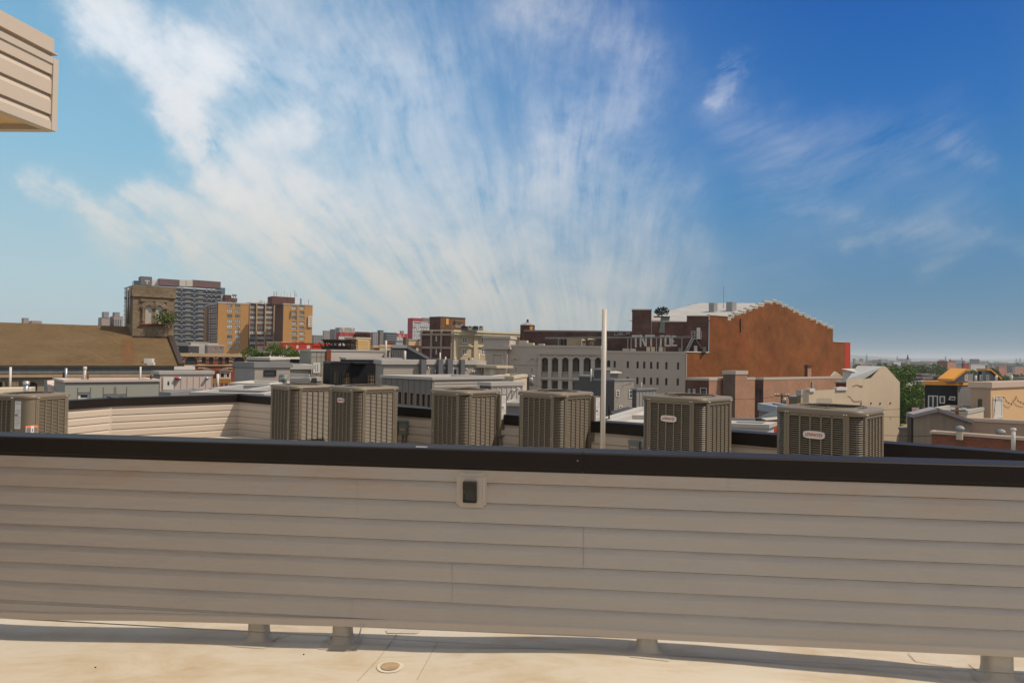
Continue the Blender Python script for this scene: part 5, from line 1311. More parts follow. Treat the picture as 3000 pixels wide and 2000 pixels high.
m_mech = M('maroon louvred plant screen', (.15, .085, .085, 1), .7, .15, .2)
block(B.T, fcs, 240, 235, 385, 330, rf, 8, m_glassb, 'plant_room', n=-1)
block(B.T, fcs, 385, 145, 632, 330, rf, 10, M('grey lift tower', (.135, .13, .145, 1), .7), 'lift_tower', n=-.8)
block(B.T, fcs, 632, 215, 800, 330, rf, 4, m_white, 'roof_screen', n=-4)
block(B.T, fcs, 790, 200, 1225, 340, rf, 9, m_mech, 'plant_screen', n=-1.5); block(B.T, fcs, 1512, 235, 2118, 380, rf, 9, m_mech, 'plant_screen', n=-1.5)
block(B.T, fcs, 1226, 218, 1364, 352, rf, 9, m_floor, 'plant_panel', n=-1.2); block(B.T, fcs, 1372, 222, 1511, 355, rf, 9, m_floor, 'plant_panel', n=-1.2)
block(B.T, fcs, 2119, 385, 2215, 640, rf, 12, m_glassb, 'end_bay', n=-2, zlo=GROUND)
for i in range(3):
    h = fcs.rc(*rect(rf, 2122 + 32 * i, 535, 2122 + 32 * i + 26, 600)); window(B.T, Face(fcs.pt(0, 0, -1.99), fcs.d), (h[0], h[1], h[2], h[3]), m_floor, m_glassb, fr=.4, mun=(1, 1), proud=True)
# the big T on the lift tower
mb = MB(); lf = Face(fcs.pt(0, 0, -.79), fcs.d)
for r_ in ((476, 230, 570, 245), (476, 245, 488, 262), (558, 245, 570, 262), (512, 245, 532, 296), (502, 296, 542, 306)):
    h = lf.rc(*rect(rf, *r_)); mb.fbox(lf, h[0], h[1], h[2], h[3], 0, .25)
mb.build('letter', m_white, B.T)

m_winf = M('aged window frame', (.17, .15, .13, 1), .7, .1); m_blind = GL('glass with drawn blinds', (.20, .22, .22, 1), .15, .95)
# tan apartment block: two tan wings and a recessed dark centre
Yt = 388
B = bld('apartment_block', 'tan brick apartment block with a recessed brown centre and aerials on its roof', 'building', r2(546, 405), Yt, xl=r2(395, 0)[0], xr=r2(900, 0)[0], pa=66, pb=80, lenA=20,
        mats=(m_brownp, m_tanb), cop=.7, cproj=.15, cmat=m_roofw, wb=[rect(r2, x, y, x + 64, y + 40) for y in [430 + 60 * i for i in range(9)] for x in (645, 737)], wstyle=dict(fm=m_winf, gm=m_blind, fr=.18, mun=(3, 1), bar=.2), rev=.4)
T = B.T
fA = B.fA
for i in range(8):
    for x0 in (438, 465, 490, 515):
        h = fA.rc(*rect(r2, x0, 432 + 59 * i + (520 - x0) * .06, x0 + 15, 472 + 59 * i + (520 - x0) * .06)); window(T, fA, h, m_white, m_glassb, fr=.35, mun=(1, 1), proud=True, framed=True)
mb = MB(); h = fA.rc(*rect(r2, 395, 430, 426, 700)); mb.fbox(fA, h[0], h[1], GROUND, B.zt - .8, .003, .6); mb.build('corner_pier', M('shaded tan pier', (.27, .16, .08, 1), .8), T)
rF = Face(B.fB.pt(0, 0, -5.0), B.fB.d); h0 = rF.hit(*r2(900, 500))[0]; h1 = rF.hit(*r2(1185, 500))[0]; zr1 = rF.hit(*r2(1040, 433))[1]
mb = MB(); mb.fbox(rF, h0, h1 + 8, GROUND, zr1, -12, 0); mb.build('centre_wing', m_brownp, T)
cols = ((905, 972), (988, 1072), (1088, 1172))
for i in range(9):
    for x0, x1 in cols:
        h = rF.rc(*rect(r2, x0, 452 + 58.5 * i, x1, 488 + 58.5 * i)); window(T, rF, h, m_winf, m_blind, fr=.18, mun=(3, 1), bar=.2, proud=True)
m_pier = M('tan pier', (.48, .31, .16, 1), .8)
for x0, x1 in ((898, 904), (975, 986), (1076, 1086), (1176, 1186)):
    h = rF.rc(*rect(r2, x0, 440, x1, 900)); mb = MB(); mb.fbox(rF, h[0], h[1], GROUND, zr1 + .4, .003, .9); mb.build('pier', m_pier, T)
mb = MB(); mb.fbox(rF, h0, h1 + 8, zr1, zr1 + .7, -12, .6); mb.build('roof_edge', m_roofw, T)
pr_ = at(*r2(1296, 437), Yt + 2); wf = Face(pr_, B.fB.d); e_ = wf.hit(*r2(1628, 600))[0]
hs = [(*wf.rc(*rect(r2, x, y, x + 58, y + 38)), 0) for y in [458 + 58.3 * i for i in range(8)] for x in (1392, 1478)]
mb = MB(); wall_holes(mb, wf, 0, e_, GROUND, pr_.z, hs, .4); q0_ = wf.pt(0, 0, -16); q1_ = wf.pt(e_, 0, -16)
mb.mi = 1; mb.quad(wf.pt(0, GROUND, -16), wf.pt(0, GROUND), wf.pt(0, pr_.z), wf.pt(0, pr_.z, -16)); mb.mi = 0
mb.quad(wf.pt(e_, GROUND), wf.pt(e_, GROUND, -16), wf.pt(e_, pr_.z, -16), wf.pt(e_, pr_.z)); mb.quad(wf.pt(0, pr_.z), wf.pt(e_, pr_.z), wf.pt(e_, pr_.z, -16), wf.pt(0, pr_.z, -16)); mb.build('right_wing', [m_tanb, m_brownp], T)
for h in hs: window(T, wf, h, m_winf, m_blind, fr=.18, mun=(3, 1), bar=.2, deep=.35)
sf = Face(wf.pt(0, 0, -16), -wf.n * -1.0 if False else (wf.pt(0, 0) - wf.pt(0, 0, -16)))
mb = MB(); mb.fbox(wf, 0, e_, pr_.z, pr_.z + .6, -16, .2); mb.build('roof_edge', m_roofw, T)
# white banner sign with orange blocks at the corner
h = wf.rc(*rect(r2, 1576, 573, 1625, 697)); mb = MB(); mb.fbox(wf, h[0], h[1], h[2], h[3], .3, .8); sg = mb.build('sign', m_white, T)
for i, y in enumerate((585, 612, 640, 668)):
    mb = MB()
    for a_, b2, c2, d2 in (((1590, 1615, y, y + 5), (1590, 1596, y, y + 18), (1603, 1615, y + 9, y + 18)) if i % 2 == 0 else ((1592, 1600, y, y + 18), (1603, 1614, y + 2, y + 9), (1606, 1616, y + 12, y + 18))):
        g = wf.rc(*rect(r2, a_, c2, b2, d2)); mb.fbox(wf, g[0], g[1], g[2], g[3], .81, .9)
    mb.build('sign_character', M('ochre sign paint', (.55, .26, .04, 1)), T, sg)
# roof plant and aerials
block(T, B.fB, 640, 325, 712, 405, r2, 6, m_brickdk, 'roof_tank', n=-3); block(T, B.fB, 714, 360, 780, 405, r2, 5, m_brownp, 'roof_shed', n=-3)
block(T, wf, 1185, 347, 1447, 437, r2, 9, m_brownp, 'lift_house', n=-3)
for x, y0, y1, Y in ((1187, 290, 350, 392), (1200, 300, 350, 392), (1217, 285, 350, 394), (1240, 318, 350, 392), (1270, 310, 350, 393), (1308, 285, 350, 393), (1340, 320, 350, 392), (1378, 292, 350, 394), (1425, 280, 350, 394), (1441, 310, 350, 392), (1495, 370, 440, 392), (1503, 375, 440, 394), (1540, 405, 440, 394), (1585, 380, 440, 394), (1015, 395, 432, 394), (1030, 385, 432, 394), (1050, 392, 432, 394), (1075, 398, 432, 394), (1105, 410, 434, 394), (1130, 408, 434, 394)):
    a_ = at(*r2(x, y0), Y); b_ = at(*r2(x, y1 + 4), Y); mb = MB(); mb.cyl(b_, a_, .16 if x not in (1495, 1050) else .5, n=5); mb.build('aerial', m_galv if x % 2 else m_white, T)
for x, y in ((720, 334), (746, 336)):
    c_ = at(*r2(x, y), 386); mb = MB(); mb.smooth = True; d_ = Vector((.3, -.9, .3)).normalized(); mb.cyl(c_, c_ + d_ * .3, .2, .7, n=14); mb.cyl(c_ + Vector((0, 0, -5)), c_, .15, n=5); mb.build('satellite_dish', m_grey, T)

# far silhouettes left of the church tower
def fbox(name, label, fn, x0, y0, x1, y1, Y, mat, cat='building', dep=18, wins=None, zb=None, split=None, mat2=None, group=None, wmat=None):
    """distant block; split = photo x of its near corner (left part is side A)"""
    if split is None: split = x0 + (x1 - x0) * .3
    return bld(name, label, cat, fn(split, y0), Y, xl=fn(x0, 0)[0], xr=fn(x1, 0)[0], pa=52, pb=62, mats=(mat, mat2 or mat), cop=.5, cproj=.1, cmat=mat, rmat=m_roofd, zb=zb, group=group, wb=wins or (), wstyle=dict(framed=False, proud=True, gm=wmat or m_glass), cw=.4)
m_pinkf = M('pinkish far stone', (.34, .26, .22, 1), .9, .1, .1); m_greyf = M('grey far stone', (.25, .24, .23, 1), .9, .1, .1)
fbox('office_building', 'tiny pale block with dark top on the horizon at the far left', r1, 248, 592, 330, 662, 700, m_greyf, mat2=m_pinkf)
fbox('office_building', 'low pale building step right of the tiny dark topped block', r1, 320, 625, 480, 670, 720, m_pinkf)
fbox('apartment_tower', 'left half of the pinkish twin towers seen left of the church tower', r1, 1128, 585, 1262, 720, 700, m_greyf, mat2=m_pinkf, wins=[rect(r1, 1170, 590 + 0, 1250, 600)])
fbox('apartment_tower', 'right half of the pinkish twin towers with a round topped wall', r1, 1262, 572, 1415, 720, 705, m_greyf, mat2=m_pinkf, wins=[rect(r1, 1300 + 26 * i, 610, 1312 + 26 * i, 690) for i in range(4)])
fbox('roof_plant', 'dark plant room on the left twin tower roof', r1, 1170, 522, 1252, 590, 707, m_greyf, 'roof plant', dep=6, zb=28); fbox('roof_plant', 'dark plant room on the right twin tower roof', r1, 1292, 526, 1376, 580, 712, m_greyf, 'roof plant', dep=6, zb=30)

# ================================================================== red flat building and neighbours
B = bld('shop_building', 'bright red painted building with white framed windows above a mural', 'building', r2(1270, 872), 120, xr=r2(1765, 0)[0], pa=55, pb=84, lenA=4, mats=(m_redw, m_redw), cop=.15, cmat=M('red coping', (.42, .05, .02, 1)), rmat=m_roofd,
        wb=[rect(r2, 1326, 898, 1362, 942), rect(r2, 1445, 900, 1473, 940), rect(r2, 1564, 900, 1606, 942), rect(r2, 1668, 900, 1690, 935), rect(r2, 1718, 905, 1742, 940)], wstyle=dict(fm=m_white, fr=.22, mun=(2, 2), bar=.12))
u0, u1, z0, z1 = B.fB.rc(*rect(r2, 1285, 966, 1545, 1050)); mb = MB()
mb.fbox(B.fB, u0, u1, z1 - .6, z1, .01, .25); mb.fbox(B.fB, u1 - .7, u1, z0, z1 - .6, .01, .25); mb.build('white_surround', m_white, B.T)
mb = MB(); mb.fbox(B.fB, u0, u1 - .7, z0, z1 - .6, .01, .12); mb.build('dark_panel', m_dgrey, B.T)
ftile(B, B.fB, r2, (1546, 966, 1640, 1015), .01, .1, 'mural_upper', M('orange mural paint', (.55, .12, .02, 1), .7, .3, .8)); ftile(B, B.fB, r2, (1546, 1015, 1640, 1075), .01, .11, 'mural_lower', M('yellow mural paint', (.65, .33, .03, 1), .7, .35, 1.2))
bld('shop_building', 'blank taupe rendered wall joined to the left of the bright red building', 'building', r2(1268, 866), 121, xl=r2(1100, 0)[0], pa=6, pb=60, lenB=8, mats=(M('taupe render', (.33, .27, .18, 1), .9, .12, .5),), cop=.15, wa=[rect(r2, 1190, 928, 1218, 955)], wstyle=dict(fm=m_bronze, fr=.3, mun=(1, 1)))
bld('shop_building', 'low pinkish wall with red edge left of the taupe rendered wall', 'building', r2(1100, 905), 122, xl=r2(995, 0)[0], pa=6, pb=60, lenB=5, mats=(M('pinkish render', (.42, .33, .27, 1), .9, .1, .5),), cop=.15, cmat=m_redw)
bld('shop_building', 'white pitched low roofs between the Victorian block and the red building', 'building', r2(1120, 985), 110, xl=r2(880, 0)[0], pa=10, pb=60, lenB=10, mats=(m_white,), cop=.2, rmat=m_roofw)

# ================================================================== taupe corner, white siding, black cladding
Bt = bld('townhouse', 'taupe panel clad corner house with a tall gridded window and brick strip', 'house', r3(50, 560), 58, xr=r3(213, 0)[0], pa=64, pb=76, lenA=6, mats=(m_taupe, m_taupe), cop=.18, cmat=m_coplt, wb=[rect(r3, 66, 716, 148, 832)], wstyle=dict(fm=m_wframe, fr=.12, mun=(4, 1), bar=.10, proud=True))
mb = MB()
for y in (650, 740, 860): z = Bt.fB.hit(*r3(130, y))[1]; mb.fbox(Bt.fB, 0, Bt.lenB, z - .015, z + .015, .002, .01)
for x in (108, 160): u = Bt.fB.hit(*r3(x, 700))[0]; mb.fbox(Bt.fB, u - .015, u + .015, Bt.zt - 8, Bt.zt - .2, .002, .012)
mb.build('panel_joints', M('dark joint', (.12, .12, .11, 1)), Bt.T)
h = Bt.fB.rc(*rect(r3, 214, 565, 266, 880)); mb = MB(); mb.fbox(Bt.fB, h[0] + .01, h[1], GROUND, Bt.zt - .02, -4, .12); mb.build('brick_strip', m_brickred, Bt.T)
Bw = bld('townhouse', 'white lap sided parapet house stretching behind the black corrugated front', 'house', r3(268, 562), 60, xr=r3(942, 0)[0], pa=50, pb=80, lenA=4, mats=(m_white, M('white lap siding', (.50, .45, .41, 1), .6, .05)), lap=.16, cop=.16, cmat=m_coplt, rmat=m_roofw)
poles([('vent_pipe', 'white pipe with collar at the right end of the white sided parapet', r3(905, 0)[0], r3(0, 460)[1], r3(0, 650)[1], 57, .09, m_pipe, False),
       ('vent_pipe', 'white pipe in front of the dark shed roof', r3(1123, 0)[0], r3(0, 578)[1], r3(0, 675)[1], 50, .09, m_pipe, False)])
Bb = bld('townhouse', 'upper black corrugated parapet with pale coping', 'house', r3(460, 655), 54, xr=r3(1075, 0)[0], pa=50, pb=83, lenA=3, mats=(m_blk, m_blk), cop=.16, cproj=.12, cmat=m_coplt, rmat=m_roofw, bat=.16)
Bk = bld('townhouse', 'black corrugated metal house front with reflecting gridded windows and dark recess', 'house', r3(272, 705), 49, xr=r3(872, 0)[0], pa=50, pb=82, lenA=3, mats=(m_blk, m_blk), cop=.12, cproj=.05, cmat=m_blk, rmat=m_roofd, bat=.14,
         wb=[rect(r3, 296, 812, 350, 960), rect(r3, 400, 818, 490, 965), rect(r3, 685, 842, 782, 975)], wstyle=dict(fm=m_bronze, gm=GL('glass with painted warm reflection', (.20, .13, .07, 1), .15), fr=.10, mun=(3, 3), bar=.05, proud=True))  # warm glass colour stands in for a reflection
ftile(Bk, Bk.fB, r3, (512, 722, 670, 975), .03, .06, 'recess_panel', m_black)
h = Bk.fB.rc(*rect(r3, 505, 716, 676, 726)); mb = MB(); mb.fbox(Bk.fB, h[0], h[1], h[2], h[3] + .05, .061, .55); mb.build('recess_hood', m_blk, Bk.T)
# dark shed with sloping roof
P0 = at(*r3(1145, 530), 62); Fd = Face(P0, (math.sin(R(78)), math.cos(R(78)))); T = Thing('stair_penthouse', 'dark grey rooftop shed whose roof slopes steeply down to the right', 'penthouse', P0)
u1, z1_ = Fd.hit(*r3(1397, 668)); z0 = P0.z - 4.2
mb = MB(); A_ = -Fd.n * 3.2; lv = at(*r3(975, 532), 62); ul = Fd.hit(*r3(975, 600))[0]
Fs = Face(at(*r3(975, 532), 60.5), P0 - at(*r3(975, 532), 60.5)); ll = (Vector((P0.x, P0.y, 0)) - Vector((Fs.o.x, Fs.o.y, 0))).length
mb.quad(Fs.pt(0, z0), Fs.pt(ll, z0), Fs.pt(ll, P0.z), Fs.pt(0, P0.z))
mb.quad(Fd.pt(0, z0), Fd.pt(u1, z0), Fd.pt(u1, z1_), Fd.pt(0, P0.z))
bk_ = [Fs.pt(0, P0.z), Fs.pt(ll, P0.z), Fd.pt(u1, z1_)]; bb = [v - Fd.n * 4 for v in bk_]
mb.quad(bb[1], bb[0], Fs.pt(0, z0) - Fd.n * 4, Fd.pt(u1, z0) - Fd.n * 4, bb[2]); mb.quad(Fd.pt(u1, z0), Fd.pt(u1, z0) - Fd.n * 4, bb[2], bk_[2]); mb.quad(Fs.pt(0, z0) - Fd.n * 4, Fs.pt(0, z0), bk_[0], bb[0])
mb.build('wall', m_dgrey, T)
mb = MB(); up_ = Vector((0, 0, .14)); 
mb.add([v + Fd.n * .15 + up_ for v in bk_] + [v + up_ for v in bb] + [v + Fd.n * .15 - up_ for v in bk_], [[0, 1, 4, 3], [1, 2, 5, 4], [6, 7, 1, 0], [7, 8, 2, 1]]); mb.build('roof_edge', m_copgr, T)
mb = MB(); battens(mb, Fd, .2, u1 - .3, z0, lambda u: P0.z + (z1_ - P0.z) * u / u1 - .15, .3, .05, .03); mb.build('battens', m_dgrey, T)
mb = MB(); battens(mb, Fs, .2, ll - .1, z0, P0.z - .16, .3, .05, .03); mb.build('battens', m_dgrey, T)
# long terrace: lit siding, dark pilasters, white door
Bl = bld('rooftop_storey', 'long grey sided terrace top storey with dark pilasters and a white door', 'building', r3(875, 682), 46, xr=r4(1050, 0)[0], pa=50, pb=80, lenA=3, mats=(m_gsid, m_gsid), lap=.15, cop=.30, cproj=.15, cmat=m_coplt, rmat=m_roofw, wb=[rect(r4, 680, 688, 752, 808)], wstyle=dict(fm=m_white, fr=.16, mun=(1, 1), proud=True, name='door'), zb=-3.4)
m_pil = M('dark grey pilaster', (.13, .13, .14, 1), .7, .08)
for x0, x1 in ((300, 357), (497, 550), (603, 662), (753, 798)):
    h = Bl.fB.rc(*rect(r4, x0, 612, x1, 800)); mb = MB(); mb.fbox(Bl.fB, h[0], h[1], -3.4, h[3] + .08, .16 * 0 + .022, .40); mb.build('pilaster', m_pil, Bl.T)
for x, y in ((398, 700), (478, 735), (588, 700), (625, 702), (838, 712), (905, 738), (925, 738), (1012, 715)):
    c_ = at(*r4(x, y), Bl.fB.pt(Bl.fB.hit(*r4(x, y))[0], 0).y); mb = MB(); mb.smooth = True; d_ = Bl.fB.n; mb.cyl(c_ + d_ * .02, c_ + d_ * .2, .03, .04, n=8); mb.cyl(c_ + d_ * .15 - Vector((0, 0, .12)), c_ + d_ * .15 + Vector((0, 0, .1)), .04, n=8); mb.build('wall_lamp', m_white, Bl.T)
poles([('vent_pipe', 'thin white pipe rising left of the long terrace roof', r4(547, 0)[0], r4(0, 520)[1], r4(0, 605)[1], 52, .05, m_white, False), ('vent_pipe', 'short white pipe on the terrace roof above the first pilaster pair', r4(609, 0)[0], r4(0, 568)[1], r4(0, 605)[1], 52, .05, m_white, False),
       ('vent_pipe', 'stubby white capped vent on the long terrace roof', r4(717, 0)[0], r4(0, 582)[1], r4(0, 605)[1], 52, .08, m_pipe, True), ('vent_pipe', 'stubby rusty vent on the long terrace roof', r4(878, 0)[0], r4(0, 576)[1], r4(0, 605)[1], 52, .06, MC['rusty pipe'], False),
       ('vent_pipe', 'second stubby white vent right of the rusty one on the terrace roof', r4(913, 0)[0], r4(0, 590)[1], r4(0, 605)[1], 52, .08, m_pipe, True), ('vent_pipe', 'thin tall white pipe near the right end of the terrace roof', r4(997, 0)[0], r4(0, 530)[1], r4(0, 605)[1], 52, .04, m_white, False)])
# cream eaved house and its base
B = bld('stair_penthouse', 'small cream penthouse with overhanging eaves beside the arcade building', 'penthouse', r4(1190, 668), 50, xl=r4(1052, 0)[0], xr=r4(1292, 0)[0], pa=20, pb=60, mats=(m_stucco, m_gsid), cop=.18, cproj=.35, cmat=m_stucco, wa=[rect(r4, 1120, 703, 1162, 778)], wstyle=dict(fm=m_white, fr=.12, mun=(2, 1), proud=True, name='door'), zb=-3)
bld('low_roof', 'cream low roof below the small eaved penthouse', 'roof', r4(1385, 790), 47, xl=r4(1140, 0)[0], pa=10, pb=60, lenB=5, mats=(m_stucco,), cop=.2, cmat=m_stucco)
# blue grey panel house with a row of narrow amber windows
wn = [rect(r3, x, 1050 + (x - 1045) * .1, x + 35, 1185 + (x - 1045) * .1) for x in (1045, 1112, 1181, 1252, 1316)] + [rect(r3, 1378, 1082, 1412, 1225)]
B = bld('townhouse', 'blue grey panelled house with a row of narrow windows with painted amber reflections', 'house', r3(1440, 880), 25, xl=r3(858, 0)[0], xr=r4(1258, 0)[0], pa=34, pb=50, mats=(m_gpan, m_gsid), cop=.10, cmat=m_coplt, rmat=m_roofw, wa=wn, wstyle=dict(fm=m_bronze, gm=m_reflpaint, fr=.035, mun=(1, 1)), rev=.08)
mb = MB()
for x in range(900, 1430, 66):
    u = B.fA.hit(*r3(x, 950))[0]; mb.fbox(B.fA, u - .006, u + .006, -1.2, B.zt - .12, .001, .010)
mb.build('panel_joints', M('dark joint', (.12, .12, .11, 1)), B.T)
mb = MB(); lap_rows(mb, B.fB, .06, B.lenB, B.zt - .1, B.zt - 3, .127, B.zt, proj=.02, dutch=False); mb.build('siding', m_gsid, B.T)
# white batten box
B = bld('stair_penthouse', 'white batten clad rooftop box with small wall lamp behind the middle condensers', 'penthouse', r4(1130, 862), 22.5, xl=r4(1000, 0)[0], xr=r4(1490, 0)[0], pa=34, pb=62, mats=(m_dgrey, M('white batten cladding', (.42, .385, .35, 1), .6, .04)), cop=.12, cproj=.05, cmat=m_coplt, zb=-.9)
mb = MB(); battens(mb, B.fB, .05, B.lenB, B.zb, B.zt - .13, .20, .035, .02); mb.build('battens', MC['white batten cladding'], B.T)
c_ = B.fB.pt(*B.fB.hit(*r4(1365, 950)), 0); mb = MB(); mb.smooth = True; mb.cyl(c_, c_ + B.fB.n * .16, .03, .035, n=10); mb.cyl(c_ + B.fB.n * .03 + B.fB.d * .2 + Vector((0, 0, .05)), c_ + B.fB.n * .16 + B.fB.d * .2 + Vector((0, 0, .05)), .035, n=10); mb.build('wall_lamp', m_white, B.T)
bld('low_roof', 'grey panelled base with pale coping under the white batten clad box', 'roof', r4(1460, 1096), 21.5, xl=r4(1280, 0)[0], pa=8, pb=60, lenB=4, mats=(m_gpan,), cop=.10, cmat=m_coplt)

# ================================================================== cornice office block + penthouse
wn = [(*rect(r4, x, y, x + 66, y + 64), 0) for x in (798, 1015) for y in (345, 480, 610)]
Bc = bld('office_building', 'beige cornice topped office block with a brick filled concrete frame side', 'building', r4(682, 260), 190, xl=r4(328, 0)[0], xr=r4(1512, 0)[0], pa=22, pb=72, mats=(m_brickdk, m_beige), cop=.3, cproj=.1, cmat=m_cornice, rmat=m_roofg, wb=wn, wstyle=dict(fm=m_white, fr=.28, mun=(2, 2), bar=.2, sill=True), rev=.5)
z1_ = Bc.zt; 
for i, (a_, b2, n_) in enumerate(((0, .55, 1.5), (.55, .9, 1.15), (.9, 1.35, .7), (1.35, 1.75, .35))):
    mb = MB(); mb.fbox(Bc.fB, -.3, Bc.lenB, z1_ - b2 + .002, z1_ - a_, .02, n_)
    if i == 1:
        for k in range(46): u = Bc.lenB * k / 46; mb.fbox(Bc.fB, u, u + .7, z1_ - 1.3, z1_ - .902, .701, 1.25)
    mb.build('cornice', m_cornice, Bc.T)
for x0, x1 in ((695, 742), (925, 972), (1100, 1140)): h = Bc.fB.rc(*rect(r4, x0, 340, x1, 600)); mb = MB(); mb.fbox(Bc.fB, h[0], h[1], GROUND, z1_ - 1.8, .005, .5); mb.build('pilaster', M('pale beige pilaster', (.50, .42, .29, 1), .85, .08, .5, streaks=.3), Bc.T)
h = Bc.fB.rc(*rect(r4, 740, 440, 1085, 455)); mb = MB(); mb.fbox(Bc.fB, .5, Bc.lenB, h[2], h[3], .006, .35); mb.build('string_course', m_cornice, Bc.T)
for x0, x1 in ((326, 342), (440, 458), (556, 572), (676, 692)): h = Bc.fA.rc(*rect(r4, x0, 300, x1, 590)); mb = MB(); mb.fbox(Bc.fA, max(0, h[0]), min(Bc.lenA, h[1]), GROUND, z1_ - .3, .005, .45); mb.build('frame_column', m_conc, Bc.T)
for y0, y1 in ((302, 325), (450, 476), (585, 610)): h = Bc.fA.rc(*rect(r4, 330, y0, 680, y1)); mb = MB(); mb.fbox(Bc.fA, 0, Bc.lenA, h[2], h[3], .004, .40); mb.build('frame_beam', m_conc, Bc.T)
for y in (328, 478):
    h = Bc.fA.rc(*rect(r4, 496, y, 509, y + 62)); window(Bc.T, Bc.fA, h, m_white, m_glassb, fr=.25, mun=(1, 2), proud=True)
Bp = bld('stair_penthouse', 'dark brick penthouse with an orange bricked up window on the cornice office block', 'penthouse', r4(552, 106), 200, xl=r4(425, 0)[0], xr=r4(836, 0)[0], pa=40, pb=66, mats=(m_brickdk, BR('mid brown brick', (.21, .105, .055, 1), (.16, .08, .045, 1), (.15, .1, .07, 1), .22, .075, .01, .35)), cop=.3, cmat=m_roofd, wb=[rect(r4, 722, 168, 800, 232)], wstyle=dict(fm=m_conc, fr=.4, mun=(3, 2), bar=.25, proud=True), zb=Bc.zt - 1)
ftile(Bp, Bp.fB, r4, (612, 130, 642, 200), .02, .15, 'bricked_opening', m_ply); ftile(Bp, Bp.fB, r4, (708, 150, 808, 166), .02, .5, 'canopy', m_pole)
mb = MB()
for a_, b2 in (((590, 260), (625, 200)), ((640, 200), (690, 250)), ((590, 225), (640, 215)), ((660, 175), (690, 250))):
    p_ = at(*r4(*a_), 197); q_ = at(*r4(*b2), 197); mb.tube([p_, q_], .15, 5)
mb.build('steel_stair', m_pole, Bp.T)
for i, (x0, x1) in enumerate(((785, 865), (866, 920), (922, 985), (990, 1045))):
    a_ = at(*r4(x0, 215), 190); b_ = at(*r4(x1, 262), 190); T = Thing('rooftop_unit', ('leftmost dark', 'second pale', 'third dark', 'rightmost pale')[i] + ' rooftop plant unit on the cornice office block', 'air conditioner', (a_.x, a_.y, b_.z))
    mb = MB(); mb.obox((a_.x, a_.y, b_.z), (b_.x - a_.x - .15, 0, 0), (0, 3, 0), (0, 0, a_.z - b_.z)); mb.build('casing', (m_dgrey, m_stucco)[i % 2], T)
    mb = MB(); mb.obox((a_.x + .4, a_.y - .05, b_.z + .6), (b_.x - a_.x - 1.0, 0, 0), (0, .04, 0), (0, 0, (a_.z - b_.z) * .5)); mb.build('grille', m_black, T)
# red and white tower far behind
m_crim = M('crimson cladding', (.36, .03, .05, 1), .6, .06, .05); m_whf = M('white tower cladding', (.50, .49, .49, 1), .7, .04, .05)
B = bld('office_tower', 'far white gridded tower wrapped by a crimson side wall', 'tower', rc(1800, 75), 620, xl=rc(1690, 0)[0], xr=rc(2200, 0)[0], pa=50, pb=80, mats=(m_crim, m_whf), cop=.4, cmat=m_crim,
        wb=[rect(rc, x, y, x + w_, y + 26) for y, row in ((112, ((1825, 170), (2020, 20), (2060, 20), (2100, 20), (2135, 45))), (165, ((1820, 20), (1860, 20), (1915, 20), (1960, 20), (2010, 20), (2055, 20), (2100, 20), (2140, 20))), (215, ((1800, 85), (1915, 20), (1955, 190), (2160, 15))), (260, ((1820, 20), (1875, 20), (1920, 20), (1985, 20), (2040, 20), (2100, 20))), (310, ((1820, 40), (1880, 110))), (360, ((1820, 20), (1860, 20), (1905, 20), (1945, 20))), (405, ((1815, 40), (1880, 15), (1910, 60))), (450, ((1825, 20), (1880, 20), (1930, 20)))) for x, w_ in row], wstyle=dict(framed=False, proud=True, gm=m_glassb))
bld('office_tower', 'crimson slab rising behind the white gridded far tower', 'tower', rc(1800, 8), 640, xl=rc(1682, 0)[0], xr=rc(2020, 0)[0], pa=50, pb=80, mats=(m_crim, m_crim), cop=.4, cmat=m_crim)
bld('office_tower', 'dark grey crown of the far white gridded tower', 'tower', rc(2030, 5), 660, xr=rc(2260, 0)[0], pa=50, pb=80, lenA=10, mats=(m_dgrey, m_gpan), cop=.4, cmat=m_gpan)
# ---- cluster of far blocks between the tan block and the crimson tower
def grid(fn, x0, x1, nx_, y0, y1, ny_, w_, h_):
    return [rect(fn, x0 + (x1 - x0) * i / max(1, nx_ - 1), y0 + (y1 - y0) * j / max(1, ny_ - 1), x0 + (x1 - x0) * i / max(1, nx_ - 1) + w_, y0 + (y1 - y0) * j / max(1, ny_ - 1) + h_) for j in range(ny_) for i in range(nx_)]
B = fbox('office_building', 'low grey far block with rows of windows right of the tan apartment block', r3, 55, 397, 180, 520, 640, m_greyf, split=80, wins=grid(r3, 90, 160, 5, 412, 470, 4, 10, 10))
fbox('office_building', 'grey far tower step left of the far block with painted T signs', r3, 178, 347, 262, 520, 660, m_gpan, mat2=m_greyf, split=190)
fbox('office_building', 'tall plain grey far wall just left of the T signed block', r3, 262, 330, 330, 520, 670, m_gpan, mat2=m_greyf, split=320)
B = fbox('office_building', 'grey beige far block with two painted T signs on top', rc, 20, 230, 465, 480, 650, m_greyf, mat2=M('beige grey far stone', (.36, .32, .27, 1)), split=118)
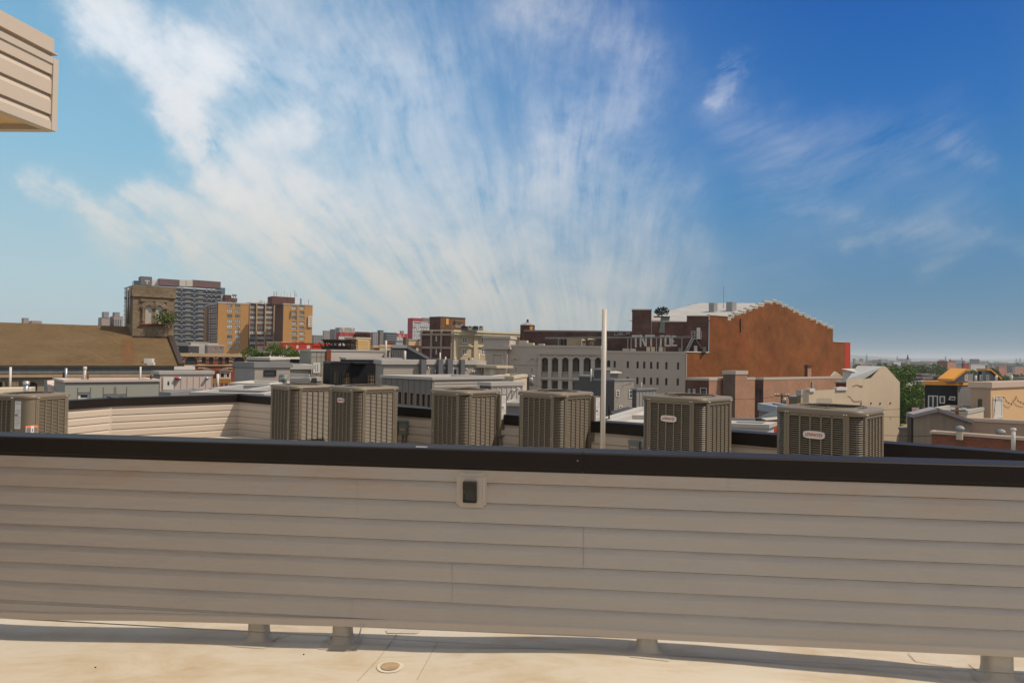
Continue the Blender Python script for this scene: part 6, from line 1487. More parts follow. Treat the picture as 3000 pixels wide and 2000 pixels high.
for x0 in (170, 375):
    f_ = B.fB; h = f_.rc(*rect(rc, x0, 238, x0 + 62, 318)); mb = MB(); u0, u1, z0, z1 = h; w_ = u1 - u0; hh = z1 - z0
    mb.fbox(f_, u0, u1, z1 - hh * .25, z1, .02, .3); mb.fbox(f_, u0, u0 + w_ * .18, z1 - hh * .42, z1 - hh * .25, .02, .3); mb.fbox(f_, u1 - w_ * .18, u1, z1 - hh * .42, z1 - hh * .25, .02, .3); mb.fbox(f_, u0 + w_ * .36, u0 + w_ * .64, z0, z1 - hh * .25, .02, .3); mb.fbox(f_, u0 + w_ * .22, u0 + w_ * .78, z0, z0 + hh * .14, .31, .45); s_ = mb.build('letter', m_white, B.T)
    mb = MB(); mb.fbox(f_, u0 - w_ * .06, u1 + w_ * .06, z1 - hh * .05, z1 + hh * .03, .01, .25); mb.fbox(f_, u0 + w_ * .3, u0 + w_ * .36, z0 + hh * .15, z1 - hh * .3, .02, .28); mb.build('letter_edge', m_redw, B.T, s_)
B = fbox('apartment_building', 'white far block with red top band and small square windows', rc, 40, 405, 410, 640, 480, m_crim, mat2=m_whf, split=98, wins=grid(rc, 115, 210, 3, 425, 600, 4, 18, 18))
B = fbox('apartment_building', 'crimson upper storey strip above the white far block with square windows', rc, 40, 342, 830, 410, 500, m_crim, mat2=m_crim, split=130, wins=[rect(rc, x, 355, x + 14, 400) for x in (160, 250, 300, 750, 785)], wmat=m_ply)
B = fbox('apartment_building', 'grey white far block with small windows', rc, 832, 335, 1002, 640, 520, m_gpan, mat2=m_greyf, split=880, wins=grid(rc, 900, 960, 2, 430, 600, 4, 18, 18))
B = fbox('apartment_building', 'dark capped blue grey far block with vertical stripes', rc, 985, 292, 1125, 640, 525, m_dgrey, mat2=m_gpan, split=1045)
B = fbox('apartment_building', 'far glass block with pale floor lines', rc, 1120, 340, 1432, 640, 530, m_gpan, mat2=m_glassb, split=1185)
for y in (410, 460, 510): h = B.fB.rc(*rect(rc, 1190, y, 1430, y + 7)); mb = MB(); mb.fbox(B.fB, h[0], h[1], h[2], h[3], .01, .3); mb.build('floor_band', m_floor, B.T)
B = fbox('apartment_building', 'white far block with a bright red and orange top band', rc, 1425, 445, 1575, 560, 500, m_whf, mat2=m_whf, split=1440, wins=grid(rc, 1490, 1540, 2, 455, 500, 2, 20, 20))
B = fbox('apartment_building', 'bright red far upper storey with white uprights', rc, 1432, 368, 1672, 445, 505, m_redw, mat2=m_redw, split=1440, wins=[rect(rc, x, 370, x + 14, 440) for x in (1480, 1515, 1585)], wmat=m_white)
fbox('office_building', 'dark small rooftop plant above the red far storey', rc, 1500, 305, 1592, 380, 510, m_greyf, split=1525)
fbox('warehouse', 'pale teal grey box left of the peach coloured wall', rc, 1395, 525, 1570, 680, 240, m_gpan, mat2=M('pale teal cladding', (.30, .36, .37, 1), .5), split=1410)
fbox('warehouse', 'brown brick chimney block between the teal box and the peach wall', rc, 1575, 450, 1650, 680, 230, m_brickdk, mat2=m_brickdk, split=1600)
fbox('warehouse', 'blank peach coloured upper wall left of the concrete framed office side', rc, 1640, 488, 1958, 640, 200, m_taupe, mat2=M('peach render', (.62, .42, .25, 1), .9, .06, .5), split=1705)
B = fbox('rowhouse', 'dark brick house with a tan blind window below the peach wall', rc, 1700, 640, 2000, 760, 170, m_brickdk, mat2=m_brickdk, split=1715, wins=[rect(rc, 1872, 680, 1925, 790)], wmat=m_stucco)
fbox('rowhouse', 'tan stone house front with white parapet behind the white siding', rc, 1030, 622, 1340, 760, 150, m_beige, mat2=m_beige, split=1040)
fbox('rowhouse', 'low red brick wall piece right of the tan louvre box', rc, 820, 640, 1040, 760, 150, m_beige, mat2=m_brickred, split=895)
fbox('rowhouse', 'small brown brick block below the far glass block', rc, 1190, 555, 1350, 640, 220, m_brickred, mat2=m_brickred, split=1210)
# tan louvre box with railing and pergola
B = bld('roof_plant', 'tan louvred plant box with dark railing above, behind the white siding', 'roof plant', rc(495, 450), 82, xl=rc(245, 0)[0], xr=rc(822, 0)[0], pa=25, pb=72, mats=(M('shaded brown siding', (.16, .115, .075, 1), .8), M('tan louvre slats', (.56, .38, .17, 1), .7)), cop=.25, cmat=m_stucco, zb=-2)
mb = MB(); lap_rows(mb, B.fB, .2, B.lenB - .2, B.zt - .3, -2, .26, B.zt, proj=.08, dutch=False); mb.build('louvre', MC['tan louvre slats'], B.T)
RLf = Face(B.fB.pt(0, 0, -.3), B.fB.d); zt_ = RLf.hit(*rc(650, 345))[1]; zb2 = B.zt; T = Thing('roof_railing', 'dark timber roof railing above the tan louvred box', 'railing', RLf.pt(0, zb2))
mb = MB()
for k in (0, .45, .92): z = zb2 + (zt_ - zb2) * k; mb.fbox(RLf, 0, B.lenB, z, z + .12, 0, .1)
for i in range(9): u = B.lenB * i / 8; mb.fbox(RLf, u - .06, u + .06, zb2, zt_, .1, .2)
for i in range(14): u = B.lenB * (i + .5) / 14; mb.fbox(RLf, u - .25, u + .25, zb2, zb2 + (zt_ - zb2) * (.5 + .3 * math.sin(i * 2.3)), -.1, -.02)
mb.build('rail', m_wood, T)
pf = Face(at(*r3(190, 470), 66), at(*r3(510, 470), 66) - at(*r3(190, 470), 66)); T = Thing('pergola', 'dark timber roof pergola on angled posts above the taupe corner house', 'pergola', pf.pt(0, 0)); zz = at(*r3(190, 470), 66).z; ln = 8.0 * (at(*r3(510, 470), 66) - at(*r3(190, 470), 66)).length / 8.0
zlo = at(*r3(190, 560), 66).z
for n_ in (0, -1.6):
    mb = MB(); mb.fbox(pf, 0, ln, zz - .12, zz, n_, n_ + .1); mb.build('beam', m_wood, T)
mb = MB(); mb.fbox(pf, -.2, ln + .1, zz + .15, zz + .2, -2, .3)
for i in range(16): u = ln * i / 15; mb.fbox(pf, u - .05, u + .05, zz + .001, zz + .149, -2, .3)
mb.build('slats', m_wood, T)
for x in (207, 300, 398, 497):
    u = pf.hit(*r3(x, 520))[0]; mb = MB(); mb.fbox(pf, u - .07, u + .07, zlo - .3, zz - .121, -.05, .09); mb.tube([pf.pt(u, zz - .9, .02), pf.pt(u - .6, zz - .12, .02)], .05, 4); mb.tube([pf.pt(u, zz - .9, .02), pf.pt(u + .6, zz - .12, .02)], .05, 4); mb.build('post', m_wood, T)
B = bld('low_roof', 'dark fenced roof terrace below the pergola', 'roof', r3(245, 515), 66, xr=r3(560, 0)[0], pa=50, pb=84, lenA=4, mats=(m_dgrey, m_dgrey), cop=.1, cmat=m_dgrey, bat=.25)
fbox('rowhouse', 'orange painted wall behind the pergola', r3, 60, 487, 243, 560, 110, m_redw, split=75)
# ================================================================== white arcade building and the brick hall
PW = at(2010, 1031, 128); AD = Vector((-math.cos(R(10)), math.sin(R(10)), 0)); BD = Vector((math.sin(R(52)), math.cos(R(52)), 0))
lenW = -Face(PW, -AD).hit(1427, 1100)[0]; Fw = Face(PW + AD * lenW, -AD)
T = Thing('arcade_building', 'long white painted building with a row of open arches and small dark windows', 'building', (PW.x, PW.y, GROUND))
def uw(px, y=1060): return Fw.hit(px, y)[0]
zL = Fw.hit(1620, 1012)[1]; zR = PW.z; us_ = uw(1760)
arches = [(*Fw.rc(*rect(r5, x0, 513, x1, 710)), 1) for x0, x1 in ((305, 366), (408, 470), (513, 576), (620, 687), (733, 803), (848, 908))]
lowr = [(*Fw.rc(*rect(r5, x0, 745 + (x0 - 305) * .05, x1, 905)), 0) for x0, x1 in ((305, 363), (408, 468), (513, 573), (620, 680), (733, 796))]
small = [(*Fw.rc(*rect(r5, *w)), 0) for w in ((22, 602, 60, 672), (182, 608, 222, 680), (22, 740, 60, 830), (180, 745, 220, 830))]
wr = [(*Fw.rc(*rect(r5, 970, 540, 1003, 608)), 1)] + [(*Fw.rc(*rect(r5, x - 11, 547 + (x - 1048) * .022, x + 11, 614 + (x - 1048) * .034)), .3) for x in (1048, 1182, 1282, 1350, 1421, 1487, 1576, 1695)]
wr += [(*Fw.rc(*rect(r5, x - 11, 710 + (x - 1182) * .03, x + 11, 781 + (x - 1182) * .035)), .3) for x in (1180, 1280, 1349, 1419, 1485, 1575, 1692)]
wr += [(*Fw.rc(*rect(r5, x - 11, 870, x + 11, 940)), .3) for x in (1575, 1692)]
mb = MB(); wall_holes(mb, Fw, 0, us_, GROUND, zL, arches + lowr, 2.6); mb.build('wall', m_arc, T)
mb = MB(); 
# shallow window holes on the same sheet would share its deep reveals, so the left windows are framed proud of it
for h in small: window(T, Fw, h, m_arct, m_glass, fr=.25, mun=(2, 2), bar=.08, proud=True, sill=True)
mb = MB(); wall_holes(mb, Fw, us_, lenW, GROUND, zR, wr, .4); mb.build('wall', m_arc, T)
for h in wr: window(T, Fw, h, m_bronze, m_glass, fr=.10, mun=(1, 2), deep=.38, arch=h[4], bar=.08)
mb = MB(); mb.fbox(Fw, 0, us_, zL - .35, zL + .05, -2.6 + 0, .12); mb.fbox(Fw, us_ + .001, lenW, zR - .3, zR + .05, -.6, .08); mb.build('coping', m_arct, T)
zz_ = Fw.hit(*r5(1300, 468))[1]; mb = MB(); mb.fbox(Fw, us_ + .01, lenW, zz_ - .05, zz_ + .05, .002, .06); mb.build('string_course', m_arct, T)
mb = MB(); mb.quad(Fw.pt(0, zL - .4), Fw.pt(us_, zL - .4), Fw.pt(us_, zL - .4, -16), Fw.pt(0, zL - .4, -16)); mb.quad(Fw.pt(us_, zR - .3), Fw.pt(lenW, zR - .3), Fw.pt(lenW, zR - .3, -16), Fw.pt(us_, zR - .3, -16))
mb.quad(Fw.pt(us_, zR - .3), Fw.pt(us_, zR - .3, -16), Fw.pt(us_, zL - .4, -16), Fw.pt(us_, zL - .4)); mb.build('roof', m_roofg, T)
mb = MB(); mb.quad(Fw.pt(0, GROUND, -16), Fw.pt(0, GROUND), Fw.pt(0, zL), Fw.pt(0, zL, -16)); mb.build('side_wall', m_arc, T)
mb = MB(); mb.fbox(Fw, arches[0][0] - 1.5, us_ - .02, GROUND, zL - .5, -2.8, -2.59); mb.build('loggia_back_wall', m_arc, T)
for h in arches:
    bz = h[2] + (h[3] - h[2]) * .26; mb = MB(); mb.fbox(Fw, h[0] + .01, h[1] - .01, bz - .15, bz, -.45, -.1); mb.fbox(Fw, h[0] + .01, h[1] - .01, h[2] + .01, h[2] + .15, -.45, -.1)
    for k in range(6): u = h[0] + (h[1] - h[0]) * (k + .5) / 6; mb.lathe(Fw.pt(u, h[2] + .15, -.27), [(.08, 0), (.13, .2 * (bz - h[2])), (.07, .5 * (bz - h[2])), (.10, .75 * (bz - h[2]))], 8)
    mb.build('balustrade', m_arct, T)
    uc = (h[0] + h[1]) / 2; w_ = (h[1] - h[0]) / 2; zt_ = h[3] - w_; mb = MB(); k = 14; ri, ro = w_ + .02, w_ + .35
    for i in range(k):
        a0, a1 = math.pi * i / k, math.pi * (i + 1) / k
        mb.fpoly(Fw, [(uc + ri * math.cos(a0), zt_ + ri * math.sin(a0)), (uc + ro * math.cos(a0), zt_ + ro * math.sin(a0)), (uc + ro * math.cos(a1), zt_ + ro * math.sin(a1)), (uc + ri * math.cos(a1), zt_ + ri * math.sin(a1))], .003, .16)
    mb.build('arch_surround', m_arct, T)
    mb = MB(); dw = w_ * .55; mb.fbox(Fw, uc - dw + .5, uc + dw + .3, h[2] + .3, h[3] - w_ * .7, -2.58, -2.52); mb.build('loggia_door', m_glass, T)
for x0, x1 in ((268, 300), (370, 405), (474, 510), (579, 617), (691, 730), (807, 845)):
    h = Fw.rc(*rect(r5, x0, 480, x1, 600)); mb = MB(); mb.fbox(Fw, h[0], h[1], GROUND, zt_ + .2, .005, .35); mb.fbox(Fw, h[0] - .2, h[1] + .2, zt_ + .201, zt_ + .55, .003, .45); mb.fbox(Fw, h[0] + .2, h[1] - .2, zt_ + .56, h[3], .003, .2); mb.build('pilaster', m_arct, T)
h = Fw.rc(*rect(r5, 268, 472, 908, 482)); mb = MB(); mb.fbox(Fw, h[0], h[1], h[2], h[3], .21, .4); mb.build('string_course', m_arct, T)
h = Fw.rc(*rect(r5, 268, 712, 908, 735)); mb = MB(); mb.fbox(Fw, h[0], h[1], h[2], h[3] - .15, .36, .55); mb.build('string_course', m_arct, T)
for x0, x1 in ((0, 70), (160, 256)):
    h = Fw.rc(*rect(r5, x0, 500, x1, 580)); uc = (h[0] + h[1]) / 2; w_ = (h[1] - h[0]) / 2; zb_ = h[3] - w_; mb = MB(); k = 14
    for i in range(k):
        a0, a1 = math.pi * i / k, math.pi * (i + 1) / k; ri, ro = w_ - .35, w_
        mb.fpoly(Fw, [(uc + ri * math.cos(a0), zb_ + ri * math.sin(a0)), (uc + ro * math.cos(a0), zb_ + ro * math.sin(a0)), (uc + ro * math.cos(a1), zb_ + ro * math.sin(a1)), (uc + ri * math.cos(a1), zb_ + ri * math.sin(a1))], .003, .2)
    mb.build('blind_arch', m_arct, T)
h = Fw.rc(*rect(r4, 1335, 650, 1670, 660)); mb = MB(); mb.fbox(Fw, h[0], h[1], h[2], h[3], .002, .15); mb.build('string_course', m_arct, T)
# corner pavilion
u0, u1, z0, z1 = Fw.rc(*rect(r4, 1080, 362, 1345, 452)); mb = MB()
mb.fbox(Fw, u0 - .3, u1 + .2, z0, z1, -6, 1.3); mb.build('pavilion_parapet', m_arct, T)
mb = MB(); mb.fbox(Fw, u0 - .5, u1 + .4, z1 + .002, z1 + .5, -6.2, 1.6); mb.fbox(Fw, u0 - .5, u1 + .4, z0 - .5, z0 - .002, -6.2, 1.6); mb.build('pavilion_cornice', m_arct, T)
mb = MB(); mb.fbox(Fw, u0, u1 - .3, GROUND, z0 - .502, -6, 1.0); mb.build('pavilion', m_arc, T)
h = Fw.rc(*rect(r4, 1145, 525, 1285, 650)); mb = MB()
for a_, b2, c2, d2 in ((h[0], h[1], h[3] - .25, h[3]), (h[0], h[0] + .3, GROUND, h[3] - .25), (h[1] - .3, h[1], GROUND, h[3] - .25)): mb.fbox(Fw, a_, b2, c2, d2, 1.002, 1.25)
mb.build('pavilion_panel', m_arct, T)

# the hall: gable wall on the right-hand side, dark side wall above the white block
Fh = Face(PW, BD)
H = Thing('brick_hall', 'huge weathered brick hall with stepped gable, pale roof and old painted lettering', 'building', (PW.x, PW.y, GROUND))
def hz(x, y): return Fh.hit(*r6(x, y))
stepsL = [(1083, 352), (1113, 330), (1145, 308), (1205, 290), (1258, 268), (1315, 243), (1372, 222), (1430, 200)]
stepsR = [(1545, 209), (1603, 235), (1658, 262), (1710, 288), (1762, 313), (1818, 340), (1873, 365), (1928, 390), (1983, 415), (2037, 442), (2092, 442)]
ol = [(683, 690), (905, 690), (905, 340), (1083, 345)]
ptop = []
for (x, y), (x2, y2) in zip(stepsL, stepsL[1:] + [(1510, 200)]): ptop += [(x, y + 14), (x2, y + 14)]
ptop += [(1510, 205), (1545, 205)]
for (x, y), (x2, y2) in zip(stepsR, stepsR[1:]): ptop += [(x, y + 12), (x2, y + 12)]
ptop += [(2092, 590), (2206, 590)]
poly = []; lastx = None
for x, y in ol + ptop:
    u_, z_q = hz(x, y)
    if x == lastx: u_ = poly[-1][0]
    poly.append((u_, z_q)); lastx = x
u_end = hz(2206, 700)[0]
def clean(P):
    out = []
    for p in P:
        if not out or (abs(p[0] - out[-1][0]) + abs(p[1] - out[-1][1])) > .02: out.append(p)
    return out
# wall as vertical strips down to the ground so every quad stays simple
poly = clean(poly); 
mb = MB(); 
for (ua, za), (ub_, zb2) in zip(poly, poly[1:]):
    if ub_ - ua < .05: continue
    mb.quad(Fh.pt(ua, GROUND), Fh.pt(ub_, GROUND), Fh.pt(ub_, zb2), Fh.pt(ua, za))
mb.build('gable_wall', m_brickhall, H)
mb = MB(); ue_, _ = hz(2257, 700); ztR = hz(2230, 597)[1]; mb.fbox(Fh, u_end + .01, ue_, GROUND, ztR, -10, .03); mb.build('red_end_strip', m_redw, H)
m_step = M('flaking white step paint', (.55, .52, .46, 1), .8, .2, 1.5, streaks=.3)
rnd = random.Random(5)
def step(x0, x1, y, hgt):
    u0, u1, z0, z1 = Fh.rc(*rect(r6, x0, y, x1 + 1, y + hgt)); 
    zs = [z0 - rnd.uniform(-.05, .22) for _ in range(6)]
    mb = MB(); mb.fbox(Fh, u0, u1, z0 + .25, z1, -.6, .12)
    pts = [(u0 + (u1 - u0) * i / 5, zs[i]) for i in range(6)] + [(u1, z0 + .249), (u0, z0 + .249)]
    mb.fpoly(Fh, pts, .0, .03); mb.build('gable_step', m_step, H)
for (x, y), (x2, _) in zip(stepsL, stepsL[1:] + [(1510, 0)]): step(x, x2, y, 24)
step(1510, 1545, 186, 24)
for (x, y), (x2, _) in zip(stepsR, stepsR[1:]): step(x, x2, y - 2, 20)
mb = MB(); h = Fh.rc(*rect(r6, 905, 334, 1085, 344)); mb.fbox(Fh, h[0], h[1], h[2], h[3], -.5, .1); h = Fh.rc(*rect(r6, 683, 685, 903, 694)); mb.fbox(Fh, h[0], h[1], h[2], h[3], -.5, .12); h = Fh.rc(*rect(r6, 2092, 588, 2206, 595)); mb.fbox(Fh, h[0], h[1], h[2], h[3], -.5, .1); mb.build('coping', m_step, H)
h = Fh.rc(*rect(r6, 678, 690, 690, 930)); mb = MB(); mb.fbox(Fh, max(0.01, h[0]), h[1], h[2], h[3] - .3, .002, .06); mb.build('white_edge', m_arct, H)
u_, z_t = hz(1203, 370); mb = MB(); mb.tube([Fh.pt(u_, z_t, .1), Fh.pt(hz(1203, 500)[0], hz(1203, 500)[1], .1)], .09, 6); mb.build('drain_pipe', m_bronze, H)
# side wall
uS, zS = hz(905, 341); oS = Fh.pt(uS, 0); lenS = -Face(oS, -AD).hit(*r6(170, 500))[0]; Fs_ = Face(oS + AD * lenS, -AD)
def sz(x, y): return Fs_.hit(*r6(x, y))
mb = MB()
zl_ = zR - 1
for xa, ya, xb, yb in ((170, 290, 355, 286), (355, 400, 693, 394), (693, 346, 905, 341)):
    ua, za = sz(xa, ya); ub_, zb2 = sz(xb, yb); mb.quad(Fs_.pt(ua, zl_), Fs_.pt(ub_, zl_), Fs_.pt(ub_, zb2), Fs_.pt(ua, za))
mb.build('side_wall', m_brickdk, H)  # this wall's shade is put into the darker brick
ua, ub_, za, zb2 = Fs_.rc(*rect(r6, 170, 288, 355, 400)); mb = MB(); mb.fbox(Fs_, ua + .01, ub_ - .01, za - 4, zb2 - .02, -6, -.01); mb.build('corner_tower', m_brickor if False else m_brickred, H)
mb = MB(); mb.fbox(Fs_, ua - .1, ub_ + .1, zb2 + .02, zb2 + .2, -6.1, .1); h = Fs_.rc(*rect(r6, 357, 393, 690, 401)); mb.fbox(Fs_, h[0], h[1], h[2], h[3], -.5, .08); h = Fs_.rc(*rect(r6, 693, 339, 905, 346)); mb.fbox(Fs_, h[0], h[1], h[2], h[3], -.5, .1); mb.build('coping', m_step, H)
# roof slopes
uP, zP = hz(1540, 208); pk = Fh.pt(uP, zP - .3, -.4); far_ = Face(Fh.pt(uP, 0), -AD).hit(*r6(828, 225))[0]; rl = abs(far_)
e0 = Fs_.pt(lenS, sz(800, 398)[1], -.3); e1 = Fs_.pt(0, sz(260, 400)[1], -.3); pk2 = pk + AD * rl
mb = MB(); ex = e0 + AD * rl
mb.quad(e0, pk, pk2, ex); uR_, zR_ = hz(2092, 470); r0_ = Fh.pt(uR_, zR_, -.4); mb.quad(pk, r0_, r0_ + AD * rl, pk2); mb.build('roof', M('weathered pale hall roof', (.33, .325, .32, 1), .8, .25, .35, streaks=.3), H)
# far stepped gable
for x0, x1, y in ((800, 858, 225), (735, 795, 243), (672, 730, 262), (612, 665, 280), (552, 608, 300)):
    Ff = Face(pk2, BD); h = Ff.rc(*rect(r6, x0, y, x1, y + 22)); mb = MB(); mb.fbox(Ff, h[0], h[1], h[2] - 1.0, h[3], -.8, 0); mb.build('far_gable_step', M('sandy step', (.42, .34, .24, 1), .8, .1), H)
for x0, x1, y0, y1 in ((912, 976, 220, 300), (1080, 1156, 212, 292)):
    a_ = at(*r6((x0 + x1) / 2, y1), (e0.y + pk.y) / 2 + 1); b_ = at(*r6((x0 + x1) / 2, y0), a_.y); w_ = (x1 - x0) / 3.267 / 2000 * a_.y
    mb = MB(); mb.obox(a_ + AD * w_ * .45 - BD * w_ * .3 - Vector((0, 0, 1.5)), -AD * w_ * .75, BD * w_ * .9, Vector((0, 0, b_.z - a_.z + 1.5))); mb.build('roof_box', M('grey roof box', (.27, .27, .28, 1), .8, .2), H)
a_ = at(*r6(1045, 225), 140); b_ = at(*r6(1045, 60), 140); mb = MB(); mb.cyl(a_ - Vector((0, 0, 1)), b_, .07, n=5); mb.build('mast', m_galv, H)
a_ = at(*r6(455, 300), 134); rnd = random.Random(8); mb = MB(); leafcloud(mb, (a_.x, a_.y, a_.z), (1.5, 1.2, .9), 260, .22, rnd); mb.obox(a_ + Vector((-1.5, -.5, -1.2)), (3, 0, 0), (0, 1, 0), (0, 0, .2))
EX = Thing('roof_fan', 'dark rounded bush-like exhaust fan on a stand on the pale hall roof', 'shrub', a_ - Vector((0, 0, 3.2))); mb.build('clump', M('dark clump', (.02, .018, .016, 1), .9), EX)  # exhaust fan built as a loose dark clump
mb = MB(); mb.obox(a_ + Vector((-.6, -.3, -4.2)), (1.6, 0, 0), (0, .8, 0), (.5, 0, 3.0)); mb.build('stand', m_grey, EX)
# painted letters
def letters(fc, fn, strokes_, mat, name, wd):
    mb = MB()
    for (x0, y0, x1, y1) in strokes_:
        a_ = Vector(fc.hit(*fn(x0, y0))); b_ = Vector(fc.hit(*fn(x1, y1))); d_ = (b_ - a_).normalized(); n_ = Vector((-d_.y, d_.x)) * wd / 2
        mb.fpoly(fc, [tuple(a_ - n_), tuple(b_ - n_), tuple(b_ + n_), tuple(a_ + n_)], .004 + .002 * (len(mb.f) % 7) * .3)
    return mb.build(name, mat, H)
m_let = M('faded white wall lettering', (.46, .44, .42, 1), .9, .3, 1.2)
for st_ in ([(668, 470, 835, 470), (755, 500, 755, 715)], [(858, 445, 858, 705), (868, 450, 965, 695), (972, 445, 972, 695)], [(985, 465, 1165, 465), (1085, 495, 1085, 695)],
            [(1270, 475, 1365, 475), (1297, 500, 1290, 700)], [(1395, 470, 1392, 690), (1400, 475, 1500, 475), (1495, 480, 1495, 690), (1400, 680, 1500, 680)], [(1540, 490, 1536, 690), (1525, 480, 1625, 480), (1530, 585, 1585, 585), (1530, 672, 1645, 672)]):
    letters(Fs_, ra, st_, m_let, 'painted_letter', .34)
# white door, landing, stair
h = Fs_.rc(*rect(ra, 2065, 292, 2142, 528)); mb = MB(); mb.fbox(Fs_, h[0], h[1], h[2], h[3], .002, .12); mb.build('door', m_white, H)
h = Fs_.rc(*rect(ra, 1935, 528, 2150, 540)); mb = MB(); mb.fbox(Fs_, h[0], h[1], h[2], h[3], .01, 1.6)
for z_k in (.5, 1.0, 1.35): mb.fbox(Fs_, h[0], h[1], h[3] + z_k, h[3] + z_k + .07, 1.5, 1.58)
for k in range(4): u = h[0] + (h[1] - h[0]) * k / 3; mb.fbox(Fs_, u - .04, u + .04, h[3], h[3] + 1.4, 1.49, 1.58)
for (a_, b_) in (((1985, 540), (1860, 800)), ((1925, 545), (1805, 800)), ((1975, 470), (1850, 730)), ((2040, 545), (2165, 725))):
    p_ = Fs_.pt(*Fs_.hit(*ra(*a_)), 1.4); q_ = Fs_.pt(*Fs_.hit(*ra(*b_)), 1.4 if a_[0] < 2000 else .1); mb.tube([p_, q_], .10, 4)
for k in range(12):
    t_ = k / 12; p_ = Fs_.pt(*Fs_.hit(*ra(1985 - 125 * t_, 540 + 260 * t_)), 1.4); q_ = Fs_.pt(*Fs_.hit(*ra(1925 - 120 * t_, 545 + 255 * t_)), 1.4); mb.tube([p_, q_], .05, 4)
mb.build('fire_stair', m_galv, H)
PR = Thing('roof_pipes', 'horizontal pipe run on posts crossing in front of the faded wall lettering', 'pipes', (PW.x - 15, PW.y + 3, zR))
fp = Face(Fs_.o + Fs_.n * 2.2, Fs_.d)
for y, wd in ((512, .07), (498, .055)):
    a_ = fp.pt(*fp.hit(*ra(-1200, y + 10))); b_ = fp.pt(*fp.hit(*ra(1920, y - 15 if wd < .06 else y - 5))); mb = MB(); mb.tube([a_, b_], wd, 6); mb.build('pipe', m_grey, PR)
for x in (585, 655, 1200, 1750, 130, -400, -900): a_ = fp.pt(*fp.hit(*ra(x, 510))); mb = MB(); mb.cyl((a_.x, a_.y, zR - .3), a_, .06, n=5); mb.build('post', m_galv, PR)
for i, (x0, x1, y0, c_, lb) in enumerate(((985, 1065, 705, m_stucco, 'pale boxy roof unit below the first T of the wall lettering'), (1085, 1165, 705, m_stucco, 'second pale boxy roof unit below the wall lettering'), (1255, 1335, 705, m_stucco, 'third pale boxy roof unit below the wall lettering'),
        (1345, 1400, 712, m_gpan, 'blue grey roof unit beside the third pale one'), (635, 755, 745, m_stucco, 'low tan roof curb left of the pale roof units'), (470, 620, 740, m_arct, 'low white roof box at the left of the right roof'), (1675, 1730, 728, m_gpan, 'small blue grey roof box left of the fire stair'), (2010, 2080, 680, m_galv, 'round blue grey vent near the fire stair foot'), (2205, 2265, 705, m_grey, 'grey box near the brick corner by the fire stair'))):
    fq = Face(Fw.o - Fw.n * 3.2, Fw.d); h = fq.rc(*rect(ra, x0, y0, x1, 800)); Tt = Thing('rooftop_unit', lb, 'rooftop unit', fq.pt(h[0], h[2])); mb = MB(); z0 = zR - .29
    mb.fbox(fq, h[0], h[1], z0 + .25, h[3], -1.2, 0); mb.build('casing', c_, Tt); mb = MB(); mb.fbox(fq, h[0] + .1, h[1] - .1, z0, z0 + .249, -1.1, -.1); mb.build('curb', m_black, Tt)
# long dark brick building behind the arcade, with second painted word
B = bld('warehouse', 'long dark brick building stretching behind the white arcade roof', 'building', r5(1225, 243), 158, xl=r5(125, 0)[0], pa=9, pb=60, lenB=12, mats=(m_brickdk,), cop=.35, cproj=.1, cmat=M('grimy coping', (.25, .22, .18, 1), .8))
mb = MB()
for x0, y0, x1, y1 in ((295, 385, 295, 455), (300, 388, 350, 385), (300, 452, 350, 450), (368, 385, 368, 450), (404, 384, 404, 448), (368, 385, 404, 384), (368, 448, 404, 447), (418, 382, 418, 447), (448, 382, 448, 446), (418, 383, 448, 382), (418, 447, 448, 446), (470, 380, 470, 445), (470, 444, 530, 440), (545, 400, 560, 430), (560, 430, 578, 395), (578, 395, 592, 430), (600, 395, 632, 388), (615, 392, 615, 440)):
    a_ = Vector(B.fA.hit(*ra(x0, y0))); b_ = Vector(B.fA.hit(*ra(x1, y1))); d_ = (b_ - a_).normalized(); n_ = Vector((-d_.y, d_.x)) * .06; mb.fpoly(B.fA, [tuple(a_ - n_), tuple(b_ - n_), tuple(b_ + n_), tuple(a_ + n_)], .004 + .003 * (len(mb.f) % 5))
mb.build('painted_word', m_let, B.T)
# clutter on the arcade roof
for i, (x0, x1, y0, y1, c_, lb) in enumerate(((72, 150, 338, 390, m_arct, 'white box unit on the arcade roof, leftmost'), (118, 215, 362, 390, m_stucco, 'low cream unit on the arcade roof beside the leftmost white box'), (462, 556, 318, 390, M('brown framed screen', (.17, .12, .08, 1), .8), 'brown framed opening on the arcade roof'),
        (560, 708, 312, 390, M('tan metal housing', (.33, .25, .16, 1), .7), 'large tan plant housing on the arcade roof'), (268, 322, 370, 392, m_arct, 'tiny white curb on the arcade roof'))):
    fq = Face(Fw.o - Fw.n * 5, Fw.d); h = fq.rc(*rect(r5, x0, y0, x1, y1)); Tt = Thing('rooftop_unit', lb, 'rooftop unit', fq.pt(h[0], zL - .4)); mb = MB(); mb.fbox(fq, h[0], h[1], zL - .39, h[3], -2.5, 0); mb.build('casing', c_, Tt)
    if i == 2:
        mb = MB()
        for k in range(3): u = h[0] + (h[1] - h[0]) * (.08 + .32 * k); mb.fbox(fq, u, u + (h[1] - h[0]) * .24, zL - .3, h[3] - .2, .002, .05)
        mb.build('opening', m_black, Tt)
fq = Face(Fw.o - Fw.n * 4.5, Fw.d)
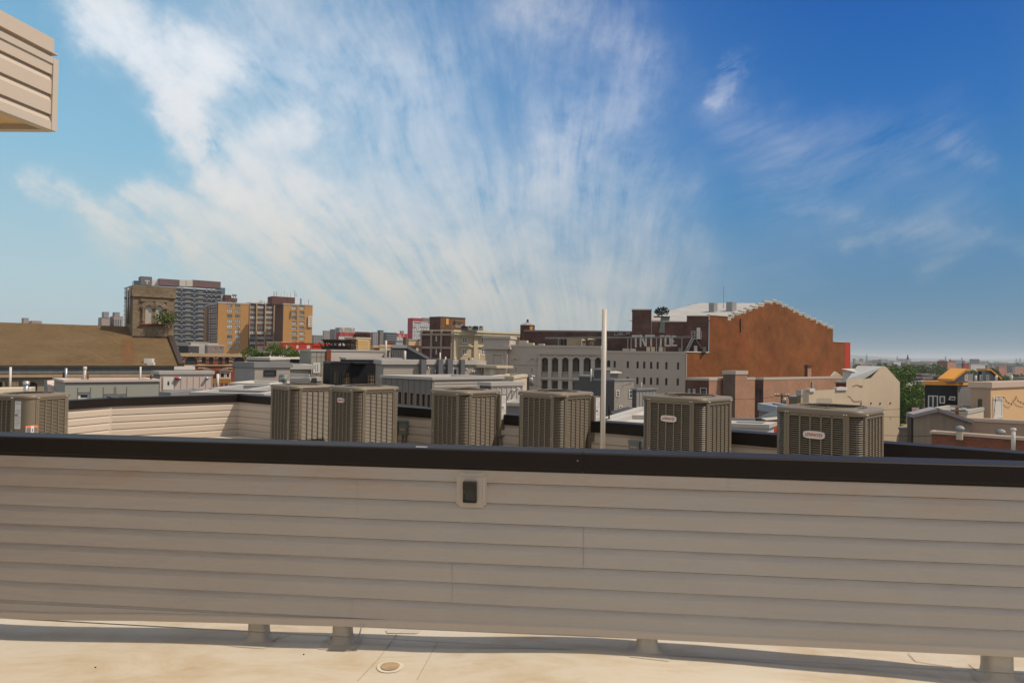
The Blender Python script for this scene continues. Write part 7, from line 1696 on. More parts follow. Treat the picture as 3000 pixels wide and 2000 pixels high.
for i, (x0, x1, y0, y1) in enumerate(((712, 755, 320, 362), (765, 856, 312, 350), (772, 845, 365, 386))):
    h = fq.rc(*rect(r5, x0, y0, x1, y1)); Tt = Thing('duct_hood', ('small', 'large upper', 'lower')[i] + ' tan angled duct hood on the arcade roof', 'duct hood', fq.pt(h[0], zL - .4)); mb = MB(); u0, u1, z0, z1 = h; zm = (z0 + z1) / 2
    mb.add([fq.pt(u0, zm, 0), fq.pt(u0 + (u1 - u0) * .2, z1, 0), fq.pt(u1 - (u1 - u0) * .1, z1, 0), fq.pt(u1, zm, 0), fq.pt(u1 - (u1 - u0) * .1, z0, 0), fq.pt(u0 + (u1 - u0) * .15, z0, 0)] + [fq.pt(u0 + (u1 - u0) * .1, zm, 1.6), fq.pt(u1 - .1, zm, 1.6)], [[0, 6, 7, 3, 2, 1], [0, 5, 4, 3, 7, 6]]); mb.build('hood', MC['tan metal housing'] if 'tan metal housing' in MC else m_stucco, Tt)
    mb = MB(); um = (u0 + u1) / 2; mb.fbox(fq, um - .3, um + .3, zL - .39, zm, -.6, -.1); mb.build('duct', m_stucco, Tt)
# hexagonal brick roof lantern
c_ = at(*r4(1550, 275), 175); rr_ = 86 / 3.92 / 2000 * 175; zt_ = at(*r4(1550, 203), 175).z; zk = at(*r4(1550, 165), 175).z
LTn = Thing('roof_lantern', 'small six sided brick tank house with a pointed metal roof on the skyline', 'tank house', (c_.x, c_.y, c_.z - 2))
hx = [(c_.x + rr_ * math.cos(a), c_.y + rr_ * math.sin(a)) for a in [R(12) + math.pi / 3 * i for i in range(6)]]
mb = MB(); mb.prism(hx, c_.z - 3, zt_); mb.build('wall', m_brickdk, LTn)
mb = MB(); hx2 = [(c_.x + (x - c_.x) * 1.08, c_.y + (y - c_.y) * 1.08, zt_ - .1) for x, y in hx]; mb.add(hx2 + [(c_.x, c_.y, zk)], [[i, (i + 1) % 6, 6] for i in range(6)]); mb.build('roof', m_galv, LTn)
mb = MB(); mb.cyl((c_.x, c_.y, zk - .3), (c_.x, c_.y, zk + .6), .35, .2, n=8); mb.build('finial', m_bronze, LTn)
f1 = Face(at(*r4(1562, 215), 175 - rr_ * 1.02), (.93, .37)); h = f1.rc(*rect(r4, 1575, 218, 1602, 272)); mb = MB(); mb.fbox(f1, h[0], h[1], h[2], h[3], -.5, .3); mb.build('boarded_door', m_ply, LTn)

# ================================================================== low brick buildings in front of the hall
B1 = bld('brick_building', 'pinkish low brick building in front of the hall, its shaded side with small windows', 'building', r6(905, 938), 100, xl=2008, xr=r6(1346, 0)[0], pa=10, pb=52, mats=(m_brickdk, m_brickpk), cop=.35, cproj=.06, cmat=m_arct, rmat=m_roofw, wa=[rect(r6, 703, 1038, 727, 1085), rect(r6, 750, 1040, 775, 1085), rect(r6, 818, 1030, 885, 1110)], wstyle=dict(fm=m_white, fr=.12, mun=(1, 2)))  # left wall's shade put into a darker brick than the lit one
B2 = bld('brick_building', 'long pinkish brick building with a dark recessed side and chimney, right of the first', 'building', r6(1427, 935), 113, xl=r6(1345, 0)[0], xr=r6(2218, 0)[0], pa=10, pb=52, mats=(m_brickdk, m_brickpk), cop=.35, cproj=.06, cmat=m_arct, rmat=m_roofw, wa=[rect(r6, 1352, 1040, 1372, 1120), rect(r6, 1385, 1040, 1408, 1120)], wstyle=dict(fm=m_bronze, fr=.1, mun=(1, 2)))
Bc2 = bld('chimney_block', 'tall brick stair block with a pale sloping top against the low brick building', 'building', r6(1158, 868), 101, xl=r6(1040, 0)[0], xr=r6(1270, 0)[0], pa=10, pb=52, mats=(BR('grey brown brick', (.17, .12, .09, 1), (.14, .10, .08, 1), (.13, .1, .08, 1)), m_brickpk), cop=.55, cproj=.1, cmat=m_arct, rmat=m_roofw)
bld('chimney', 'slim brick chimney rising from the long pinkish building', 'chimney', r6(1850, 812), 124, xl=r6(1820, 0)[0], xr=r6(1886, 0)[0], pa=20, pb=55, mats=(m_brickdk, m_brickpk), cop=.5, cproj=.08, cmat=m_brickdk, zb=B2.zt - 1)
DP = Thing('downpipe', 'pale downpipe on the long pinkish brick wall below its chimney', 'pipe', B2.fB.pt(*B2.fB.hit(*r6(1888, 1050)))); mb = MB(); mb.tube([B2.fB.pt(*B2.fB.hit(*r6(1888, 970)), .15), B2.fB.pt(*B2.fB.hit(*r6(1888, 1060)), .15)], .12, 6); mb.build('pipe', m_white, DP)
tf_ = Face(at(*r6(2085, 915), 118), (math.sin(R(60)), math.cos(R(60)))); mb = MB(); mb.fpoly(tf_, [tf_.hit(*r6(2085, 918)), tf_.hit(*r6(2178, 918)), tf_.hit(*r6(2122, 875))], -.4, 0); tag(mb.build('small_gable', m_stucco), 'tiny sandy triangular gable in front of the hall at its right end', 'gable')
# mid grey stepped building by the vent pipe
B = bld('townhouse', 'dark grey stepped parapet house beside the white vent pipe with light sided front', 'house', r5(1045, 732), 50, xl=r5(840, 0)[0], xr=r5(1242, 0)[0], pa=24, pb=62, mats=(m_dgrey, M('taupe lap siding', (.30, .27, .235, 1), .6)), lap=.15, cop=.14, cmat=m_copgr, wb=[rect(r5, 1060, 845, 1094, 912), rect(r5, 1190, 840, 1228, 928), rect(r5, 1090, 1002, 1122, 1055)], wstyle=dict(fm=m_white, fr=.07, mun=(1, 2), proud=True))
ff = B.fA
T = B.T
for x0, x1, y in ((838, 958, 642), (684, 839, 712), (632, 684, 750)):
    h = ff.rc(*rect(r5, x0, y, x1, y + 60)); mb = MB(); mb.fbox(ff, h[0], h[1], GROUND, h[3], -1.2, .03); mb.build('stepped_wall', m_dgrey, T); mb = MB(); mb.fbox(ff, h[0] - .05, h[1] + .05, h[3] + .002, h[3] + .12, -1.3, .1); mb.build('step_coping', m_copgr, T)
bld('stair_penthouse', 'small sided rooftop hut with flat pale lid on the dark stepped house', 'penthouse', r5(985, 660), 52, xr=r5(1085, 0)[0], pa=40, pb=74, lenA=2, mats=(m_dgrey, MC['taupe lap siding']), lap=.15, cop=.10, cproj=.3, cmat=m_white, zb=B.zt - .1)
poles([('vent_pipe', 'thin white pipe rising from the middle step of the dark stepped house', r5(808, 0)[0], r5(0, 628)[1], r5(0, 712)[1], 49, .05, m_white, False), ('vent_pipe', 'thin pipe above the right end of the light sided front', r5(1322, 0)[0], r5(0, 768)[1], r5(0, 820)[1], 47, .04, m_stucco, False)])
bld('townhouse', 'grey batten clad house right of the light sided front', 'house', r5(1270, 828), 46, xl=r5(1232, 0)[0], xr=r5(1472, 0)[0], pa=24, pb=62, mats=(m_dgrey, M('grey batten cladding', (.27, .25, .235, 1), .6)), cop=.12, cproj=.08, cmat=m_copgr, bat=.30)
# low dark gable roof and white flat roof
pk_ = at(*r5(1180, 1012), 34); lft = at(*r5(1030, 1095), 33); rgt = at(*r5(1345, 1045), 36); T = Thing('low_roof', 'low dark hipped roof with a small white vent behind the white flat roof', 'roof', lft)
mb = MB(); b1 = at(*r5(1345, 1095), 33); mb.add([lft, b1, at(*r5(1345, 1040), 37), pk_, at(*r5(1000, 1060), 39), lft - Vector((0, 0, 3)), b1 - Vector((0, 0, 3))], [[0, 1, 2, 3], [0, 3, 4], [5, 6, 1, 0]]); mb.build('roof', m_roofd, T)
c_ = at(*r5(1265, 1040), 34.5); mb = MB(); mb.smooth = True; mb.lathe(c_ - Vector((0, 0, .15)), [(.4, 0), (.38, .12), (.2, .2), (0, .22)], 14); mb.build('vent_cap', m_white, T)
bld('low_roof', 'white flat roof with pale coping between the vent pipe and the badged condenser', 'roof', r5(1345, 1140), 24, xl=r5(930, 0)[0], pa=5, pb=50, lenB=6, mats=(m_arct,), cop=.15, cmat=m_coplt, rmat=m_roofw)
bld('low_roof', 'narrow white roof edge in front, ending behind the badged condenser', 'roof', r5(1380, 1178), 21, xl=r5(930, 0)[0], pa=4, pb=50, lenB=3, mats=(m_gpan,), cop=.1, cmat=m_coplt, rmat=m_roofw)
a_ = at(*r5(992, 995), 22); b_ = at(*r5(990, 1165), 22); mb = MB(); mb.cyl(b_, a_, .025, n=6); mb.cyl(at(*r5(994, 1080), 22), at(*r5(996, 1040), 22), .05, n=6); tag(mb.build('antenna', m_bronze), 'thin dark rod antenna on the white roof right of the vent pipe', 'antenna')

# ---- between the badged condensers
bld('low_roof', 'pale panelled low building with white coping between the two badged condensers', 'roof', re_(530, 885), 26, xl=2120, pa=10, pb=40, lenB=1.2, mats=(M('pale blue panel', (.42, .42, .44, 1), .6, .05),), cop=.14, cproj=.1, cmat=m_coplt, rmat=m_roofg)
bld('brick_building', 'dark low brick wall behind the pale panelled low building', 'building', re_(485, 790), 60, xl=2100, pa=6, pb=50, lenB=2, mats=(m_brickdk,), cop=.2, cmat=m_copgr)
Bo = bld('garage', 'orange painted brick wall with a small lamp under a grey slate roof', 'building', re_(500, 760), 34, xr=2300, pa=60, pb=78, lenA=.4, mats=(m_brickor, m_brickor), cop=.06, cmat=m_step, rmat=m_roofd)
mb = MB(); c_ = Bo.fB.pt(*Bo.fB.hit(*re_(803, 945)), .05); mb.cyl(c_, c_ + Bo.fB.n * .1, .09, n=10); mb.build('lamp', m_white, Bo.T)
T = Thing('slate_roof', 'grey slate pitched roof above the orange brick wall', 'roof', at(*re_(260, 745), 42)); mb = MB(); p_ = [at(*re_(260, 748), 38), at(*re_(960, 735), 36), at(*re_(960, 530), 46), at(*re_(740, 570), 45), at(*re_(620, 590), 44)]
mb.add(p_ + [v - Vector((0, 0, 4)) for v in p_[:2]], [[0, 1, 2, 3, 4], [5, 6, 1, 0]]); mb.build('roof', BR('grey slate', (.10, .115, .12, 1), (.075, .085, .09, 1), (.05, .055, .06, 1), .3, .2, .01, .35), T)
B = bld('stair_penthouse', 'small grey roofed brick stub left of the rightmost condenser', 'penthouse', re_(740, 470), 47, xr=2320, pa=50, pb=80, lenA=3, mats=(m_gpan, m_gpan), cop=.5, cproj=.1, cmat=M('blue grey lid', (.30, .33, .38, 1), .5))
# utility poles and wires
def pole(label, px, ytop, Y, arms, h=None, xf=None):
    t_ = at(px, ytop, Y); T = Thing('utility_pole', label, 'utility pole', (t_.x, t_.y, GROUND)); mb = MB(); mb.cyl((t_.x, t_.y, GROUND), t_, .17, .12, n=8); mb.build('pole', m_pole, T)
    for (x0, x1, y) in arms:
        a_ = at(x0, y, Y); b_ = at(x1, y, Y); b_.z = a_.z; mb = MB(); mb.obox(a_ - Vector((0, .2, .06)), b_ - a_, (0, .1, 0), (0, 0, .12)); mb.build('crossarm', m_pole, T)
        for k in (.03, .2, .8, .97): c_ = a_.lerp(b_, k); mb = MB(); mb.lathe(c_ + Vector((0, -.15, .06)), [(.05, 0), (.07, .08), (.03, .16), (0, .18)], 8); mb.build('insulator', m_label, T)
    if xf: c_ = at(xf[0], xf[1], Y - .3); mb = MB(); mb.smooth = True; mb.lathe(c_, [(0, 0), (.19, 0), (.19, .6), (.14, .68), (0, .68)], 14); mb.build('transformer', m_galv, T)
    return t_
t1 = pole('utility pole with a crossarm left of the fourth condenser', r4(1563, 0)[0], r4(0, 795)[1], 58, [(r4(1512, 0)[0], r4(1625, 0)[0], r4(0, 806)[1])], xf=r4(1590, 900))
t2 = pole('utility pole with crossarm and can transformer in front of the pinkish brick building', re_(868, 0)[0], re_(0, 180)[1], 66, [(re_(690, 0)[0], re_(1015, 0)[0], re_(0, 222)[1])], xf=re_(922, 445))
t3 = pole('short utility pole behind the stucco shed near the black house', rb(1597, 0)[0], rb(0, 570)[1], 52, [(rb(1440, 0)[0], rb(1760, 0)[0], rb(0, 640)[1])])
def wire(label, a_, b_, sag=.5, r_=.018):
    mb = MB(); n_ = 14; P_ = [a_.lerp(b_, i / n_) - Vector((0, 0, sag * 4 * (i / n_) * (1 - i / n_))) for i in range(n_ + 1)]; mb.tube(P_, r_, 4); tag(mb.build('power_line', m_black), label, 'power line')
wire('thin wire running from the left utility pole toward the white arcade', t1 - Vector((1, 0, .2)), at(1850, 1123, 50), .8)
wire('thin wire crossing the pinkish brick walls to the right utility pole', at(2050, 1152, 70), t2 - Vector((.8, 0, .3)), .4)
wire('wire sloping down from the right utility pole over the cracked white wall', t2 - Vector((-.8, 0, .3)), at(2650, 1197, 62), .5)
wire('horizontal wire low across the cracked white wall', at(2380, 1215, 58), at(2790, 1218, 50), .1)
wire('lowest wire across the cracked white wall and grey shed', at(2480, 1268, 50), at(2790, 1275, 40), .1)

# ================================================================== right: cracked white house
Pw = at(*r7(925, 700), 70); Fg = Face(Pw, (math.sin(R(56)), math.cos(R(56)))); WH = Thing('stucco_house', 'cracked white stucco house with a pointed gable and small dormer', 'house', (Pw.x, Pw.y, GROUND))
def gz(x, y): return Fg.hit(*r7(x, y))
op = [(-118, 565), (60, 556), (195, 549), (312, 543), (312, 432), (505, 432), (590, 420), (700, 305), (728, 283), (750, 283), (775, 298), (927, 468)]
pp = [gz(x, y) for x, y in op]; mb = MB()
for (ua, za), (ub_, zb2) in zip(pp, pp[1:]):
    if ub_ - ua > .03: mb.quad(Fg.pt(ua, GROUND), Fg.pt(ub_, GROUND), Fg.pt(ub_, zb2), Fg.pt(ua, za))
mb.build('gable_wall', m_whitewall, WH)
g1 = Fg.pt(*gz(739, 284)); GA = -Fg.n * 1.0; ga = -Fg.n.copy()
v1 = Fg.pt(*gz(505, 436)); v0 = Fg.pt(*gz(312, 436)); v2 = Fg.pt(*gz(926, 470))
rdg = Face(g1, -ga).hit(*r7(440, 300))[0]; rl_ = abs(rdg); g2 = g1 + ga * rl_
mb = MB(); mb.quad(Fg.pt(*gz(345, 434), -.2), v1, g1, g2); mb.quad(g1, v2, v2 - Fg.n * rl_, g2); mb.build('roof', M('grey metal roof', (.33, .33, .33, 1), .6, .15, .6), WH)
mb = MB(); mb.quad(Fg.pt(pp[-1][0], GROUND, -2.7), Fg.pt(pp[-1][0], GROUND), Fg.pt(*pp[-1]), Fg.pt(pp[-1][0], pp[-1][1], -2.7)); mb.build('side_wall', m_whitewall, WH); mb = MB(); mb.quad(Fg.pt(pp[0][0], GROUND), Fg.pt(pp[0][0], GROUND, -.6), Fg.pt(pp[0][0], pp[0][1], -.6), Fg.pt(*pp[0])); mb.build('side_wall', m_whitewall, WH)
fd = Face(Fg.pt(0, 0, -1.2), Fg.d); h = fd.rc(*rect(r7, 405, 350, 560, 432)); mb = MB(); mb.fbox(fd, h[0], h[1], h[2] - .3, h[3], -1.2, 0); d_ = mb.build('dormer', m_white, WH)
mb = MB(); P_ = [fd.pt(h[0] - .25, h[3] + .02, .2), fd.pt(h[1] + .3, h[3] + .02, .2), fd.pt(h[1] + .3, h[3] + .3, -1.2), fd.pt(h[0] - .25, h[3] + .3, -1.2)]; mb.add(P_ + [p - Vector((0, 0, .1)) for p in P_], [[0, 1, 2, 3], [4, 5, 1, 0], [5, 6, 2, 1], [7, 4, 0, 3]]); mb.build('dormer_roof', m_roofw, WH, d_)
hh = fd.rc(*rect(r7, 412, 365, 455, 425)); mb = MB(); mb.fbox(fd, hh[0], hh[1], hh[2], hh[3], .002, .06); mb.build('dormer_window', m_glass, WH, d_)
m_crack = M('bare brown patch', (.27, .19, .12, 1), .9, .3, 3)
for st_ in ([(325, 630), (355, 640), (375, 670), (395, 690), (430, 692), (490, 686)], [(380, 520), (430, 500), (460, 515), (500, 512)], [(450, 505), (475, 525), (495, 520)], [(815, 860), (817, 900)]):
    mb = MB(); q_ = [Vector(gz(*p)) for p in st_]
    for a_, b_ in zip(q_, q_[1:]):
        d_ = (b_ - a_).normalized(); n_ = Vector((-d_.y, d_.x)) * .07; mb.fpoly(Fg, [tuple(a_ - n_), tuple(b_ - n_), tuple(b_ + n_), tuple(a_ + n_)], .006)
    mb.build('crack', m_crack, WH)
pw_ = [gz(x, y) for x, y in ((-30, 655), (20, 650), (140, 655), (152, 700), (130, 712), (-35, 705))]; mb = MB(); mb.fpoly(Fg, pw_[::-1] if pw_[0][1] < 0 and False else pw_[::-1], .006); mb.build('patched_area', M('grey render patch', (.40, .34, .27, 1), .9, .15), WH)
for x, y in ((478, 712), (592, 708), (697, 710), (814, 706)): c_ = Fg.pt(*gz(x, y)); mb = MB(); mb.cyl(c_, c_ + Fg.n * .06, .09, n=8); mb.build('wall_tie', m_bronze, WH)
mb = MB()
for (x0, y0), (x1, y1) in (((-118, 565), (-60, 561)), ((190, 549), (312, 543))): 
    a_, b_ = gz(x0, y0), gz(x1, y1); mb = MB(); mb.fbox(Fg, a_[0], b_[0], a_[1] - .1, a_[1] + .18, -.3, .12); mb.build('coping', m_white, WH)
# shaded brown wing, chimney, red shed left of it
bld('rowhouse', 'shaded brown rear wing with slanting grey coping left of the cracked white house', 'house', re_(1495, 250), 66, xl=re_(1030, 0)[0], pa=14, pb=60, lenB=3, mats=(M('shaded brown render', (.24, .19, .13, 1), .9, .15),), cop=.25, cmat=m_copgr)
bld('chimney', 'stubby chimney with pale cap left of the cracked white house', 'chimney', re_(1305, 92), 64, xl=re_(1215, 0)[0], xr=re_(1352, 0)[0], pa=20, pb=62, mats=(MC['shaded brown render'], m_beige), cop=.55, cproj=.06, cmat=m_coplt, zb=-5)
B = bld('rear_shed', 'small dark red sided dormer shed with lean-to roof beside the white gable', 'shed', r7(305, 465), 90, xl=r7(190, 0)[0], pa=5, pb=60, lenB=3, mats=(M('dark red siding', (.16, .03, .02, 1), .7),), cop=.15, cproj=.15, cmat=m_copgr, wa=[rect(r7, 226, 516, 272, 542)], wstyle=dict(fm=m_white, fr=.14, mun=(1, 1), proud=True))

# ---- black clad house with sheathed roof wedges
Bk = bld('townhouse', 'black clad unfinished house with white sliding door and orange roof edges', 'house', r7(1588, 462), 63, xl=r7(1215, 0)[0], xr=r7(1738, 0)[0], pa=14, pb=68, mats=(m_blk, M('grey lap siding', (.20, .20, .205, 1), .6)), cop=.35, cproj=.12, cmat=m_ply, rmat=m_roofd)
for x0, x1, y0, y1, mn, nm in ((1248, 1362, 620, 762, (2, 1), 'sliding_door'), (1381, 1443, 626, 711, (1, 1), 'window')):
    h = Bk.fA.rc(*rect(r7, x0, y0, x1, y1)); window(Bk.T, Bk.fA, h, m_wframe, m_glass, fr=.09, mun=mn, bar=.10, proud=True, name=nm)
q_ = [Bk.fA.hit(*r7(x, y)) for x, y in ((1480, 670), (1548, 676), (1553, 632), (1494, 630))]; mb = MB(); mb.fpoly(Bk.fA, q_, .02, .25); w_ = mb.build('tilted_window', m_white, Bk.T)
qc = (sum(p[0] for p in q_) / 4, sum(p[1] for p in q_) / 4); mb = MB(); mb.fpoly(Bk.fA, [(qc[0] + (p[0] - qc[0]) * .72, qc[1] + (p[1] - qc[1]) * .62) for p in q_], .251, .26); mb.build('pane', m_glassb, Bk.T, w_)
mb = MB(); lap_rows(mb, Bk.fB, .05, Bk.lenB, Bk.zt - .36, Bk.zt - 8, .2, Bk.zt, proj=.03, dutch=False); mb.build('siding', MC['grey lap siding'], Bk.T)
def wedge(label, fn, pts, Y, depth, fw, door, dark_side=None):
    """stair house whose roof slopes: pts = ridge-left, ridge-right, foot (photo)"""
    (rx0, ry), (rx1, _), (fx, fy) = pts
    f_ = Face(at(rx1, ry, Y), fw); T = Thing('stair_penthouse', label, 'penthouse', f_.pt(0, 0)); a_ = f_.hit(rx1, ry); b_ = f_.hit(rx0, ry); c_ = f_.hit(fx, fy); zb_ = c_[1] - .1
    mb = MB(); o_ = [(min(a_[0], b_[0]), 0)]
    L_ = sorted([(a_[0], a_[1]), (b_[0], a_[1]), (c_[0], c_[1])])
    base = [(L_[0][0], zb_), (L_[-1][0], zb_)]
    mb.fpoly(f_, base + L_[::-1], -depth, 0); mb.build('wall', MC['grey lap siding'], T)
    mb = MB()
    for p_, q_ in zip(L_, L_[1:]):
        d_ = Vector((q_[0] - p_[0], q_[1] - p_[1])); P_ = [f_.pt(p_[0], p_[1], .25), f_.pt(q_[0], q_[1], .25), f_.pt(q_[0], q_[1], -depth - .1), f_.pt(p_[0], p_[1], -depth - .1)]
        mb.add([v + Vector((0, 0, .22)) for v in P_] + [v + Vector((0, 0, .01)) for v in P_], [[0, 1, 2, 3], [4, 5, 1, 0], [5, 6, 2, 1], [7, 4, 0, 3]])
    mb.build('sheathed_roof', m_ply, T)
    for dr in door: h = f_.rc(*dr); window(T, f_, h, m_white, m_glass, fr=.12, mun=(1, 1), proud=True, name='door')
    return T, f_
wedge('orange sheathed roof wedge sloping down left on the black house', r9, (r9(1610, 255), r9(1555, 255), r9(1380, 392)), 63, 1.3, (math.sin(R(75)), math.cos(R(75))), [rect(r9, 1560, 305, 1598, 388)])
T_, f_ = wedge('second sheathed stair house sloping down right, with a dark side and small window', r9, (r9(1840, 252), r9(1885, 252), r9(2035, 375)), 74, 1.0, (math.sin(R(78)), math.cos(R(78))), [rect(r9, 1850, 305, 1885, 378)])
f2 = Face(at(*r9(1745, 255), 74.6), at(*r9(1840, 255), 74.1) - at(*r9(1745, 255), 74.6)); h = f2.rc(*rect(r9, 1745, 262, 1838, 378)); mb = MB(); mb.fbox(f2, 0, h[1], h[2], h[3], -2, 0); sd2 = mb.build('dark_side_wall', m_blk, T_)
h = f2.rc(*rect(r9, 1765, 305, 1812, 375)); window(T_, f2, h, m_white, m_glass, fr=.13, mun=(1, 1), proud=True)
mb = MB(); mb.fbox(f2, -.1, h[1] + .6, h[3] + 1.0, h[3] + 1.2, -2, .2)
for y0, y1, x, lb in ((315, 378, 1712, 'short pale pipe left of the second sheathed stair house'), (310, 370, 2188, 'short pale pipe on the far right beige roof'), (312, 372, 1985, 'short pale pipe at the slope foot of the second stair house')):
    poles([('vent_pipe', lb, r9(x, 0)[0], r9(0, y0)[1], r9(0, y1)[1], 68, .10, m_white, False)])
# beige stucco house with string lights
m_sand = M('sandy stucco', (.62, .40, .215, 1), .9, .06, .6, .2, fine=20, streaks=.15); m_sandd = M('shaded rose beige stucco', (.38, .275, .20, 1), .9, .06, .6, .2, fine=20)  # darker copy puts the shade of the left-hand faces into the colour
Bs = bld('townhouse', 'sandy stucco house with a white terrace door hung with string lights', 'house', r7(1970, 468), 60, xl=r7(1738, 0)[0], xr=3180, pa=22, pb=70, mats=(m_sandd, m_sand), cop=.5, cproj=.14, cmat=M('rose coping', (.52, .40, .32, 1), .7, .05), rmat=m_roofg)
h = Bs.fA.rc(*rect(r7, 1800, 643, 1890, 852)); window(Bs.T, Bs.fA, h, m_sandd, GL('green window glass', (.035, .04, .02, 1)), fr=.12, mun=(1, 1), proud=True)
h = Bs.fB.rc(*rect(r7, 1993, 632, 2102, 884)); window(Bs.T, Bs.fB, h, m_white, m_white, fr=.22, mun=(1, 1), proud=True, name='door')
lp = []
for (x0, y0), (x1, y1), sg in (((1980, 860), (1998, 640), 0), ((1998, 635), (2100, 635), .0), ((2100, 640), (2150, 700), .1), ((2150, 700), (2235, 625), .35), ((2235, 625), (2290, 690), .2), ((2290, 690), (2360, 690), .15)):
    a_ = Bs.fB.pt(*Bs.fB.hit(*r7(x0, y0)), .18); b_ = Bs.fB.pt(*Bs.fB.hit(*r7(x1, y1)), .18); lp += [a_.lerp(b_, i / 8) - Vector((0, 0, sg * 4 * (i / 8) * (1 - i / 8))) for i in range(8)]
SL = Thing('string_lights', 'dark string of bulbs draped round the white terrace door', 'string lights', lp[0]); mb = MB(); mb.tube(lp, .02, 5); mb.build('cable', m_black, SL)
for i in range(3, len(lp), 4): mb = MB(); mb.lathe(lp[i] - Vector((0, 0, .22)), [(0, .08), (.035, .1), (.035, .14), (.02, .2), (.0, .22)], 8); mb.build('bulb', m_bronze, SL)
bld('terrace_parapet', 'sandy rendered terrace parapet in front of the stucco house', 'wall', (3120, 1238), 46, xl=r7(1480, 0)[0], pa=30, pb=50, lenB=.5, mats=(m_sandd,), cop=.22, cproj=.1, cmat=MC['rose coping'], rmat=m_roofd)
Bb2 = bld('brick_building', 'low red brick parapet with pale coping at the lower right', 'building', (3120, 1290), 38, xl=r7(1292, 0)[0], pa=40, pb=50, lenB=.5, mats=(BR('warm red brick', (.27, .10, .055, 1), (.20, .075, .045, 1), (.16, .10, .08, 1), .24, .10, .010, .25),), cop=.16, cproj=.08, cmat=MC['rose coping'], rmat=m_roofw)
for x, y, lb in ((1612, 1030, 'left spinning turbine vent behind the brick parapet'), (2084, 1070, 'right spinning turbine vent behind the brick parapet')):
    c_ = at(*r7(x, y), 41); T = Thing('turbine_vent', lb, 'roof vent', c_ - Vector((0, 0, .3)), 'turbine vents behind the brick parapet'); r_ = 47 / 3.92 / 2000 * 41
    mb = MB(); mb.cyl(c_ - Vector((0, 0, .5)), c_, r_ * .75, n=16); mb.build('base', m_stucco, T)
    mb = MB(); n_ = 24; prf = [(r_ * .8, 0), (r_, .08), (r_ * 1.02, .18), (r_ * .8, .28), (r_ * .3, .33), (0, .335)]
    for k in range(n_):
        a0 = 2 * math.pi * k / n_; 
        for (ra_, za_), (rb_, zb3) in zip(prf, prf[1:]):
            P_ = [(c_.x + rr * math.cos(a), c_.y + rr * math.sin(a), c_.z + zz) for rr, zz, a in ((ra_, za_, a0), (ra_ * 1.05, za_, a0 + .22), (rb_ * 1.05, zb3, a0 + .22), (rb_, zb3, a0))]; mb.add(P_, [[0, 1, 2, 3]])
    mb.build('turbine_head', m_galv, T)
poles([('vent_pipe', 'white bent top vent pipe before the brick parapet at the lower right', r7(2229, 0)[0], r7(0, 1005)[1], r7(0, 1230)[1], 34, .09, m_white, True)])
# grey stucco shed with gable
f_ = Face(at(*r7(1085, 900), 49), (.97, -.24)); pts = [(1085, 1200), (1480, 1200), (1480, 850), (1360, 800), (1085, 872)]
T = Thing('shed', 'weathered grey stucco shed with a low gable below the black house', 'shed', f_.pt(0, GROUND)); q_ = [f_.hit(*r7(x, y)) for x, y in pts]; q_[0] = (q_[0][0], GROUND); q_[1] = (q_[1][0] + 1.5, GROUND); q_[2] = (q_[2][0] + 1.5, q_[2][1] - .5)
mb = MB(); mb.fpoly(f_, q_, -1.2, 0); mb.build('wall', M('stained grey stucco', (.26, .215, .165, 1), .9, .38, .35, .3, streaks=.5), T)
mb = MB()
for a_, b_ in ((q_[4], q_[3]), (q_[3], q_[2])):
    P_ = [f_.pt(a_[0] - .1, a_[1], .3), f_.pt(b_[0], b_[1], .3), f_.pt(b_[0], b_[1], -1.2), f_.pt(a_[0] - .1, a_[1], -1.2)]; mb.add([v + Vector((0, 0, .25)) for v in P_] + [v + Vector((0, 0, .005)) for v in P_], [[0, 1, 2, 3], [4, 5, 1, 0], [5, 6, 2, 1], [7, 4, 0, 3]])
mb.build('roof', M('mauve grey roof edge', (.26, .235, .25, 1), .7, .1), T)
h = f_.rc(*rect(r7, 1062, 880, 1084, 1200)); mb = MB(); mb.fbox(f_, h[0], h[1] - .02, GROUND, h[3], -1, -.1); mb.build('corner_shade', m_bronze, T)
bld('garage', 'low plain garage wall between the white house and the grey shed', 'garage', r7(1064, 988), 52, xl=r7(918, 0)[0], pa=6, pb=60, lenB=5, mats=(M('dim brown wall', (.24, .20, .16, 1), .9, .1),), cop=.15, cmat=m_copgr)
bld('low_roof', 'pale low roofs behind the ridge of the grey shed', 'roof', r7(1700, 790), 56, xl=r7(1180, 0)[0], pa=6, pb=60, lenB=8, mats=(m_stucco,), cop=.3, cmat=m_coplt, rmat=m_roofg)
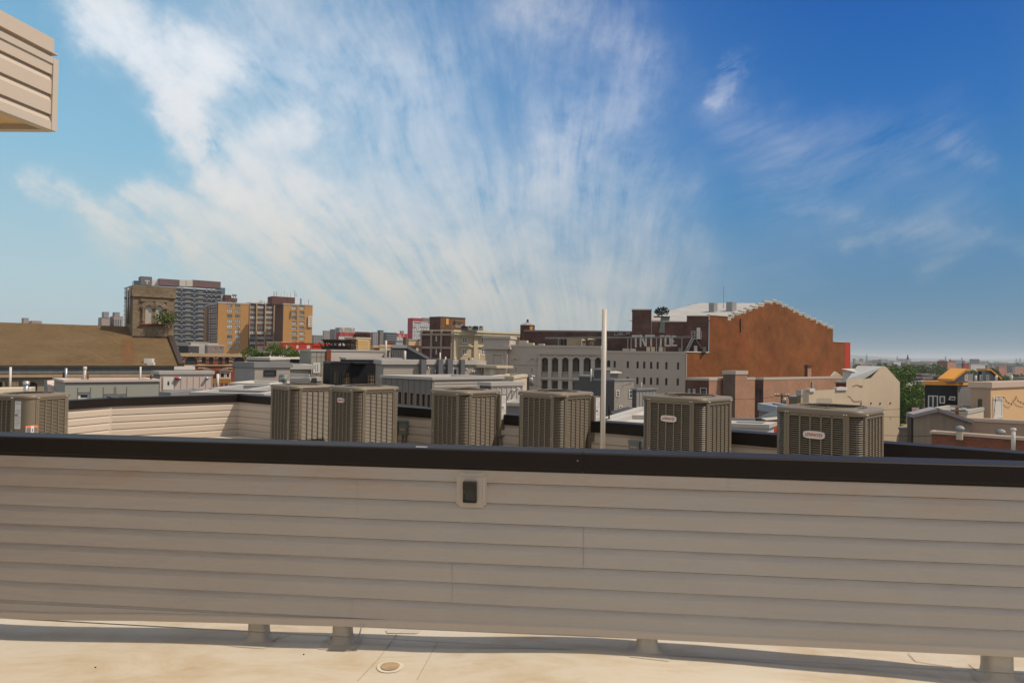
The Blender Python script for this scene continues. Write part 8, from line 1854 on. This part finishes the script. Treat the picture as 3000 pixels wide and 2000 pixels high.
# sign
p_ = at(*rb(565, 570), 72); f_ = Face(p_, at(*rb(745, 570), 70) - p_); SG = Thing('shop_sign', 'faded red and white tapered sign board with illegible red script, by the tree', 'sign', f_.pt(0, GROUND))
q_ = [f_.hit(*rb(x, y)) for x, y in ((570, 748), (722, 738), (748, 565), (560, 565))]; mb = MB(); mb.fpoly(f_, q_, -.15, 0); mb.build('board', M('faded sign red', (.50, .14, .09, 1), .6, .1), SG)
qc = (sum(p[0] for p in q_) / 4, sum(p[1] for p in q_) / 4); mb = MB(); mb.fpoly(f_, [(qc[0] + (p[0] - qc[0]) * .86, qc[1] + (p[1] - qc[1]) * .84) for p in q_], .001, .02); mb.build('panel', m_label, SG)
mb = MB()
for (x0, y0, x1, y1) in ((590, 640, 610, 700), (610, 640, 625, 690), (590, 640, 640, 628), (640, 640, 700, 632), (645, 655, 700, 650), (630, 675, 705, 668), (600, 710, 650, 706)):
    a_ = Vector(f_.hit(*rb(x0, y0))); b_ = Vector(f_.hit(*rb(x1, y1))); d_ = (b_ - a_).normalized(); n_ = Vector((-d_.y, d_.x)) * .035; mb.fpoly(f_, [tuple(a_ - n_), tuple(b_ - n_), tuple(b_ + n_), tuple(a_ + n_)], .024 + .002 * len(mb.f))
mb.build('script', M('faded script red', (.42, .10, .10, 1)), SG)
mb = MB(); mb.cyl(f_.pt(q_[1][0] + .35, GROUND, -.1), f_.pt(q_[1][0] + .5, q_[2][1], -.1), .22, n=10); mb.build('post', m_bronze, SG)
# parked car, barrier, fence by the tree
cc = at(*rb(365, 935), 128); cc.z = GROUND; CR = Thing('parked_car', 'dark red parked car glimpsed beside the cracked white house', 'car', cc)
mb = MB(); mb.smooth = False
sec = [(-2.2, .35), (-2.2, .85), (-1.4, .95), (-.9, 1.42), (.7, 1.45), (1.35, .98), (2.1, .88), (2.2, .35)]; cy, sy = math.cos(R(60)), math.sin(R(60))
def cw_(x, y, z): return (cc.x + x * cy - y * sy, cc.y + x * sy + y * cy, cc.z + z)
k = len(sec); mb.add([cw_(x, -.88 + (.12 if z > 1.2 else 0), z) for x, z in sec] + [cw_(x, .88 - (.12 if z > 1.2 else 0), z) for x, z in sec], [list(range(k))[::-1], list(range(k, 2 * k))] + [[i, (i + 1) % k, k + (i + 1) % k, k + i] for i in range(k)]); mb.build('body', M('dark red car paint', (.10, .012, .012, 1), .25, .05), CR)
mb = MB(); mb.add([cw_(x, y, z) for x, y, z in ((-1.36, -.75, .99), (-.93, -.68, 1.38), (-.93, .68, 1.38), (-1.36, .75, .99))] , [[0, 1, 2, 3]]); mb.add([(p[0] , p[1], p[2] + .02) for p in [cw_(x, y, z) for x, y, z in ((-1.42, -.75, .96), (-.96, -.68, 1.38), (-.96, .68, 1.38), (-1.42, .75, .96))]], [[3, 2, 1, 0]]); mb.build('windscreen', m_glassb, CR)
for x, y in ((-1.4, -.85), (1.4, -.85), (-1.4, .85), (1.4, .85)): mb = MB(); mb.cyl(cw_(x, y - .1, .33), cw_(x, y + .1, .33), .33, n=14); mb.build('wheel', m_black, CR)
for y in (-.6, .6): mb = MB(); mb.cyl(cw_(-2.22, y, .68), cw_(-2.15, y, .68), .13, n=10); mb.build('headlight', m_label, CR)
a_ = at(*rb(300, 955), 96); b_ = at(*rb(565, 955), 94); YB = Face(a_, b_ - a_); mb = MB(); mb.fbox(YB, 0, (b_ - a_).length, a_.z - .6, a_.z, -.4, 0); tag(mb.build('kerb_barrier', M('yellow paint', (.62, .42, .08, 1), .7, .15)), 'yellow painted barrier below the tree by the parked car', 'barrier')
a_ = at(*rb(430, 870), 100); mb = MB(); f_ = Face(a_, (1, -.05)); 
for k in range(5): mb.fbox(f_, k * 1.6, k * 1.6 + .1, GROUND, a_.z + 1.2, 0, .1)
mb.fbox(f_, 0, 7, a_.z, a_.z + .12, .101, .18); mb.fbox(f_, 0, 7, a_.z + 1.0, a_.z + 1.1, .101, .18); tag(mb.build('fence', m_galv), 'grey rail fence behind the yellow barrier', 'fence')
# big tree right of the white house, and another peeking behind its gable
b_ = at(2640, 1200, 112); tree('large bright green street tree right of the cracked white gable', (b_.x, b_.y, GROUND), 11.2, 3.9, 41, m_leaf, 5200, .20, lumps=16, crown0=.22)
b_ = at(2592, 1200, 125); tree('green tree peeking over the slope of the white gable', (b_.x, b_.y, GROUND), 11.6, 3.6, 42, m_leaf, 2600, .22, lumps=12)
b_ = at(2672, 1200, 104); tree('lower bright green tree beside the large street tree', (b_.x, b_.y, GROUND), 8.4, 2.6, 43, m_leaf, 2400, .18, lumps=12, crown0=.2)
# brick gable house and rows of roofs beyond
f_ = Face(at(*r9(900, 480), 150), (.98, -.2)); q_ = [f_.hit(*r9(x, y)) for x, y in ((898, 700), (1042, 700), (1042, 470), (968, 428), (898, 476))]; q_[0] = (q_[0][0], GROUND); q_[1] = (q_[1][0], GROUND)
T = Thing('rowhouse', 'red brick house with a white edged gable right of the trees', 'house', f_.pt(0, GROUND)); mb = MB(); mb.fpoly(f_, q_, -9, 0); mb.build('wall', m_brickred, T)
mb = MB()
for a_, b2 in ((q_[4], q_[3]), (q_[3], q_[2])):
    P_ = [f_.pt(a_[0], a_[1], .3), f_.pt(b2[0], b2[1], .3), f_.pt(b2[0], b2[1], -9), f_.pt(a_[0], a_[1], -9)]; mb.add([v + Vector((0, 0, .35)) for v in P_] + [v + Vector((0, 0, .005)) for v in P_], [[0, 1, 2, 3], [4, 5, 1, 0]])
mb.build('roof', m_white, T); h = f_.rc(*rect(rb, 705, 160, 745, 290)); window(T, f_, h, m_white, m_glassb, fr=.15, mun=(1, 2), proud=True, arch=1)
h = f_.rc(*rect(rb, 605, 180, 862, 430)); 
for lb, fn, x0, x1, y, Y, mt_, rm_ in (('dark roofed row of houses left of the black house', r9, 850, 1040, 418, 158, m_dgrey, m_roofd), ('pale blue roofed low building behind the dark roofed row', r9, 850, 1035, 392, 175, m_gpan, m_roofw), ('long brown roofed row behind the orange roof wedge', r9, 1040, 1430, 322, 240, m_brickdk, m_roofd),
        ('long row with pale roof edge beyond the trees, left part', r9, 740, 1000, 296, 270, m_brickdk, m_roofg), ('flat dark roofed block with small chimney near the row houses', r9, 820, 1010, 345, 215, m_brickdk, m_roofd), ('grey long roof edge right of the brown roofed row', r9, 1290, 1560, 300, 260, m_gpan, m_roofg),
        ('blue roofed shed near the far right edge', r9, 2190, 2400, 345, 170, m_gpan, m_roofw)):
    bld('rowhouse', lb, 'houses', fn(x1, y), Y, xl=fn(x0, 0)[0], pa=5, pb=60, lenB=14, mats=(mt_,), cop=.3, cmat=m_copgr, rmat=rm_)
bld('rowhouse', 'lower purple grey wall under the brick gable house', 'house', rb(862, 300), 118, xl=rb(610, 0)[0], pa=-8, pb=60, lenB=8, mats=(M('mauve render', (.30, .22, .20, 1), .9, .15),), cop=.2, cmat=m_copgr)

# ================================================================== far right: tree belt and hazy city
rnd = random.Random(11)
def far_tree(px, ytop, Y, r_px, k):
    b_ = at(px, ytop, Y); h = b_.z - GROUND; r_ = r_px / 2000 * Y
    tree('distant rounded green tree in the belt between the houses and the hazy city', (b_.x, b_.y, GROUND), h, r_ , 100 + k, m_leaff, 420, r_ * .17, 'tree', 'tree', 'trees in the distant belt', 7, True, .3)
k = 0
for x0, x1, y0, y1, Y0, Y1, n_ in ((2490, 2580, 1066, 1082, 380, 520, 9), (2590, 2760, 1062, 1078, 380, 560, 22), (2740, 2800, 1078, 1092, 330, 380, 5), (2810, 2925, 1078, 1095, 330, 420, 14), (2900, 3010, 1092, 1104, 300, 380, 12), (2600, 2700, 1085, 1098, 290, 330, 6), (2500, 3000, 1062, 1068, 900, 1400, 16)):
    for i in range(n_):
        Y = rnd.uniform(Y0, Y1); far_tree(x0 + (x1 - x0) * (i + rnd.random()) / n_, rnd.uniform(y0, y1), Y, rnd.uniform(10, 17) if Y < 800 else rnd.uniform(6, 12), k); k += 1
b_ = at(2905, 1074, 330); tree('dark round tree standing out above the distant belt at the right', (b_.x, b_.y, GROUND), b_.z - GROUND, 3.4, 300, m_leafd, 900, .3, lumps=9)
# far specific buildings
def far(label, x0, x1, y, Y, mt_, split=None, wins=None, cat='building', name='far_building', m2=None, dep=30, zb=None):
    sx = x0 + (x1 - x0) * (split or .3); return bld(name, label, cat, r9(sx, y), Y, xl=r9(x0, 0)[0], xr=r9(x1, 0)[0], pa=30, pb=60, mats=(mt_, m2 or mt_), cop=.5, cproj=.2, cmat=mt_, rmat=m_greyf, wb=wins or (), wstyle=dict(framed=False, proud=True), zb=zb)
m_fbr = M('far brick', (.20, .09, .07, 1), .9, .1); m_fp = M('far pink brick', (.36, .19, .15, 1), .9, .1); m_fw = M('far pale wall', (.42, .41, .39, 1), .9, .1); m_fg = M('far grey wall', (.20, .20, .21, 1), .9, .1)
far('large red brick factory with a sunlit pink end wall in the distance', 1200, 1450, 124, 620, m_fbr, .55, m2=m_fp)
far('small water tank on the distant brick factory roof', 1362, 1380, 104, 640, m_bronze, .4, cat='tank', name='water_tank')
far('dark red low factory right of the large brick one', 1525, 1625, 155, 700, M('deep far red', (.22, .04, .04, 1), .9), .3); far('small brown tower block above the dark red low factory', 1530, 1565, 125, 760, m_fbr, .4)
far('long pale warehouse in the distance right of the dark red factory', 1625, 1875, 165, 750, m_fw, .1); far('pale low distant shed left of the spire', 600, 720, 128, 900, m_fw, .2); far('pale low distant shed right of the spire', 1075, 1205, 165, 620, m_fw, .1)
far('grey gabled distant hall', 1840, 1920, 180, 520, m_fg, .3); far('low pinkish far buildings under the round tree', 1980, 2120, 195, 520, m_fp, .3); far('pale roofed low far building at the right edge', 2200, 2352, 205, 520, m_fw, .2, m2=m_fp)
far('small grey far block beside the red end strip of the hall', 85, 122, 92, 1200, m_fg, .4); far('low grey far block cluster left of the spire', 425, 545, 100, 1500, m_fg, .3); far('dark roofed low houses under the far trees at left', 150, 330, 175, 400, m_fbr, .2)
# church spire
b_ = at(*r9(810, 165), 800); sp_ = at(*r9(812, 30), 800); md = at(*r9(811, 100), 800); T = Thing('church_spire', 'slender dark church spire with pale base on the horizon', 'church spire', (b_.x, b_.y, GROUND))
mb = MB(); mb.cyl((md.x, md.y, GROUND), md, 1.6, n=8); mb.build('tower', m_fw, T); mb = MB(); mb.cyl(md, sp_, 1.35, .08, n=8); mb.build('spire', m_bronze, T)
for i, (x, y0, Y) in enumerate(((672, 55, 1900), (1312, 55, 1500), (1528, 70, 1500), (1876, 120, 900), (2250, 85, 1800), (2298, 85, 1850), (270, 70, 1500), (268, 30, 1900))):
    t_ = at(*r9(x, y0), Y); T = Thing('pylon', ('faint lattice pylon left of the spire', 'faint lattice pylon above the brick factory', 'faint lattice pylon above the dark red factory', 'thin dark mast above the long pale warehouse', 'left one of a faint pylon pair at the far right', 'right one of a faint pylon pair at the far right', 'small far tower near the left of the horizon', 'very faint mast near the left of the horizon')[i], 'pylon', (t_.x, t_.y, GROUND)); mb = MB(); w_ = Y * .0018
    for sx_, sy_ in ((-1, -1), (1, -1), (1, 1), (-1, 1)): mb.cyl((t_.x + sx_ * w_, t_.y + sy_ * w_, GROUND), t_, w_ * .22, w_ * .12, n=4)
    for kk in range(5): f__ = kk / 5; zz = GROUND + (t_.z - GROUND) * f__; w2 = w_ * (1 - f__); mb.tube([Vector((t_.x - w2, t_.y - w2, zz)), Vector((t_.x + w2 * .8, t_.y - w2 * .8, zz + (t_.z - GROUND) * .2))], w_ * .12, 4)
    mb.build('lattice', m_galv, T)
# many small hazy buildings: alike, so they share a label
mats_ = [m_fw, m_fg, m_fbr, m_fp, m_greyf, m_pinkf]
for i in range(90):
    Y = rnd.uniform(700, 4200); px = rnd.uniform(2490, 3010); h_ = rnd.uniform(4, 9) if rnd.random() < .9 else rnd.uniform(10, 16); p_ = at(px, 1100, Y); w_ = rnd.uniform(8, 32) * (1 + Y / 4000); d_ = rnd.uniform(10, 25); a = R(rnd.uniform(-40, -20)); mb = MB()
    ax = Vector((math.cos(a), math.sin(a), 0)) * w_; ay = Vector((-math.sin(a), math.cos(a), 0)) * d_; mb.obox((p_.x, p_.y, GROUND), ax, ay, (0, 0, h_)); mb.mi = 1
    mb.obox(Vector((p_.x, p_.y, GROUND + h_)) + ax * .02 + ay * .02, ax * .96, ay * .96, (0, 0, .8)); o = mb.build('distant_building', [mats_[i % 6], mats_[(i * 3 + 1) % 6]]); tag(o, 'tiny hazy building among many in the distant city below the horizon', 'building', 'hazy buildings of the distant city')
for i in range(40):
    Y = rnd.uniform(800, 3000); px = rnd.uniform(-100, 1250); h_ = rnd.uniform(6, 14); p_ = at(px, 1100, Y); w_ = rnd.uniform(14, 40); mb = MB(); mb.obox((p_.x, p_.y, GROUND), (w_, -w_ * .3, 0), (6, 18, 0), (0, 0, h_)); o = mb.build('distant_building', mats_[i % 6]); tag(o, 'tiny hazy building among many in the distant city below the horizon', 'building', 'hazy buildings of the distant city')
# low hills on the horizon
mb = MB(); mb.smooth = True; n_ = 80; P_ = []
for j, (yy, k_) in enumerate(((7600, 0), (8400, 1), (9400, .7), (9900, 0))):
    for i in range(n_): x = -9000 + 18000 * i / (n_ - 1); P_.append((x, yy, GROUND + k_ * (48 + 16 * math.sin(i * .37) + 9 * math.sin(i * 1.1 + 1))))
mb.add(P_, [[j * n_ + i, j * n_ + i + 1, (j + 1) * n_ + i + 1, (j + 1) * n_ + i] for j in range(3) for i in range(n_ - 1)]); tag(mb.build('hills', m_leaff), kind='structure')

# ================================================================== air
mb = MB(); mb.box(-9500, -2100, GROUND - 1, 9500, 14500, 95); hz_ = mb.build('haze', None, uv=False); hz_.data.materials.clear()
mt = bpy.data.materials.new('haze'); mt.use_nodes = True; t = mt.node_tree; t.nodes.remove(t.nodes['Principled BSDF']); pv = t.nodes.new('ShaderNodeVolumePrincipled')
pv.inputs['Color'].default_value = (.88, .93, 1, 1); pv.inputs['Density'].default_value = .00012; pv.inputs['Anisotropy'].default_value = .2
t.links.new(pv.outputs[0], t.nodes['Material Output'].inputs['Volume']); hz_.data.materials.append(mt); tag(hz_, 'thin pale bluish summer haze over the city', 'haze', kind='stuff')
